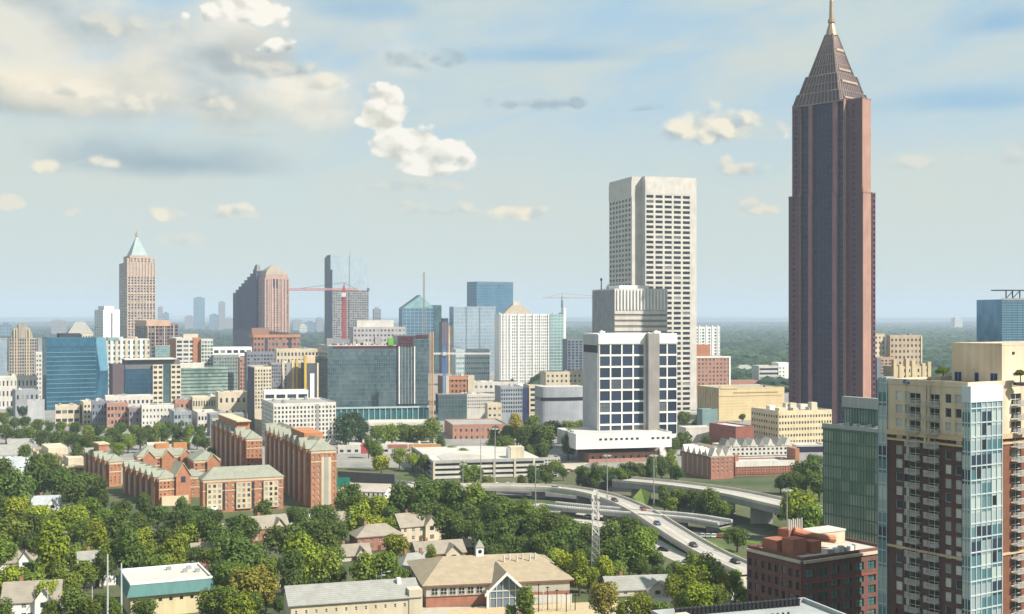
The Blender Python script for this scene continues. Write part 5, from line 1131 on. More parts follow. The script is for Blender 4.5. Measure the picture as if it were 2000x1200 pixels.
b = simple('far_low_row', 'low grey roofed row left of the white banded office', 'low building', 1420, 1350, 1484, 745, a=10, depth=14, mat=PBRICK, vb=760, front=dict(nx=8, ny=1, fx=.4, fy=.4)); b.done()
b = simple('cream_office', 'cream five-storey office with rows of small windows and a crowded white rooftop', 'office building', 1520, 780, 1624, 806, l=1468, a=19, mat=wall('cream_brick', (.66, .56, .36)), vb=870, front=dict(nx=19, ny=5, fx=.55, fy=.42), left=dict(nx=11, ny=5, fx=.6, fy=.42), par=1.0, roof=ROOFG)
rr = random.Random(9)
for i in range(9): q = MB(); x = 2+rr.random()*(b.w-9); y = 3+rr.random()*14; q.box(x, y, b.h+.13, x+3.5+rr.random()*3, y+3+rr.random()*2, b.h+2+rr.random()*4); q.build('roof_unit', rr.choice((WHITE, OFFW, CREAM)), b.root)
b.done()
b = simple('red_brick_flat_block', 'flat red brick block with a white roof left of the cream office', 'brick building', 1438, 770, 1472, 836, l=1386, a=24, mat=wall('dull_red_brick', (.28, .10, .075), scale=.5), roof=ROOFW, vb=850, left=dict(nx=7, ny=1, fx=.3, fy=.3)); b.done()
simple('pale_street_block', 'low pale flat block among trees in front of the red brick flat block', 'low building', 1340, 800, 1400, 838, a=14, depth=14, mat=OFFW, vb=850, roof=ROOFW).done()
b = simple('blue_shed', 'small teal-grey shed with white roof left of the red brick flat block', 'shed', 1372, 860, 1402, 802, a=14, depth=10, mat=wall('teal_grey_wall', (.20, .30, .30)), roof=ROOFW, vb=835); b.done()
b = simple('dark_window_block', 'low beige block with a continuous dark window band right of the gabled brick row', 'low building', 1556, 700, 1614, 872, a=8, depth=14, mat=OFFW, vb=900, roof=ROOFW); b.slab('front', 0, b.t(884), b.w, b.t(873), wall('dark_blue_band', (.02, .025, .05)), 'window_band', .5); b.slab('front', 0, 0, b.w, b.t(884)-.02, wall('lilac_grey_wall', (.42, .39, .39)), 'base_wall', .5); b.done()
b = simple('beige_slab_tower', 'beige twin slab tower right of the spired tower', 'apartment tower', 1738, 1000, 1800, 657, l=1731, a=18, mat=wall('beige_stone', (.46, .37, .26)), vb=760, front=dict(nx=8, ny=9, fx=.45, fy=.45), units=3); b.slab('front', b.w-1.2, 0, b.w, b.h, CREAM, 'edge_strip', .9)
b.box(-14, 6, 0, -.6, 24, b.t(652), b.mat, 'left_slab'); b.fac(((-14, 6), (1, 0), 13.4), 4, 9, .4, .45, t0=b.t(745), t1=b.t(655), mat=CREAM); b.done()
b = simple('brown_striped_tower', 'tan brown apartment tower with stacked windows between the spired tower and castle block', 'apartment tower', 1712, 900, 1748, 700, a=18, depth=14, mat=wall('pink_tan_wall', (.44, .30, .22)), vb=770, front=dict(nx=5, ny=11, fx=.6, fy=.5)); b.slab('front', -.3, 0, b.w*.22, b.h, wall('slate_blue_wall', (.20, .23, .27)), 'glass_strip', .8); b.done()
b = simple('castle_block', 'cream castle-like block with turrets behind the brick tower roof', 'apartment building', 1745, 880, 1815, 716, a=18, depth=12, mat=wall('cream_sand', (.58, .47, .29)), vb=770, front=dict(nx=8, ny=4, fx=.4, fy=.5), par=0)
for i, px in enumerate((1747, 1758, 1771, 1783, 1803, 1814)): q = MB(); x = b.sx(px); q.box(x-1.3, -1.0, b.h-8, x+1.3, 2, b.h+(5, 1, 5.5, 4, 2, 3)[i]); q.build('turret', b.mat, b.root)
b.done()
# ================================================================== brick dormitories
STONE = wall('cream_stone_trim', (.62, .52, .36)); GLZ = wall('grey_glazed_strip', (.38, .37, .34), rough=.4)
def dorm(name, label, c, D, r, top, l, a, floors, nf, bays=0, rise=4.0, vb=None, roofm=GRNSH, strips=(), depth=None, hip=True, bay_rise=3.2, base=0):
    b = Bld(name, label, 'dormitory', c, D, r, top, l=l, a=a, mat=OBRICK, core='wall', group='brick dormitory wings', depth=depth, base=base)
    t0 = b.t(vb) if vb else 1.0
    b.fac('front', nf, floors, .36, .52, t0=t0, t1=b.h-1.2, dep=.35, glass=WGC, frame=OFFW if D < 600 else None, tw=2)
    b.slab('front', 0, b.h-1.2, b.w, b.h, STONE, 'frieze', .45); b.slab('left', 0, b.h-1.2, b.d, b.h, STONE, 'frieze', .45)
    if t0 > .2: b.slab('front', 0, 0, b.w, t0, OBRICK, 'wall', .35)
    b.one('front', 0, b.h-5.2, b.w, b.h-4.7, STONE, 'string_course', .5)
    for f0, f1, m_ in strips:
        b.one('front', b.w*f0, 1, b.w*f1, b.h-3, m_, 'stone_strip', .6)
    if bays:
        bw = b.d/bays
        for i in range(bays):
            o, e = (0, b.d-bw*(i+.5)), (0, -1); q = MB(); hw = bw*.27
            q.face_box(o, e, -hw, 0, hw, b.h+.6, -.02, 1.5); bo = q.build('bay', OBRICK, b.root)
            q = MB(); q.face_box(o, e, -hw*.38, 1, hw*.38, b.h-2.2, 1.48, 1.62); q.build('window_strip', GLZ, bo)
            q = MB(); P = lambda s_, n_, z_: (-n_, o[1]-s_, z_)
            z = b.h+.62; zr = z+bay_rise
            q.quad(P(-hw-.3, 1.78, z), P(hw+.3, 1.78, z), P(0, 1.78, zr)); q.build('bay_gable', STONE, bo); q = MB(); q.quad(P(-hw-.3, 1.75, z), P(0, 1.75, zr), P(0, -4, zr), P(-hw-.3, -4, z)); q.quad(P(0, 1.75, zr), P(hw+.3, 1.75, z), P(hw+.3, -4, z), P(0, -4, zr)); q.quad(P(hw+.3, 1.75, z), P(-hw-.3, 1.75, z), P(-hw-.3, -4, z), P(hw+.3, -4, z))
            q.build('bay_roof', roofm, bo)
            b.slab('left', bw*(i+.5)-bw*.46, 1.5, bw*(i+.5)-bw*.34, b.h-2, GLZ, 'window_strip', .1)
    if hip: b.hip(roofm, rise)
    else: b.gable(roofm, rise, 'x')
    return b
def gable_front(b, s0, s1, zt, rise, y=-1.6, depth=10, mat=None, vent=True, roofm=GRNSH):
    """a projecting gabled tower on the front of a wing"""
    m_ = mat or b.mat; q = MB(); q.box(s0, y, 0, s1, depth, zt); m = (s0+s1)/2
    q.quad((s0, y, zt), (s1, y, zt), (m, y, zt+rise)); q.quad((s1, depth, zt), (s0, depth, zt), (m, depth, zt+rise)); g = q.build('gable_tower', m_, b.root)
    r = MB(); k = .5
    for x0, x1 in ((s0-k, m), (s1+k, m)):
        P = [(x0, y-.5, zt-.4), (x1, y-.5, zt+rise+.1), (x1, depth+.3, zt+rise+.1), (x0, depth+.3, zt-.4)]
        if x0 > x1: P = [P[1], P[0], P[3], P[2]]
        slabq(r, P, .35, False)
    r.build('gable_roof', STONE, g)
    if vent:
        w = MB(); w.box(m-1.0, y-.18, zt-3.2, m+1.0, y-.05, zt-.6); w.build('window', WG, g)
    return g
b = dorm('brick_dormitory', 'tall long brick dormitory wing with a green-grey roof at the right of the complex', 607, 545, 657, 881, 521, 22, 9, 5, bays=9, rise=5, bay_rise=3.8, strips=((.40, .50, STONE), (.50, .68, GLZ), (.68, .78, STONE)))
b.box(b.w*.1, b.d*.18, b.h+1.2, b.w*.86, b.d*.46, b.h+6.2, wall('orange_stucco_block', (.50, .22, .10)), 'roof_block')
gable_front(b, b.w*.02, b.w*.55, b.h-.2, 5.5, y=6, depth=16, vent=False)
b.done()
b = dorm('brick_dormitory', 'second tall brick dormitory wing partly hidden behind the tallest one', 481, 650, 512, 858, 415, 24, 8, 4, bays=7, rise=4, bay_rise=3.8)
b.box(b.w*.1, b.d*.3, b.h+1.2, b.w*.95, b.d*.85, b.h+6.8, wall('orange_stucco_block', (.50, .22, .10)), 'roof_block'); b.box(b.w*.05, b.d*.28, b.h+6.8, b.w*1.0, b.d*.87, b.h+7.4, STONE, 'cornice'); b.done()
b = dorm('brick_dormitory', 'low front brick dormitory block with three flat bays and a broad slate hip roof', 396, 530, 553, 938, 390, 20, 5, 12, rise=4.8)
for f in (.14, .5, .84):
    b.one('front', b.w*f-3.2, 1, b.w*f+3.2, b.h-1.3, OBRICK, 'bay', .95)
    b.fac(((b.w*f-3.2, -.95), (1, 0), 6.4), 3, 5, .55, .6, t0=1.2, t1=b.h-1.6, dep=.2, mat=STONE, part='bay_surround', glass=WGC); b.parts.pop(('bay_surround', STONE.name))[0].build('bay_surround', STONE, b.root)
    b.one('front', b.w*f+3.6, 1, b.w*f+4.6, b.h-1.6, DARK, 'downpipe_recess', .5) if f < .8 else None  # proud strip coloured dark to imitate a shaded recess
b.one('front', -1, 0, 6, 2.4, WHITE, 'porch', 5); b.done()
b = dorm('brick_dormitory', 'left front brick dormitory wing with a row of pointed bays in shade', 310, 550, 347, 936, 243, 33, 6, 5, bays=6, rise=3.6, bay_rise=2.8)
gable_front(b, b.w*.86, b.w*1.62, b.h+1.2, 5.6); b.slab('front', b.w*.1, 0, b.w*1.5, 4.2, STONE, 'entrance_block', 1.9); b.done()
b = dorm('brick_dormitory', 'leftmost brick dormitory wing with pointed bays and a small brick roof tower', 213, 612, 243, 903, 167, 33, 7, 4, bays=5, rise=3.6, bay_rise=2.8, strips=((.78, .95, STONE),))
b.box(1, b.d*.5, b.h, b.w*.8, b.d*.72, b.h+6.5, OBRICK, 'roof_tower'); b.box(.7, b.d*.49, b.h+6.5, b.w*.83, b.d*.73, b.h+7.2, STONE, 'cornice'); b.done()
b = dorm('brick_dormitory', 'rear gabled brick dormitory block with orange dormers behind the left front wing', 268, 640, 372, 893, 262, 20, 4, 9, rise=5.5, vb=925)
for f in (.1, .45, .8): gable_front(b, b.w*f, b.w*f+6, b.h-.2, 3.4, vent=False)
for f in (.36, .7): b.box(b.w*f, b.d*.3, b.h+2.5, b.w*f+7, b.d*.6, b.h+6.0, wall('orange_stucco_block', (.50, .22, .10)), 'roof_block')
b.done()
b = dorm('brick_dormitory', 'small rear brick dormitory block touching the second tall wing', 378, 625, 430, 900, 366, 22, 4, 5, rise=4, vb=940); gable_front(b, b.w*.5, b.w*.5+6, b.h-.2, 3.4, vent=False); b.done()
b = dorm('brick_dormitory', 'recessed brick link between the gabled tower and the low front block', 352, 575, 402, 932, None, 20, 5, 5, rise=3, depth=12); b.done()

# ---- older row houses and halls at the far left
for nm, lb, c, D_, r_, tp, l_, m_, rf, rs in (
    ('brick_hall', 'dull brick hall with a cream flat upper storey left of the dormitories', 88, 690, 140, 895, 64, wall('dull_pink_brick', (.36, .20, .15), scale=.5), SHING, 2.0),
    ('brick_hall', 'smaller tan brick hall tucked against the leftmost dormitory wing', 128, 650, 170, 915, 110, wall('dull_pink_brick', (.36, .20, .15), scale=.5), SHING, 1.5),
    ('white_gable_house', 'white gabled house with a pale green roof at the left edge', -30, 700, 48, 890, None, OFFW, GSHING, 5.0),
    ('white_gable_house', 'second pale gabled house behind the one at the left edge', 16, 760, 62, 873, None, OFFW, GSHING, 4.0),
    ('white_shed', 'low shed with a broad pale grey-blue roof at the left edge', -20, 620, 62, 915, None, WHITE, wall('pale_blue_grey_roof', (.42, .45, .47)), 4.5)):
    b = Bld(nm, lb, 'house' if 'house' in nm else 'hall', c, D_, r_, tp, l=l_, a=22, depth=18, mat=m_)
    b.fac('front', 5, 3, .4, .4, t0=1, t1=b.h-.5, glass=WG)
    if nm == 'brick_hall':
        b.hip(rf, rs); b.box(b.w*.2, b.d*.15, b.h+.2, b.w*.95, b.d*.7, b.h+4.5, CREAM, 'upper_storey')
        for i in range(3): b.slab('left', b.d*(i+.5)/3-1, 0, b.d*(i+.5)/3+1, b.h+1.5, STONE, 'pier', 1.0)
    else: b.gable(rf, rs, 'x')
    b.done()
b = Bld('long_white_roof', 'long low white roof among the tree band above the brick halls', 'low building', 66, 820, 164, 858, a=12, depth=14, mat=OFFW, roof=ROOFW); b.done()
b = Bld('cream_low_roof', 'cream low building beyond the rear dormitory block', 'low building', 288, 740, 330, 872, a=18, depth=16, mat=CREAM, roof=ROOFW); b.fac('front', 6, 1, .4, .4, t0=1, t1=b.h); b.done()
b = Bld('cream_low_roof', 'second cream low building left of the tall dormitories in the trees', 'low building', 316, 800, 372, 865, a=18, depth=16, mat=CREAM, roof=ROOFW); b.fac('front', 6, 1, .4, .4, t0=1, t1=b.h); b.done()
b = Bld('white_roof_shelter', 'low white roofed shelter at the foot of the tall dormitory', 'shelter', 560, 505, 672, 1012, a=16, depth=9, mat=WHITE, core=None)
q = MB(); q.box(0, 0, b.h-.7, b.w, b.d, b.h); q.build('roof', WHITE, b.root)
for i in range(6):
    q = MB(); q.box(b.w*i/5.2+.2, .3, 0, b.w*i/5.2+.6, .7, b.h-.7); q.build('column', OFFW, b.root)
b.done()

# ================================================================== parking deck, gabled brick row, low walls
b = Bld('concrete_parking_deck', 'grey concrete parking deck with horizontal openings below the brick row', 'parking deck', 846, 640, 1062, 903, l=806, a=13, depth=30, mat=DARK, core='dark_interior')  # solid core coloured dark in place of shade between the open floors
for j in range(4):
    z = .3+j*(b.h+.6-.3)/3.55; b.slab('front', 0, z, b.w, z+1.3, OFFW, 'deck_band', .6)
    b.slab('left', 0, z, b.d, z+1.1, CONC, 'deck_band', .6)
b.slab('front', 0, b.h-.6, b.w, b.h+.9, CONC, 'deck_parapet', .75); b.slab('left', 0, b.h-.6, b.d, b.h+.9, CONC, 'deck_parapet', .75)
for i in range(6): b.slab('left', b.d*i/5.2, 0, b.d*i/5.2+.8, b.h, OFFW, 'post', .7)
for px in (847, 905, 965, 1005, 1042): b.one('front', b.sx(px)-.5, 0, b.sx(px)+.6, b.h+.6, CREAM, 'post', 1.0)
b.mb('roof', ROOFW).box(.5, .5, b.h-.05, b.w-.5, b.d-.5, b.h+.1)
q = MB(); n = 10
for i in range(n):
    t0_, t1_ = i/n, (i+1)/n; f = lambda t: (b.sx(868)+(b.sx(985)-b.sx(868))*t, b.h+.3+2.6*math.sin(math.pi*min(1, t*1.15))**.8 if t < .87 else b.h+.4)
    (xa, za), (xb, zb) = f(t0_), f(t1_); q.quad((xa, 6, za), (xb, 6, zb), (xb, 24, zb), (xa, 24, za)); q.quad((xa, 6, b.h+.1), (xb, 6, b.h+.1), (xb, 6, zb), (xa, 6, za))
q.build('curved_membrane', ROOFW, b.root); b.box(b.sx(1003), 7, b.h, b.sx(1030), 15, b.h+6, CREAM, 'stair_house'); b.box(b.sx(1000), 7.5, b.h, b.sx(1003)-.05, 14, b.h+5.4, WHITE, 'stair_flank'); b.done()
b = Bld('low_garage_link', 'low slatted grey link between the parking deck and the white podium', 'low building', 1020, 690, 1094, 898, a=12, depth=12, mat=CONC, roof=ROOFG); b.fac('front', 12, 2, .6, .5, t0=1, t1=b.h, glass=WGD); b.done()

WT = wall('white_gable_trim', (.70, .66, .60)); PB = wall('warm_red_brick', (.38, .17, .115), scale=.5)
b = Bld('gabled_brick_row', 'brick apartment row with white gabled dormers below the cream office', 'apartment building', 1388, 640, 1432, 893, l=1331, a=21, mat=PB, core='wall')
b.fac('front', 5, 4, .42, .55, t0=3, t1=b.h-.3, glass=WG, frame=WT, tw=2); b.slab('front', 0, 0, b.w, 3, PB, 'wall', .35); b.slab('front', 0, b.h-.3, b.w, b.h+.3, WT, 'cornice', .5)
for i in range(6): b.slab('left', b.d*(i+.25)/6, 1, b.d*(i+.5)/6, b.h-1, GLZ, 'window_strip', .15)
b.hip(SHING, 5.0)
for i in range(3):
    s0 = b.w*(i*.32+.02); q = MB(); zt = b.h+.3; q.quad((s0, -.7, zt), (s0+b.w*.28, -.7, zt), (s0+b.w*.14, -.7, zt+4.2)); q.quad((s0, -.7, zt), (s0+b.w*.14, -.7, zt+4.2), (s0+b.w*.14, 7, zt+4.2), (s0, 7, zt)); q.quad((s0+b.w*.14, -.7, zt+4.2), (s0+b.w*.28, -.7, zt), (s0+b.w*.28, 7, zt), (s0+b.w*.14, 7, zt+4.2)); q.build('dormer', WT, b.root)
for i in range(5):
    o, e = (0, b.d*(i+.7)/5.2), (0, -1); q = MB(); P = lambda s_, n_, z_: (-n_, o[1]-s_, z_); z = b.h+.2
    q.quad(P(-2.2, .7, z), P(2.2, .7, z), P(0, .7, z+3.8)); q.quad(P(-2.2, .7, z), P(0, .7, z+3.8), P(0, -7, z+3.8), P(-2.2, -7, z)); q.quad(P(0, .7, z+3.8), P(2.2, .7, z), P(2.2, -7, z), P(0, -7, z+3.8)); q.build('dormer', WT, b.root)
b.done()
b = Bld('gabled_rear_row', 'white rear row with a line of small peaked dormers behind the gabled brick row', 'apartment building', 1412, 690, 1546, 874, a=12, depth=16, mat=WT, roof=ROOFW)
b.fac('front', 16, 2, .5, .5, t0=b.t(892), t1=b.h-.2, glass=WG)
for i in range(8):
    s0 = b.w*i/8+.4; q = MB(); w_ = b.w/8-.9; zt = b.h+.2; q.quad((s0, -.6, zt), (s0+w_, -.6, zt), (s0+w_/2, -.6, zt+4.4)); q.quad((s0, -.6, zt), (s0+w_/2, -.6, zt+4.4), (s0+w_/2, 9, zt+4.4), (s0, 9, zt)); q.quad((s0+w_/2, -.6, zt+4.4), (s0+w_, -.6, zt), (s0+w_, 9, zt), (s0+w_/2, 9, zt+4.4)); q.build('dormer', WT if i % 2 else GSHING, b.root)
b.done()
b = Bld('brick_front_row', 'low pinkish brick building with a white flat roof right of the gabled brick row', 'brick building', 1436, 652, 1552, 905, a=12, depth=14, mat=PB, roof=wall('aqua_white_roof', (.52, .58, .56)))
b.fac('front', 22, 3, .5, .62, t0=1, t1=b.h-2, glass=window_glass('brick_tinted_glass', c=(.16, .09, .075), light=(.32, .2, .17), share=.3)); b.slab('front', 0, b.h-2, b.w, b.h+1, WT, 'cornice', .5); b.box(b.w*.02, 2, b.h, b.w*.08, 6, b.h+4, OBRICK, 'chimney'); b.box(b.w+.05, -.6, 0, b.w+2.5, 10, b.h+7, OBRICK, 'stair_tower'); b.done()
for i, (px, py, L_, hh, lb) in enumerate(((660, 948, 62, 7, 'dark retaining wall beside the sunken street right of the tall dormitory'), (1135, 958, 120, 4.5, 'long dark retaining wall above the curved ramp'))):
    D_ = GD(py); q = MB(); q.box(0, 0, 0, L_/F*D_*(2.0 if i == 0 else 1.3), 1.2, hh); o = q.build('retaining_wall', wall('dark_stone_wall', (.10, .10, .115))); o.location = (X(px, D_), D_, 0); o.rotation_euler = (0, 0, R(-14 if i else -22)); tag(o, lb, 'wall')
# grey roofed long block under the trench
b = Bld('grey_roofed_depot', 'long low depot with a pale tan roof right of the tall dormitory', 'depot', 662, 575, 752, 958, a=-12, depth=16, mat=WHITE); b.fac('front', 10, 1, .4, .5, t0=.5, t1=b.h); b.gable(wall('tan_metal_roof', (.42, .38, .33)), 2.6); b.done()
# green direction sign on a gantry
root = thing('highway_sign', 'green highway sign panel on a gantry right of the tall dormitory', 'road sign', (X(672, 560), 560, 0)); q = MB(); q.box(-3.2, -.1, 7.2, 2.6, .1, 11.6); q.build('sign_panel', GSIGN, root)
q = MB(); q.bar((-3.6, .3, 0), (-3.6, .3, 12), .18); q.build('post', STEEL, root); q = MB(); q.bar((-3.6, .3, 9.5), (3.2, .3, 9.5), .15); q.build('beam', STEEL, root)

# ================================================================== foreground buildings
b = Bld('brick_school', 'brick school with a tan hip roof, white gabled glass entrance and a small cupola', 'school', 832, 358, 1112, 1143, l=803, a=11, mat=PB, core='wall')
b.slab('front', 0, b.h-3.4, b.w, b.h, wall('pale_frieze', (.52, .48, .40)), 'frieze', .35); b.slab('left', 0, b.h-3.4, b.d, b.h, wall('pale_frieze', (.52, .48, .40)), 'frieze', .35)
for i in range(6): b.win('front', 2.5+i*2.65, b.h-2.0, 1.9, 2.0, WGD, OFFW, 2, .42)
for i in range(3): b.win('left', b.d*(i+.6)/3.4, b.h-2.0, 1.9, 2.0, WGD, OFFW, 2, .42)
b.fac('front', 7, 1, .3, .3, t0=.3, t1=b.h-3.4, s0=b.sx(1035), s1=b.w, dep=.3, glass=WGD)
b.hip(SHING, 4.7, over=1.3, inset=9)
g0, g1 = b.sx(945), b.sx(1022); zt = b.h-1.5; m = (g0+g1)/2
q = MB(); q.box(g0+1.2, -3.4, 0, g1-1.2, 6, zt); q.quad((g0+1.2, -3.4, zt), (g1-1.2, -3.4, zt), (m, -3.4, zt+4.6)); ent = q.build('entrance', wall('entrance_glass', (.13, .19, .24), rough=.15, spec=.6), b.root)
q = MB()
for i in range(6): x = g0+1.2+(g1-g0-2.4)*i/5; q.box(x-.09, -3.62, 0, x+.09, -3.38, zt+max(0, 4.4*(1-abs(x-m)/((g1-g0)/2)))-.3)
for z in (2.6, 4.6, zt-.4): q.box(g0+1.2, -3.6, z, g1-1.2, -3.37, z+.16)
q.build('entrance_mullions', OFFW, ent)
q = MB()
for x0, x1 in ((g0-.4, m), (g1+.4, m)):
    P = [(x0, -5, zt-1.0), (x1, -5, zt+5.2), (x1, 12, zt+5.2), (x0, 12, zt-1.0)]
    if x0 > x1: P = [P[1], P[0], P[3], P[2]]
    slabq(q, P, .5, False)
q.build('entrance_roof', SHING, ent); q = MB()
for x0, x1 in ((g0-.6, m), (g1+.6, m)): q.quad((x0, -5.15, zt-1.7), (x1, -5.15, zt+4.3), (x1, -5.15, zt+5.4), (x0, -5.15, zt-.8)) if x0 < x1 else q.quad((x1, -5.15, zt+4.3), (x0, -5.15, zt-1.7), (x0, -5.15, zt-.8), (x1, -5.15, zt+5.4))
q.build('gable_trim', WHITE, ent)
for x in (g0+.4, g1-.4): q = MB(); q.box(x-.35, -4.6, 0, x+.35, -3.9, zt); q.build('column', WHITE, ent)
cx = b.sx(957); cy = b.d*.5
q = MB(); q.box(cx-1.15, cy-1.15, b.h+3.0, cx+1.15, cy+1.15, b.h+7.2); cu = q.build('cupola', WHITE, b.root); q = MB(); q.frus([(cx-1.4, cy-1.4), (cx+1.4, cy-1.4), (cx+1.4, cy+1.4), (cx-1.4, cy+1.4)], b.h+7.2, [(cx-.1, cy-.1), (cx+.1, cy-.1), (cx+.1, cy+.1), (cx-.1, cy+.1)], b.h+9.4); q.build('cupola_roof', GSHING, cu)
q = MB(); q.bar((cx, cy-1.22, b.h+5.9), (cx, cy-1.14, b.h+5.9), .6, .6, 12); q.build('round_window', WGD, cu)
for i in range(6): q = MB(); x = b.sx(1000+i*13); q.bar((x, b.d*.34+i % 2*1.5, b.h+3.2), (x, b.d*.34+i % 2*1.5, b.h+5.4), .3, .3, 8); q.build('roof_vent', OFFW, b.root)
b.done()
b = Bld('cream_warehouse', 'cream walled warehouse with a long grey pitched roof at the bottom left of the school', 'warehouse', 568, 322, 818, 1180, l=554, a=6, mat=CREAM, depth=14, core='wall')
b.fac('front', 13, 2, .22, .25, t0=b.h-8.5, t1=b.h-.3, glass=WG, dep=.25, frame=OFFW); b.slab('front', 0, 0, b.w, b.h-8.5, CREAM, 'wall', .25)
b.gable(GSHING, 3.2, 'x', over=.8); b.box(b.w*.92, -.5, 0, b.w+.9, 10, b.h+1.6, CREAM, 'end_tower'); q = MB(); q.box(b.w*.86, 5, b.h+1.5, b.w*.89, 6.4, b.h+3.8); q.build('chimney', WHITE, b.root); b.done()
b = Bld('teal_trim_hall', 'cream hall with a flat pale roof and sloping teal metal fascia', 'hall', 255, 345, 414, 1166, l=236, a=14, mat=wall('pale_yellow_wall', (.64, .55, .34)), core='wall', depth=15)
w, d, h = b.w, b.d, b.h
q = MB(); q.frus([(-1.2, -1.2), (w+1.2, -1.2), (w+1.2, d+1.2), (-1.2, d+1.2)], h, [(-.1, -.1), (w+.1, -.1), (w+.1, d+.1), (-.1, d+.1)], h+3.2); q.build('fascia', TEALM, b.root)
b.box(.3, .3, h+3.1, w-.3, d-.3, h+3.32, ROOFW, 'roof')
p = b.mb('parapet', WHITE); p.box(-.2, -.2, h+3.25, w+.2, .25, h+3.8); p.box(-.2, d-.25, h+3.25, w+.2, d+.2, h+3.8); p.box(-.2, .25, h+3.25, .25, d-.25, h+3.8); p.box(w-.25, .25, h+3.25, w+.2, d-.25, h+3.8)
for i in range(5): b.win('front', b.w*(.36+i*.13), h-1.5, .9, .9, WGD, None, 1, .06)
for i, (x, y) in enumerate(((.72, .5), (.8, .7), (.87, .45), (.55, .75))): q = MB(); q.box(w*x, d*y, h+3.33, w*x+1.3, d*y+1.1, h+4.3); q.build('roof_unit', STEEL, b.root)
b.done()

# ---- houses and apartment houses among the trees
HB = wall('house_brick', (.36, .17, .12), scale=.5); HW = wall('house_siding', (.60, .55, .46))
HOUSES = [  # centre px, base py, width px, eave py, rise m, turn, wall, roof, type, label
 (742, 1080, 88, 1050, 3.6, 24, HB, BSHING, 'hip', 'brick and cream apartment house with a wide grey-brown hip roof under the dark tree line'),
 (822, 1062, 78, 1028, 4.0, 28, CREAM, BSHING, 'gable', 'large cream gabled apartment house nearest the dark expressway trees'),
 (792, 1048, 46, 1024, 3.4, 28, HW, BSHING, 'gable', 'small gabled house peeking out left of the large cream gabled one'),
 (862, 1106, 92, 1082, 3.2, 20, HB, BSHING, 'gable', 'brick house with white porches in front of the large cream gabled house'),
 (690, 1100, 66, 1085, 3.0, 20, HW, BSHING, 'gable', 'low tan-roofed house below the hip-roofed apartment house'),
 (815, 1136, 60, 1112, 4.2, 30, HW, GSHING, 'hip', 'grey pyramid-roofed house touching the left end of the brick school'),
 (838, 1112, 40, 1100, 3.2, 25, HW, GSHING, 'hip', 'little grey-roofed house behind the pyramid-roofed one'),
 (528, 1060, 70, 1032, 3.8, 30, HB, BSHING, 'gable', 'brick gabled house with a tan roof below the low dormitory block'),
 (932, 1082, 44, 1065, 3.4, 24, HB, BSHING, 'gable', 'small brick gabled house left of the school cupola'),
 (1012, 1108, 84, 1088, 4.2, 16, HW, GSHING, 'hip', 'grey hip-roofed house right behind the school cupola'),
 (668, 1040, 50, 1018, 3.0, 22, HW, BSHING, 'gable', 'tan-roofed house beside the foot of the tall dormitory'),
 (405, 1110, 54, 1084, 3.4, 24, HB, BSHING, 'gable', 'tan-roofed brick house between big trees left of the yellow tree'),
 (190, 1150, 70, 1110, 4.6, 24, WHITE, GSHING, 'gable', 'tall white sided house behind the utility poles'),
 (30, 1125, 80, 1098, 4.0, 20, WHITE, BSHING, 'gable', 'white house with a tan roof at the left edge above the gabled white one'),
 (60, 1215, 110, 1175, 4.4, 14, WHITE, BSHING, 'gable', 'white gabled house with tan roof at the bottom left corner'),
 (120, 1078, 50, 1058, 3.0, 18, HW, BSHING, 'gable', 'house with only its brown roof showing in the left wood'),
 (265, 1082, 60, 1063, 3.0, 18, HW, BSHING, 'gable', 'house half hidden by lime trees in the middle of the left wood'),
 (90, 1010, 54, 985, 3.0, 16, WHITE, wall('pale_blue_grey_roof', (.42, .45, .47)), 'gable', 'white house with pale blue-grey roof among trees left of the dormitories'),
 (362, 1090, 50, 1072, 3.0, 20, HW, BSHING, 'gable', 'house with a light tan roof behind the lime trees right of the left wood'),
 (1252, 1168, 124, 1152, 2.8, 10, HW, GSHING, 'gable', 'long grey-roofed shed right of the lattice tower'),
]
for cx, by, wp, ey, rise, a_, wm, rm, ty, lb in HOUSES:
    D_ = GD(by); b = Bld('house', lb, 'house', cx-wp*.5, D_, cx+wp*.5, ey, a=a_, depth=max(7, wp/F*D_*.62), mat=wm, core='wall', group='houses among the trees')
    n = max(2, int(b.w/3.0)); fl = max(1, round(b.h/3))
    b.fac('front', n, fl, .34, .48, t0=.3, t1=b.h-.2, dep=.22, glass=WG, frame=OFFW, tw=2)
    b.fac('right' if cx < 1000 else 'left', 2, fl, .26, .48, t0=.3, t1=b.h-.2, dep=.22, glass=WG, frame=OFFW, tw=2)
    if ty == 'hip': b.hip(rm, rise, over=.7)
    else:
        b.gable(rm, rise, 'x', over=.6)
        if b.w > 11:                           # a cross gable facing the street
            s0, s1 = b.w*.58, b.w*.9; gx = (s0+s1)/2; q = MB(); q.box(s0, -1.4, 0, s1, b.d*.5, b.h); q.quad((s0, -1.4, b.h), (s1, -1.4, b.h), (gx, -1.4, b.h+rise*.8)); g = q.build('gable_wing', CREAM if wm is HB else wm, b.root)
            r = MB()
            for x0, x1 in ((s0-.5, gx), (s1+.5, gx)):
                P = [(x0, -2, b.h-.45), (x1, -2, b.h+rise*.8+.06), (x1, b.d*.5, b.h+rise*.8+.06), (x0, b.d*.5, b.h-.45)]
                if x0 > x1: P = [P[1], P[0], P[3], P[2]]
                slabq(r, P, .22, False)
            r.build('gable_roof', rm, g)
            for k in range(fl): q = MB(); q.box(gx-.8, -1.52, b.h*(k+.35)/fl, gx+.8, -1.42, b.h*(k+.8)/fl); q.build('window', WG, g)
    q = MB(); x = b.w*.25; y = b.d*.55; q.box(x, y, b.h+rise*.3, x+.9, y+.8, b.h+rise+1.0); q.build('chimney', HB, b.root)
    q = MB(); q.box(b.w*.45, -.34, 0, b.w*.45+1.1, -.23, 2.15); q.build('door', wall('house_door', (.14, .07, .05)), b.root)
    b.done()

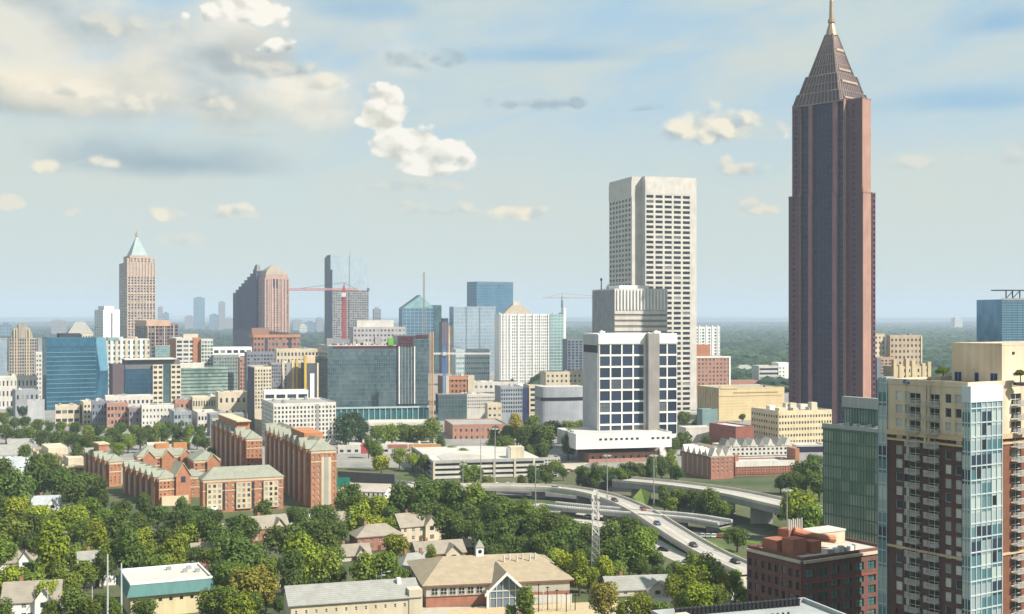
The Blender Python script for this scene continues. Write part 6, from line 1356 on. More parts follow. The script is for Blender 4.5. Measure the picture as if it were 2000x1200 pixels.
# ---- poles, masts, fence
def pole(name, label, cat, px, ybase, ytop, r, mat, head=None, D=None, group=None, r2=None):
    D_ = D or GD(ybase); o = thing(name, label, cat, (X(px, D_), D_, 0), 0, group); zt = Z(ytop, D_)
    q = MB(); q.bar((0, 0, 0), (0, 0, zt), r, r2 or r*.6, 8); q.build('pole', mat, o)
    if head == 'ring':
        q = MB()
        for i in range(10):
            t, t2 = 2*math.pi*i/10, 2*math.pi*(i+1)/10; q.bar((1.5*math.cos(t), 1.5*math.sin(t), zt-.3), (1.5*math.cos(t2), 1.5*math.sin(t2), zt-.3), .1, None, 4)
        q.build('ring', STEEL, o)
        for i in range(6): t = 2*math.pi*i/6; q = MB(); q.box(1.5*math.cos(t)-.35, 1.5*math.sin(t)-.35, zt-.75, 1.5*math.cos(t)+.35, 1.5*math.sin(t)+.35, zt-.35); q.build('lamp_head', OFFW, o)
    elif head == 'arm':
        q = MB(); q.bar((0, 0, zt-.2), (1.9, 0, zt+.25), .07, .06, 6); q.build('arm', STEEL, o); q = MB(); q.box(1.7, -.2, zt+.12, 2.7, .2, zt+.36); q.build('lamp_head', OFFW, o)
    elif head == 'cross':
        for k in (0.6, 2.0): q = MB(); q.box(-1.3, -.08, zt-k-.1, 1.3, .08, zt-k+.1); q.build('crossarm', BARK, o)
    return o
for px, yb, yt, lb in ((1046, 998, 905, 'high-mast light nearest the right end of the parking deck'), (1186, 1000, 888, 'high-mast light beside the expressway lanes below the white podium'), (1277, 1000, 888, 'high-mast light standing at the grass bank by the ramp'), (939, 960, 858, 'tall light mast in front of the parking deck'), (967, 968, 836, 'tallest light mast in front of the parking deck'), (904, 962, 905, 'short light mast at the left side of the parking deck'), (1537, 1100, 955, 'light mast rising beside the brick loft terrace')):
    pole('high_mast_light', lb, 'light mast', px, yb, yt, .27, STEEL, 'ring', group='high-mast lights along the expressway')
for px, yb, yt, lb in ((210, 1222, 1083, 'taller pale utility pole in front of the teal-trimmed hall'), (237, 1222, 1100, 'shorter pale utility pole at the corner of the teal-trimmed hall'), (180, 1225, 1146, 'short pole left of the two pale utility poles'), (93, 1225, 1148, 'thin white pole beside the bottom left white house')):
    pole('utility_pole', lb, 'utility pole', px, yb, yt, .34 if yt < 1120 else .22, wall('pale_pole', (.52, .54, .54)), None if yt < 1120 else 'cross', group='utility poles at the bottom left')
for px, yb, yt, lb in ((735, 1175, 1125, 'street lamp behind the cream warehouse roof'), (745, 1170, 1118, 'second street lamp behind the cream warehouse roof, the taller one'), (273, 1120, 1100, 'street lamp just above the teal-trimmed hall'), (365, 1122, 1098, 'street lamp above the right end of the teal-trimmed hall'), (182, 1000, 968, 'street lamp at the edge of the trees left of the dormitories'), (462, 1068, 1044, 'street lamp between the trees below the low dormitory block'), (1220, 1118, 1082, 'street lamp below the dark trees right of the lattice tower')):
    pole('street_lamp', lb, 'street lamp', px, yb, yt, .13, STEEL, 'arm', group='street lamps')
def lattice(px, ybase, ytop):
    D_ = GD(ybase); o = thing('lattice_tower', 'slender steel lattice mast, white at the top, in front of the expressway trees', 'lattice mast', (X(px, D_), D_, 0)); zt = Z(ytop, D_); zm = Z(1045, D_)
    def half(z): return 1.55-.95*z/zt
    for nm, za, zb, m_ in (('lower_mast', 0, zm, wall('weathered_steel', (.30, .31, .32), rough=.6)), ('upper_mast', zm, zt, WSTEEL)):
        q = MB(); z = za
        while z < zb-.1:
            z2 = min(zb, z+2.2); a, c = half(z), half(z2)
            for sx, sy, tx, ty in ((-1, -1, 1, -1), (1, -1, 1, 1), (1, 1, -1, 1), (-1, 1, -1, -1)):
                q.bar((sx*a, sy*a, z), (sx*c, sy*c, z2), .10, None, 4); q.bar((sx*a, sy*a, z), (tx*c, ty*c, z2), .06, None, 4); q.bar((tx*a, ty*a, z), (sx*c, sy*c, z2), .06, None, 4); q.bar((sx*c, sy*c, z2), (tx*c, ty*c, z2), .05, None, 4)
            z = z2
        q.build(nm, m_, o)
    for i, z in enumerate((zt-1.5, zt-4.5, zt-8)):
        for s_ in (-1, 1): q = MB(); q.box(s_*.9-.35, -1.1, z-1, s_*.9+.35, -.7, z+1); q.build('antenna_panel', WSTEEL, o)
lattice(1163, 1148, 958)
for i in range(9):
    px = 1052+i*9; D_ = GD(1196); o = MB(); hh = (8.2, 6.0, 7.0, 5.2, 6.4, 4.6, 5.6, 5.2, 4.8)[i]; o.bar((0, 0, 0), (0, 0, hh), .16, .12, 6); o.box(-.5, -.1, hh-.5, .5, .1, hh-.3)
    q = o.build('yard_post', (BLACK, OFFW)[i % 2]); q.location = (X(px, D_), D_+i % 3, 0); tag(q, ('black', 'pale')[i % 2]+' post in the school yard, '+('first', 'second', 'third', 'fourth', 'fifth', 'sixth', 'seventh', 'eighth', 'ninth')[i]+' from the left', 'post', 'posts in the school yard')
# ================================================================== roads and bridges
def G3(px, py, z): D_ = GD(py, z); return Vector((X(px, D_), D_, z))
def smooth(P, n=8):
    out = []
    for i in range(len(P)-1):
        p0, p1, p2, p3 = P[max(0, i-1)], P[i], P[i+1], P[min(len(P)-1, i+2)]
        for k in range(n):
            t = k/n; out.append(.5*((2*p1)+(p2-p0)*t+(2*p0-5*p1+4*p2-p3)*t*t+(3*p1-p0-3*p2+p3)*t**3))
    return out+[P[-1]]
def offs(P, d):
    out = []
    for i, p in enumerate(P):
        t = P[min(i+1, len(P)-1)]-P[max(0, i-1)]; t.z = 0; t.normalize(); out.append(Vector((p.x+t.y*d, p.y-t.x*d, p.z)))
    return out
def strip(A, B, dz=0.0):
    b = MB()
    for i in range(len(A)-1): b.quad((*A[i].xy, A[i].z+dz), (*A[i+1].xy, A[i+1].z+dz), (*B[i+1].xy, B[i+1].z+dz), (*B[i].xy, B[i].z+dz))
    return b
def solid(P, d0, d1, z0, z1, b=None):
    b = b or MB(); A, B = offs(P, d0), offs(P, d1); n = len(P)
    for i in range(n-1):
        a0, a1, b0, b1 = A[i], A[i+1], B[i], B[i+1]
        for q in (((a0, z1), (a1, z1), (b1, z1), (b0, z1)), ((a0, z0), (b0, z0), (b1, z0), (a1, z0)), ((a0, z0), (a1, z0), (a1, z1), (a0, z1)), ((b0, z1), (b1, z1), (b1, z0), (b0, z0))):
            b.quad(*[(p.x, p.y, p.z+z) for p, z in q])
    return b
def road(name, pts, w, mat, z=.03, lines=True, dash=True):
    P = smooth([G3(x, y, 0) for x, y in pts]); strip(offs(P, w/2), offs(P, -w/2), z).build(name, mat, kind='structure')
    if lines:
        for d in (w/2-.35, -w/2+.35): strip(offs(P, d+.11), offs(P, d-.11), z+.006).build('road_marking', wall('white_paint', (.72, .71, .66)), kind='structure')
    return P
def bridge(name, label, pts, w, thick, mat, par=1.0, piers=6, side=None, cat='bridge', rail=False):
    P = smooth([G3(x, y, z) for x, y, z in pts]); root = thing(name, label, cat, tuple(P[len(P)//2]*Vector((1, 1, 0)) if False else (0, 0, 0)))
    root.location = (P[0].x, P[0].y, 0); Q = [p-Vector((P[0].x, P[0].y, 0)) for p in P]
    solid(Q, w/2, -w/2, -thick, 0).build('deck', side or CONC, root)
    strip(offs(Q, w/2-.5), offs(Q, -w/2+.5), .006).build('road_surface', mat, root)
    if w > 8:
        for c in (w*.24, -w*.24):
            for t in (.75, -.75): strip(offs(Q, c+t+.3), offs(Q, c+t-.3), .010).build('tyre_track', wall('tyre_darkened_concrete', (.33, .315, .29)), root)
    for d in (.9, -.9):
        dd = w/2*d; strip(offs(Q, dd+.09), offs(Q, dd-.09), .014).build('road_marking', wall('white_paint', (.72, .71, .66)), root)
    if w > 8:
        b = MB(); C0 = Q
        for i in range(0, len(C0)-1, 2):
            A, B = offs(C0[i:i+2], .08), offs(C0[i:i+2], -.08); b.quad(*[(p.x, p.y, p.z+.014) for p in (A[0], A[1], B[1], B[0])])
        b.build('lane_marking', wall('white_paint', (.72, .71, .66)), root)
    PM = wall('pale_parapet', (.60, .55, .46))
    for s_ in (1, -1): solid(Q, s_*w/2, s_*(w/2-.35), 0.004, par, None).build('parapet', PM, root)
    if rail:
        for s_ in (1, -1):
            b = MB(); E = offs(Q, s_*w/2)
            for i in range(len(E)-1):
                for k in range(3): p = E[i].lerp(E[i+1], k/3); b.box(p.x-.3, p.y-.3, p.z+.2, p.x+.3, p.y+.3, p.z+par+.9)
            b.build('balustrade_post', WSTEEL, root)
    for i in range(piers):
        p = Q[int((i+.5)/piers*(len(Q)-1))]
        if p.z-thick > 1.2:
            b = MB(); b.box(p.x-w*.3, p.y-.7, 0, p.x+w*.3, p.y+.7, p.z-thick); b.build('pier', CONC, root)
    return P
R1 = [(800, 953, 5), (900, 951, 5), (1000, 951, 5), (1100, 955, 5), (1175, 968, 5), (1240, 993, 4.6), (1300, 1029, 3.8), (1350, 1060, 2.8), (1400, 1087, 1.8), (1475, 1121, .8)]
PR = bridge('curved_ramp', 'long curving expressway ramp with pale concrete deck and cars on it', R1, 10.5, 1.3, LANE, piers=9)
bridge('expressway_overpass', 'high straight overpass with dark underside crossing behind the light green tree', [(1215, 938, 8), (1300, 946, 8.5), (1380, 956, 9), (1450, 968, 9.5), (1530, 986, 10), (1640, 1010, 10.5)], 15, 2.4, LANE, par=1.1, piers=5, side=wall('shaded_concrete_girder', (.30, .295, .28)))  # girder concrete darkened, the underside's shade put into its colour
bridge('street_bridge', 'low street bridge with a white balustrade passing behind the ramp', [(1075, 988, 3.4), (1150, 995, 3.6), (1230, 1002, 3.8), (1300, 1008, 4), (1360, 1014, 4), (1418, 1024, 3.6)], 9, 1.2, ASPH, par=.35, piers=5, rail=True)
road('expressway_lanes', [(1010, 960), (1080, 969), (1150, 978), (1230, 992), (1320, 1025)], 13, ASPH)
road('expressway_lanes', [(1040, 985), (1110, 998), (1170, 1008), (1240, 1022), (1310, 1050), (1390, 1090)], 10, LANE, z=.035)
road('expressway_lanes', [(1060, 1000), (1130, 1015), (1190, 1028), (1250, 1048), (1320, 1085), (1400, 1120), (1470, 1150)], 9, LANE, z=.04)
road('street', [(660, 935), (740, 942), (830, 950), (930, 955), (1040, 963)], 22, ASPH, z=.045)
road('street', [(1060, 932), (1100, 915), (1140, 900), (1180, 888)], 14, PALEP, z=.05, lines=False)
road('street', [(400, 1130), (450, 1120), (500, 1160), (560, 1145), (620, 1150)], 7, PALEP, z=.05, lines=False)
road('street', [(1360, 1240), (1400, 1180), (1430, 1140), (1440, 1120)], 7, PALEP, z=.055, lines=False)
road('street', [(760, 1200), (900, 1198), (1060, 1197), (1200, 1190), (1330, 1170)], 15, PALEP, z=.05, lines=False)
road('street', [(1330, 1040), (1400, 1046), (1470, 1052), (1540, 1060)], 16, ASPH, z=.05)
road('street', [(0, 1110), (60, 1098), (130, 1115), (220, 1130)], 6, ASPH, z=.05, lines=False)
road('street', [(420, 1025), (500, 1035), (600, 1015), (690, 1005)], 7, PALEP, z=.05, lines=False)
def lawn(pts, z=.06):
    b = MB(); b.quad(*[tuple(G3(x, y, z)) for x, y in pts]); return b.build('lawn', GRASS, kind='structure')
b = MB(); P_ = [G3(1228, 990, .05), G3(1262, 992, .05), G3(1272, 962, 6), G3(1252, 954, 7), G3(1236, 972, 4)]; b.quad(*[tuple(p) for p in P_]); b.build('grass_bank', GRASS, kind='structure')
lawn([(1322, 1048), (1352, 1042), (1400, 1060), (1440, 1080), (1456, 1098), (1430, 1092)]); lawn([(1395, 1024), (1420, 1026), (1425, 1042), (1400, 1046)], .062); lawn([(1278, 1034), (1300, 1050), (1340, 1078), (1318, 1070), (1282, 1052)], .064); lawn([(1060, 972), (1120, 980), (1180, 993), (1110, 985)], .058)
lawn([(1380, 1040), (1500, 1056), (1500, 1066), (1380, 1052)], .066)
b = MB(); b.quad(*[tuple(G3(x, y, .07)) for x, y in ((860, 1212), (1420, 1212), (1400, 1178), (1240, 1172), (1112, 1178), (880, 1190))]); b.build('sandy_yard', ground_mat('sandy_yard', [(.52, .40, .22), (.46, .38, .26), (.58, .48, .30)], .12), kind='structure')
q = MB(); D_ = GD(1190); q.box(0, 0, 0, 13, .3, 2.6); o = q.build('yard_wall', wall('white_stucco', (.66, .64, .58))); o.location = (X(1032, D_), D_+6, 0); o.rotation_euler = (0, 0, R(6)); tag(o, 'white yard wall behind the posts right of the school entrance', 'wall')
# ---- cars
def car_proto(mat):
    root = obj('car', None); L_, W_ = 4.6, 1.85
    q = MB(); q.frus([(-L_/2, -W_/2), (L_/2, -W_/2), (L_/2, W_/2), (-L_/2, W_/2)], .32, [(-L_/2-.05, -W_/2-.03), (L_/2+.05, -W_/2-.03), (L_/2+.05, W_/2+.03), (-L_/2-.05, W_/2+.03)], .62)
    q.frus([(-L_/2-.05, -W_/2-.03), (L_/2+.05, -W_/2-.03), (L_/2+.05, W_/2+.03), (-L_/2-.05, W_/2+.03)], .62, [(-L_/2+.1, -W_/2+.06), (L_/2-.2, -W_/2+.06), (L_/2-.2, W_/2-.06), (-L_/2+.1, W_/2-.06)], .92); q.build('body', mat, root)
    q = MB(); q.frus([(-1.9, -.82), (1.1, -.82), (1.1, .82), (-1.9, .82)], .92, [(-1.35, -.68), (.35, -.68), (.35, .68), (-1.35, .68)], 1.40); q.build('cabin_glass', wall('car_glass', (.02, .025, .03), rough=.15, spec=.6), root)
    q = MB(); q.frus([(-1.37, -.70), (.37, -.70), (.37, .70), (-1.37, .70)], 1.40, [(-1.2, -.6), (.2, -.6), (.2, .6), (-1.2, .6)], 1.47); q.build('car_roof', mat, root)
    wm = MB(); wm.bar((0, -.11, 0), (0, .11, 0), .33, .33, 12); wme = wm.mesh('wheel', BLACK)
    for x in (-1.45, 1.42):
        for y in (-.86, .86): obj('wheel', wme, root, (x, y, .33))
    for y in (-.62, .62): q = MB(); q.box(2.30, y-.2, .55, 2.36, y+.2, .72); q.build('headlight', OFFW, root)
    return root
CARS = {k: car_proto(wall('car_paint_'+k, c, rough=.35, var=.03, spec=.5)) for k, c in (('black', (.02, .02, .024)), ('silver', (.50, .51, .52)), ('white', (.75, .75, .74)), ('red', (.32, .03, .03)), ('blue', (.04, .09, .22)))}
used = set()
def car(kind, px, py, z, ang, label, group, D=None):
    src = CARS[kind]; o = src if kind not in used else copy_tree(src); used.add(kind)
    p = G3(px, py, z); o.location = p; o.rotation_euler = (0, 0, R(ang)); tag(o, label, 'car', group)
def on_ramp(px, kind, lab, side=1.9):
    i = min(range(len(PR)), key=lambda k: abs(1000+PR[k].x/PR[k].y*F-px)); t = PR[min(i+1, len(PR)-1)]-PR[i-1]; p = offs(PR, side)[i]
    src = CARS[kind]; o = src if kind not in used else copy_tree(src); used.add(kind); o.location = p+Vector((0, 0, .02)); o.rotation_euler = (0, 0, math.atan2(t.y, t.x)); tag(o, lab, 'car', 'cars on the curved ramp')
on_ramp(1206, 'black', 'black car highest up the curved ramp near the white podium trees'); on_ramp(1246, 'red', 'red car on the upper bend of the curved ramp', -1.9); on_ramp(1290, 'blue', 'dark blue car in the middle of the curved ramp'); on_ramp(1364, 'black', 'black car on the straight lower part of the curved ramp', 1.5); on_ramp(1424, 'black', 'black car at the lower end of the curved ramp near the brick loft', -1.5); on_ramp(1088, 'silver', 'silver car at the flat start of the curved ramp')
CL = [('black', 1116, 1004, 'black car on the lanes left of the lattice mast'), ('white', 1150, 1012, 'white car on the lanes behind the lattice mast'), ('black', 1296, 1076, 'black car on the lower lanes right of the big dark trees'), ('silver', 1345, 1100, 'silver car on the lower lanes beside the ramp foot')]
for k, px, py, lb in CL: car(k, px, py, .05, -38, lb, 'cars on the expressway lanes')
PK = ['white', 'silver', 'black', 'red', 'silver', 'white', 'blue']; od = ('first', 'second', 'third', 'fourth', 'fifth', 'sixth', 'seventh', 'eighth', 'ninth', 'tenth', 'eleventh', 'twelfth')
for i in range(12): car(PK[i % 7], 915+i*11, 949-.2*i, .06, 95+i % 3*3, PK[i % 7]+' car parked in front of the parking deck, '+od[i]+' from the left', 'cars parked below the parking deck')
for i in range(9): car(PK[(i*3+1) % 7], 1372+i*11, 1049+.3*i, .07, 80, PK[(i*3+1) % 7]+' car parked right of the ramp below the overpass, '+od[i]+' from the left', 'cars parked by the overpass')
for i in range(6): car(PK[(i*2) % 7], 1068+i*9, 934-i*2.6, .07, 10, PK[(i*2) % 7]+' car on the pale side street, '+od[i]+' from the left', 'cars on the pale side street')
for i in range(5): car(PK[(i*2+1) % 7], 410+i*30, (1128, 1124, 1146, 1162, 1150)[i], .07, 30*i, PK[(i*2+1) % 7]+' car parked near the yellow tree, '+od[i]+' from the left', 'cars parked near the yellow tree')
for i in range(6): car(PK[(i+2) % 7], 700+i*21, 942+i*1.4, .07, 175, PK[(i+2) % 7]+' car on the sunken street right of the tall dormitory, '+od[i]+' from the left', 'cars on the sunken street')
# haze: one closed box of thin air round everything
hz = MB(); hz.box(-32000, -600, -1, 32000, 32000, 335)
m, T = new_mat('haze'); v = T.n('ShaderNodeVolumePrincipled', {'Color': (.68, .83, 1.0, 1), 'Density': .00009, 'Anisotropy': 0.0}); o_ = T.n('ShaderNodeOutputMaterial'); T.nt.links.new(v.outputs[0], o_.inputs['Volume'])
hz.build('haze', m, kind='stuff')
# ================================================================== trees
def leaf_mat():
    m, T = new_mat('foliage')
    oi = T.n('ShaderNodeObjectInfo'); oc = oi.outputs['Color']; orr = oi.outputs['Random']
    isl = T.n('ShaderNodeNewGeometry').outputs['Random Per Island']
    tc = T.n('ShaderNodeTexCoord').outputs['Object']
    cl = T.n('ShaderNodeTexNoise', {'Vector': tc, 'Scale': 3.2, 'Detail': 2.0}).outputs[0]
    k = T.m('ADD', T.m('MULTIPLY', isl, .7), T.m('ADD', T.m('MULTIPLY', cl, .7), .15))
    c = T.mix(1.0, oc, T.n('ShaderNodeCombineXYZ', {0: k, 1: k, 2: T.m('MULTIPLY', k, .9)}).outputs[0], 'MULTIPLY')
    hs = T.n('ShaderNodeHueSaturation', {'Hue': T.m('ADD', .485, T.m('MULTIPLY', T.m('FRACT', T.m('MULTIPLY', orr, 5.3)), .03)), 'Saturation': 1.0, 'Value': T.m('ADD', .72, T.m('MULTIPLY', orr, .62)), 'Color': c}).outputs[0]
    d = T.n('ShaderNodeBsdfPrincipled', {'Base Color': hs, 'Roughness': .75, 'Specular IOR Level': .2})
    t = T.n('ShaderNodeBsdfTranslucent', {'Color': T.mix(.5, hs, (.22, .30, .04), 'MIX')})
    mx = T.n('ShaderNodeMixShader', {0: .28, 1: d.outputs[0], 2: t.outputs[0]})
    T.n('ShaderNodeOutputMaterial', {0: mx.outputs[0]}); return m
LEAF = leaf_mat()
def tree_meshes(seed, kind):
    """unit tree (crown radius 1): tapered trunk with limbs, crown of leaf clumps spread over several lobes"""
    r = random.Random(seed); lobes = []; N = {'round': 15, 'tall': 13, 'broad': 18, 'small': 9}[kind]
    hz_ = {'round': (.95, 1.35, .82), 'tall': (.72, 1.6, 1.15), 'broad': (1.05, 1.2, .66), 'small': (.9, 1.1, .75)}[kind]
    for i in range(N):
        t = r.random()*2*math.pi; rr_ = math.sqrt(r.random())*.68*hz_[0]; zz = hz_[1]+(r.random()*2-1)*.62*hz_[2]
        k = 1-.45*abs(zz-hz_[1])/hz_[2]
        lobes.append((Vector((math.cos(t)*rr_*k, math.sin(t)*rr_*k, zz)), r.uniform(.27, .46)))
    lobes.append((Vector((0, 0, hz_[1]+hz_[2]*.45)), .42)); lobes.append((Vector((0, 0, hz_[1])), .5))
    b = MB(); per = 150 if kind != 'small' else 90
    for c, R_ in lobes:
        n = int(per*(R_/.36)**2)
        for i in range(n):
            d = Vector((r.gauss(0, 1), r.gauss(0, 1), r.gauss(.25, 1))).normalized(); rad = R_*(r.uniform(.72, 1.08) if r.random() < .9 else r.uniform(1.05, 1.3))
            p = c+d*rad; nn = (d+Vector((r.gauss(0, .42), r.gauss(0, .42), r.gauss(.3, .42)))).normalized()
            u = nn.cross(Vector((r.gauss(0, 1), r.gauss(0, 1), r.gauss(0, 1)))).normalized(); v = nn.cross(u); s_ = r.uniform(.035, .075); e = s_*r.uniform(.7, 1.3)
            b.quad(p-u*s_-v*e*.4, p+u*s_*.2-v*e, p+u*s_+v*e*.3, p-u*s_*.3+v*e)
    crown = b.mesh('crown', LEAF)
    t = MB(); top = Vector((r.uniform(-.06, .06), r.uniform(-.06, .06), hz_[1]*.75)); t.bar((0, 0, 0), top*.5, .085, .062, 7); t.bar(top*.5, top, .062, .04, 7)
    for c, R_ in lobes[:7]: t.bar(top*r.uniform(.5, .95), c, .034, .012, 5)
    return t.mesh('trunk', BARK), crown
VAR = {k: [tree_meshes(11*i+j*101, k) for i in range(n)] for j, (k, n) in enumerate((('round', 4), ('tall', 3), ('broad', 4), ('small', 2)))}
TONE = {'d': ((.088, .132, .026), 'dark green'), 'm': ((.145, .20, .028), 'mid green'), 'l': ((.225, .265, .022), 'bright lime'), 'o': ((.30, .26, .045), 'yellow-olive'), 'b': ((.050, .085, .050), 'bluish dark')}
tr = random.Random(21)
def plant_tree(cx, cy, r, tone, z0=0.0, D=None, kind=None):
    kind = kind or tr.choice(('round', 'round', 'broad', 'broad', 'tall') if r > 15 else ('round', 'small', 'broad'))
    zc = {'round': 1.35, 'tall': 1.6, 'broad': 1.2, 'small': 1.1}[kind]
    D_ = D or H*F/((cy-Y0)+zc*r); S = r/F*D_*1.06
    o = obj('tree', None, None, (X(cx, D_), D_, z0), tr.random()*6.28); o.scale = (S*tr.uniform(.92, 1.08), S*tr.uniform(.92, 1.08), S*tr.uniform(.95, 1.1))
    tm, cm = tr.choice(VAR[kind]); obj('trunk', tm, o); c = obj('crown', cm, o); q = TONE[tone][0]; c.color = (*q, 1)
    return o
def nth(n):
    w = 'first second third fourth fifth sixth seventh eighth ninth tenth eleventh twelfth thirteenth fourteenth fifteenth sixteenth seventeenth eighteenth nineteenth'.split()
    tens = {2: 'twenty', 3: 'thirty', 4: 'forty', 5: 'fifty'}
    if n <= 19: return w[n-1]
    t, u = divmod(n, 10); base = tens[t]
    return base[:-1]+'ieth' if u == 0 else base+'-'+w[u-1]
SHAPE = lambda r, k: ('large ' if r >= 36 else 'small ' if r < 18 else '')
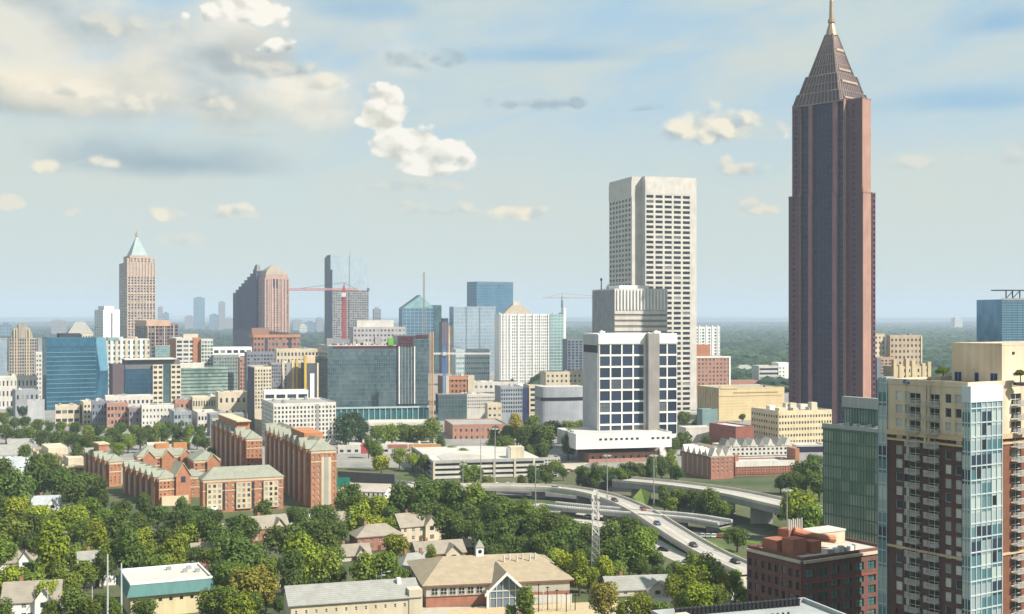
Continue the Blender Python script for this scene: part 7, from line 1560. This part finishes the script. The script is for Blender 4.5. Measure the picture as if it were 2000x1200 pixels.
ZONES = [
 ('below the left dormitory wing', 'trees of the left wood', [(25,960,40,'d'),(70,930,35,'d'),(120,945,34,'d'),(150,968,32,'d'),(35,1000,35,'l'),(20,1050,42,'m'),(62,1040,38,'d'),(105,1085,52,'l'),(78,1015,30,'l'),(140,1015,36,'l'),(108,1020,30,'m'),(175,1000,30,'m'),(188,1062,36,'l'),(230,1030,36,'d'),(212,1012,25,'m'),(268,1028,32,'d'),(250,1078,40,'d'),(225,1092,34,'m'),(288,1090,38,'m'),(270,1062,30,'l'),(320,1055,32,'d'),(340,1086,40,'l'),(365,1055,28,'l'),(310,1010,26,'d'),(345,1022,30,'d'),(160,1040,30,'m'),(0,1000,28,'d'),(5,1082,34,'m'),(60,1075,30,'d'),(150,1095,30,'m'),(170,945,26,'d'),(195,965,26,'d'),(5,925,32,'d'),(45,900,24,'d'),(95,905,22,'d'),(240,1000,24,'d'),(280,990,22,'d'),(200,1110,30,'d'),(310,1110,28,'m'),(262,1108,26,'d')]),
 ('by the bottom left houses', 'trees round the bottom left houses', [(20,1142,36,'l'),(62,1150,30,'m'),(95,1165,30,'l'),(132,1150,34,'m'),(142,1182,34,'d'),(165,1122,30,'m'),(115,1128,28,'m'),(60,1118,24,'d'),(100,1200,28,'m'),(10,1205,26,'d'),(195,1182,26,'d'),(168,1200,28,'m'),(285,1195,26,'d'),(225,1200,20,'m')]),
 ('between low dormitory and teal-trimmed hall', 'trees between dormitory and hall', [(395,1012,28,'d'),(402,1042,30,'d'),(430,1060,30,'d'),(470,1036,38,'d'),(466,1090,45,'d'),(440,1120,34,'d'),(488,1146,48,'o'),(455,1140,38,'m'),(430,1176,42,'m'),(470,1190,32,'l'),(520,1160,28,'o'),(525,1120,26,'m'),(372,1022,26,'d'),(355,1000,22,'d'),(420,1018,24,'d'),(500,1185,24,'m'),(380,1085,22,'d'),(415,1092,24,'m'),(545,1182,18,'d'),]),
 ('between tall dormitory and warehouse', 'trees of the middle grove', [(515,1004,28,'d'),(558,1058,42,'d'),(600,1050,45,'d'),(632,1018,30,'d'),(636,1060,42,'d'),(590,1100,46,'l'),(570,1122,40,'d'),(626,1112,42,'m'),(652,1096,30,'d'),(605,1130,30,'d'),(685,975,26,'d'),(720,1115,40,'m'),(756,1112,36,'m'),(770,1072,30,'l'),(742,1136,24,'d'),(780,1130,22,'m'),(660,1130,22,'d'),(580,1015,24,'d'),(660,1045,24,'d'),(842,1086,18,'m'),(885,1072,16,'d'),]),
 ('beside the tall dormitory foot', 'bright trees by the tall dormitory', [(700,1020,34,'l'),(735,1000,34,'l'),(668,985,22,'d'),(725,1030,28,'l'),(756,1005,26,'m'),(765,1030,24,'l'),(700,990,24,'m')]),
 ('in the dark expressway wood', 'trees of the expressway wood', [(775,985,34,'d'),(800,975,32,'d'),(830,983,36,'d'),(860,978,36,'d'),(890,982,36,'d'),(920,985,36,'m'),(906,1010,36,'d'),(945,990,34,'d'),(970,1000,36,'d'),(1000,1008,36,'m'),(960,1030,36,'d'),(1002,1040,38,'d'),(1042,1040,38,'d'),(1030,1015,30,'m'),(1076,1045,36,'d'),(1088,1066,34,'d'),(1120,1050,38,'d'),(1150,1062,30,'d'),(850,1015,30,'d'),(818,1012,30,'d'),(936,1052,25,'d'),(1190,1062,36,'d'),(1226,1052,40,'d'),(1250,1075,36,'m'),(1212,1092,34,'d'),(1258,1052,30,'m'),(966,1082,25,'d'),(880,1030,30,'d'),(905,1042,26,'d'),(1055,1075,28,'d'),(1130,1085,30,'d'),(1165,1095,28,'d'),(1020,1075,28,'d'),(990,1072,26,'d'),(760,1010,26,'d'),(790,1000,28,'d'),(1100,1030,26,'m'),(1062,1015,24,'m'),(1245,1105,26,'d'),(1275,1092,22,'d'),(842,998,28,'d'),(1230,1085,28,'d'),(870,1002,30,'d')]),
 ('between school and lattice mast', 'lime trees beside the school', [(1085,1092,28,'l'),(1102,1112,30,'l'),(1132,1116,30,'l'),(1142,1092,22,'m'),(1178,1112,28,'l'),(1206,1116,24,'m'),(1080,1120,22,'m'),(1150,1130,22,'l')]),
 ('in the school yard', 'trees in the school yard', [(1180,1170,34,'o'),(1025,1182,28,'m'),(1250,1190,30,'l'),(1290,1200,22,'m'),(1215,1195,20,'l'),(1000,1200,18,'m')]),
 ('left of the brick loft', 'trees beside the brick loft', [(1350,1140,40,'l'),(1378,1128,44,'m'),(1320,1152,30,'l'),(1436,1140,26,'m'),(1350,1098,18,'d'),(1400,1168,28,'m'),(1365,1170,30,'l'),(1340,1175,26,'m'),(1415,1150,24,'o'),(1300,1130,18,'d'),(1320,1112,16,'d'),(1285,1120,16,'d'),(1450,1165,20,'m')]),
 ('below the white window-grid block', 'trees below the white window-grid block', [(685,830,32,'b'),(676,846,28,'b'),(706,845,24,'b'),(735,885,22,'m'),(760,850,24,'m'),(790,850,22,'m'),(820,850,22,'m'),(845,842,24,'m'),(745,905,20,'l'),(780,893,18,'m'),(806,900,18,'l'),(735,850,18,'m'),(830,905,16,'m'),(862,865,14,'d'),(720,870,16,'d')]),
 ('left of the white podium', 'trees left of the white podium', [(990,850,22,'m'),(1010,835,22,'o'),(1040,832,24,'m'),(985,875,22,'m'),(1025,860,26,'d'),(1060,858,28,'d'),(1085,815,20,'b'),(1076,845,22,'d'),(1112,842,20,'l'),(1110,865,22,'d'),(1058,885,20,'d'),(1030,888,16,'d'),(880,885,16,'m'),(905,890,18,'m'),(952,882,14,'d'),(940,795,12,'m'),(915,802,12,'m'),(960,870,14,'d'),(965,850,16,'m'),(1130,835,14,'d'),(1010,905,14,'d')]),
 ('in front of the parking deck', 'trees in front of the parking deck', [(908,928,18,'m'),(928,930,20,'m'),(1040,935,20,'d'),(1066,925,20,'d'),(1086,913,16,'m'),(1018,940,14,'d'),(950,940,14,'m'),(1100,925,14,'d')]),
 ('under the brick podium base', 'street trees under the podium', [(1140,928,20,'d'),(1163,932,20,'d'),(1185,926,20,'d'),(1206,930,20,'m'),(1226,922,20,'d'),(1250,922,20,'m'),(1270,918,20,'d'),(1292,912,18,'d'),(1310,905,20,'m'),(1320,925,18,'d'),(1152,940,14,'b'),(1195,942,14,'b'),(1238,938,14,'d'),(1130,940,12,'b')]),
 ('left of the gabled brick row', 'trees around the gabled row', [(1336,820,16,'d'),(1330,862,24,'d'),(1345,845,14,'m'),(1372,822,14,'d'),(1358,832,14,'d'),(1378,862,14,'d'),(1312,872,18,'d'),(1420,805,9,'d'),(1472,796,8,'d'),(1320,838,12,'d'),(1392,842,10,'m'),(1450,815,8,'d')]),
 ('between overpass and street bridge', 'trees between overpass and street bridge', [(1298,972,20,'d'),(1325,976,20,'d'),(1352,980,22,'d'),(1385,985,24,'d'),(1410,995,22,'m'),(1440,1048,26,'d'),(1370,990,18,'d'),(1312,985,16,'m')]),
 ('left of the green glass office', 'trees by the green glass office', [(1575,926,32,'d'),(1600,946,28,'d'),(1545,946,22,'d'),(1525,944,16,'d'),(1560,1000,42,'l'),(1584,1022,34,'m'),(1540,1000,28,'m'),(1590,905,18,'d'),(1560,950,20,'d')]),
]
ZONES_FAR = [
 ('in the front midtown tree band', 'front tree band below midtown', [(x, y_, r_, t_) for x, y_, r_, t_ in [(12,845,17,'d'),(36,850,16,'d'),(58,846,17,'m'),(82,858,18,'d'),(108,862,18,'d'),(132,858,17,'d'),(154,866,19,'d'),(178,862,18,'m'),(202,868,19,'d'),(226,858,17,'d'),(250,864,18,'m'),(274,856,17,'d'),(298,858,18,'d'),(322,852,17,'d'),(346,850,16,'d'),(368,848,16,'m'),(392,846,15,'d'),(150,890,20,'d'),(178,885,16,'d'),(400,868,14,'d'),(412,885,13,'m'),(360,872,14,'d'),(232,880,14,'m'),(340,868,14,'d'),(385,862,14,'d')]]),
 ('in the rear midtown tree band', 'rear tree band below midtown', [(8,818,13,'m'),(28,826,14,'d'),(50,828,14,'d'),(72,832,14,'m'),(96,836,14,'d'),(120,838,14,'m'),(146,840,14,'d'),(170,842,14,'m'),(194,842,14,'d'),(216,846,14,'d'),(262,840,13,'m'),(286,842,13,'d'),(310,838,13,'m'),(20,805,11,'b'),(45,806,11,'b'),(235,838,13,'d'),(330,835,12,'d'),(352,832,12,'d'),(395,828,13,'b'),(410,832,13,'b'),(425,826,11,'d')]),
 ('on the flat roofs beside the white condominiums', None, []),
]
for phrase, group, pts in ZONES+ZONES_FAR:
    if not pts: continue
    cnt = {}
    for x, y, r, t in sorted(pts):
        o = plant_tree(x, y, r, t)
        desc = SHAPE(r, t)+TONE[t][1]+' tree '+phrase
        cnt.setdefault(desc, []).append(o)
    for desc, os_ in cnt.items():
        for i, o in enumerate(os_): tag(o, desc if len(os_) == 1 else desc+', '+nth(i+1)+' from the left', 'tree', group)
# clipped trees on the brick tower roof
for px, py, r, lb in ((1842, 724, 17, 'umbrella-shaped dark tree on the brick tower roof left of the penthouse'), (1993, 729, 15, 'umbrella-shaped brighter tree on the brick tower roof in front of the penthouse')):
    D_ = 262 if px < 1900 else 256; z0 = Z(757, 250)+.1; zc = Z(py, D_); S = r/F*D_
    o = obj('roof_tree', None, None, (X(px, D_), D_, z0)); q = MB(); q.bar((0, 0, 0), (0, 0, zc-z0), .14, .1, 7); q.build('trunk', BARK, o)
    c = obj('crown', VAR['broad'][0][1], o, (0, 0, zc-z0-.55*S*1.2)); c.scale = (S, S, S*.55); c.color = (*(TONE['d'][0] if px < 1900 else TONE['m'][0]), 1)
    q = MB(); q.box(-1.2, -.8, 0, 1.2, .8, .6); q.build('planter', DARK, o); tag(o, lb, 'tree', 'trees on the tower roof')
# far wood: uncountable carpet of crowns to the horizon
def far_wood(name, n, x0, x1, y0, y1, seed, cols, size):
    r = random.Random(seed); b = MB()
    ico = [(0, 0, 1)]+[(math.cos(a)*.9, math.sin(a)*.9, .42) for a in [i*math.pi*2/5 for i in range(5)]]+[(math.cos(a), math.sin(a), -.25) for a in [i*math.pi*2/5+.6 for i in range(5)]]
    fs = [(0, 1+i, 1+(i+1) % 5) for i in range(5)]+[q for i in range(5) for q in ((1+i, 6+i, 1+(i+1) % 5), (1+(i+1) % 5, 6+i, 6+(i+1) % 5))]
    for i in range(n):
        py = y0+(y1-y0)*r.random()**1.15; D_ = H*F*.87/(py-Y0); px = r.uniform(x0, x1)
        R_ = size*r.uniform(.7, 1.5)*(1+D_/4500); hh = r.uniform(9, 17)
        X_, Y_ = X(px, D_), D_*r.uniform(.97, 1.03); k = len(b.v); jt = [r.uniform(.75, 1.25) for _ in ico]
        b.v += [(X_+x*R_*j, Y_+y*R_*j, hh*.55+z*hh*.5*j) for (x, y, z), j in zip(ico, jt)]
        for f in fs: b.f.append(tuple(k+q for q in f)); b.mi.append(0)
    m, T = new_mat(name); isl = T.n('ShaderNodeNewGeometry').outputs['Random Per Island']
    bs = T.n('ShaderNodeBsdfPrincipled', {'Base Color': T.mix(isl, *cols), 'Roughness': .9, 'Specular IOR Level': .1}); T.n('ShaderNodeOutputMaterial', {0: bs.outputs[0]})
    b.build(name, m, kind='stuff')
far_wood('far_wood', 9000, 1050, 2080, 628, 745, 4, ((.012, .030, .024), (.046, .080, .036)), 8)  # crowns darkened and blued, part of the haze painted in
far_wood('far_wood', 5000, -60, 1100, 629, 690, 8, ((.012, .030, .026), (.032, .055, .036)), 9)
far_wood('far_wood', 2200, 2010, 2700, 640, 1010, 12, ((.03, .06, .024), (.075, .12, .035)), 6)
# ridge line at the horizon
b = MB(); r = random.Random(2); prev = None
def ridge(name, D_, hmin, hmax, seed):
    r = random.Random(seed); b = MB(); n = 90; ph = [r.uniform(0, 6.28) for _ in range(5)]
    pts = []
    for i in range(n+1):
        x = (-.62+1.24*i/n)*D_; h_ = hmin+(hmax-hmin)*(.5+.18*math.sin(i*.21+ph[0])+.16*math.sin(i*.47+ph[1])+.1*math.sin(i*1.1+ph[2])+.06*math.sin(i*2.3+ph[3])); pts.append((x, h_))
    for (xa, ha), (xb, hb) in zip(pts[:-1], pts[1:]):
        b.quad((xa, D_-900, .05), (xb, D_-900, .05), (xb, D_, hb), (xa, D_, ha)); b.quad((xa, D_, ha), (xb, D_, hb), (xb, D_+1500, .05), (xa, D_+1500, .05))
    b.build(name, FORESTG, kind='structure')
ridge('hills', 12000, 14, 40, 5); ridge('hills', 20000, 30, 72, 6); ridge('hills', 27500, 45, 105, 9)
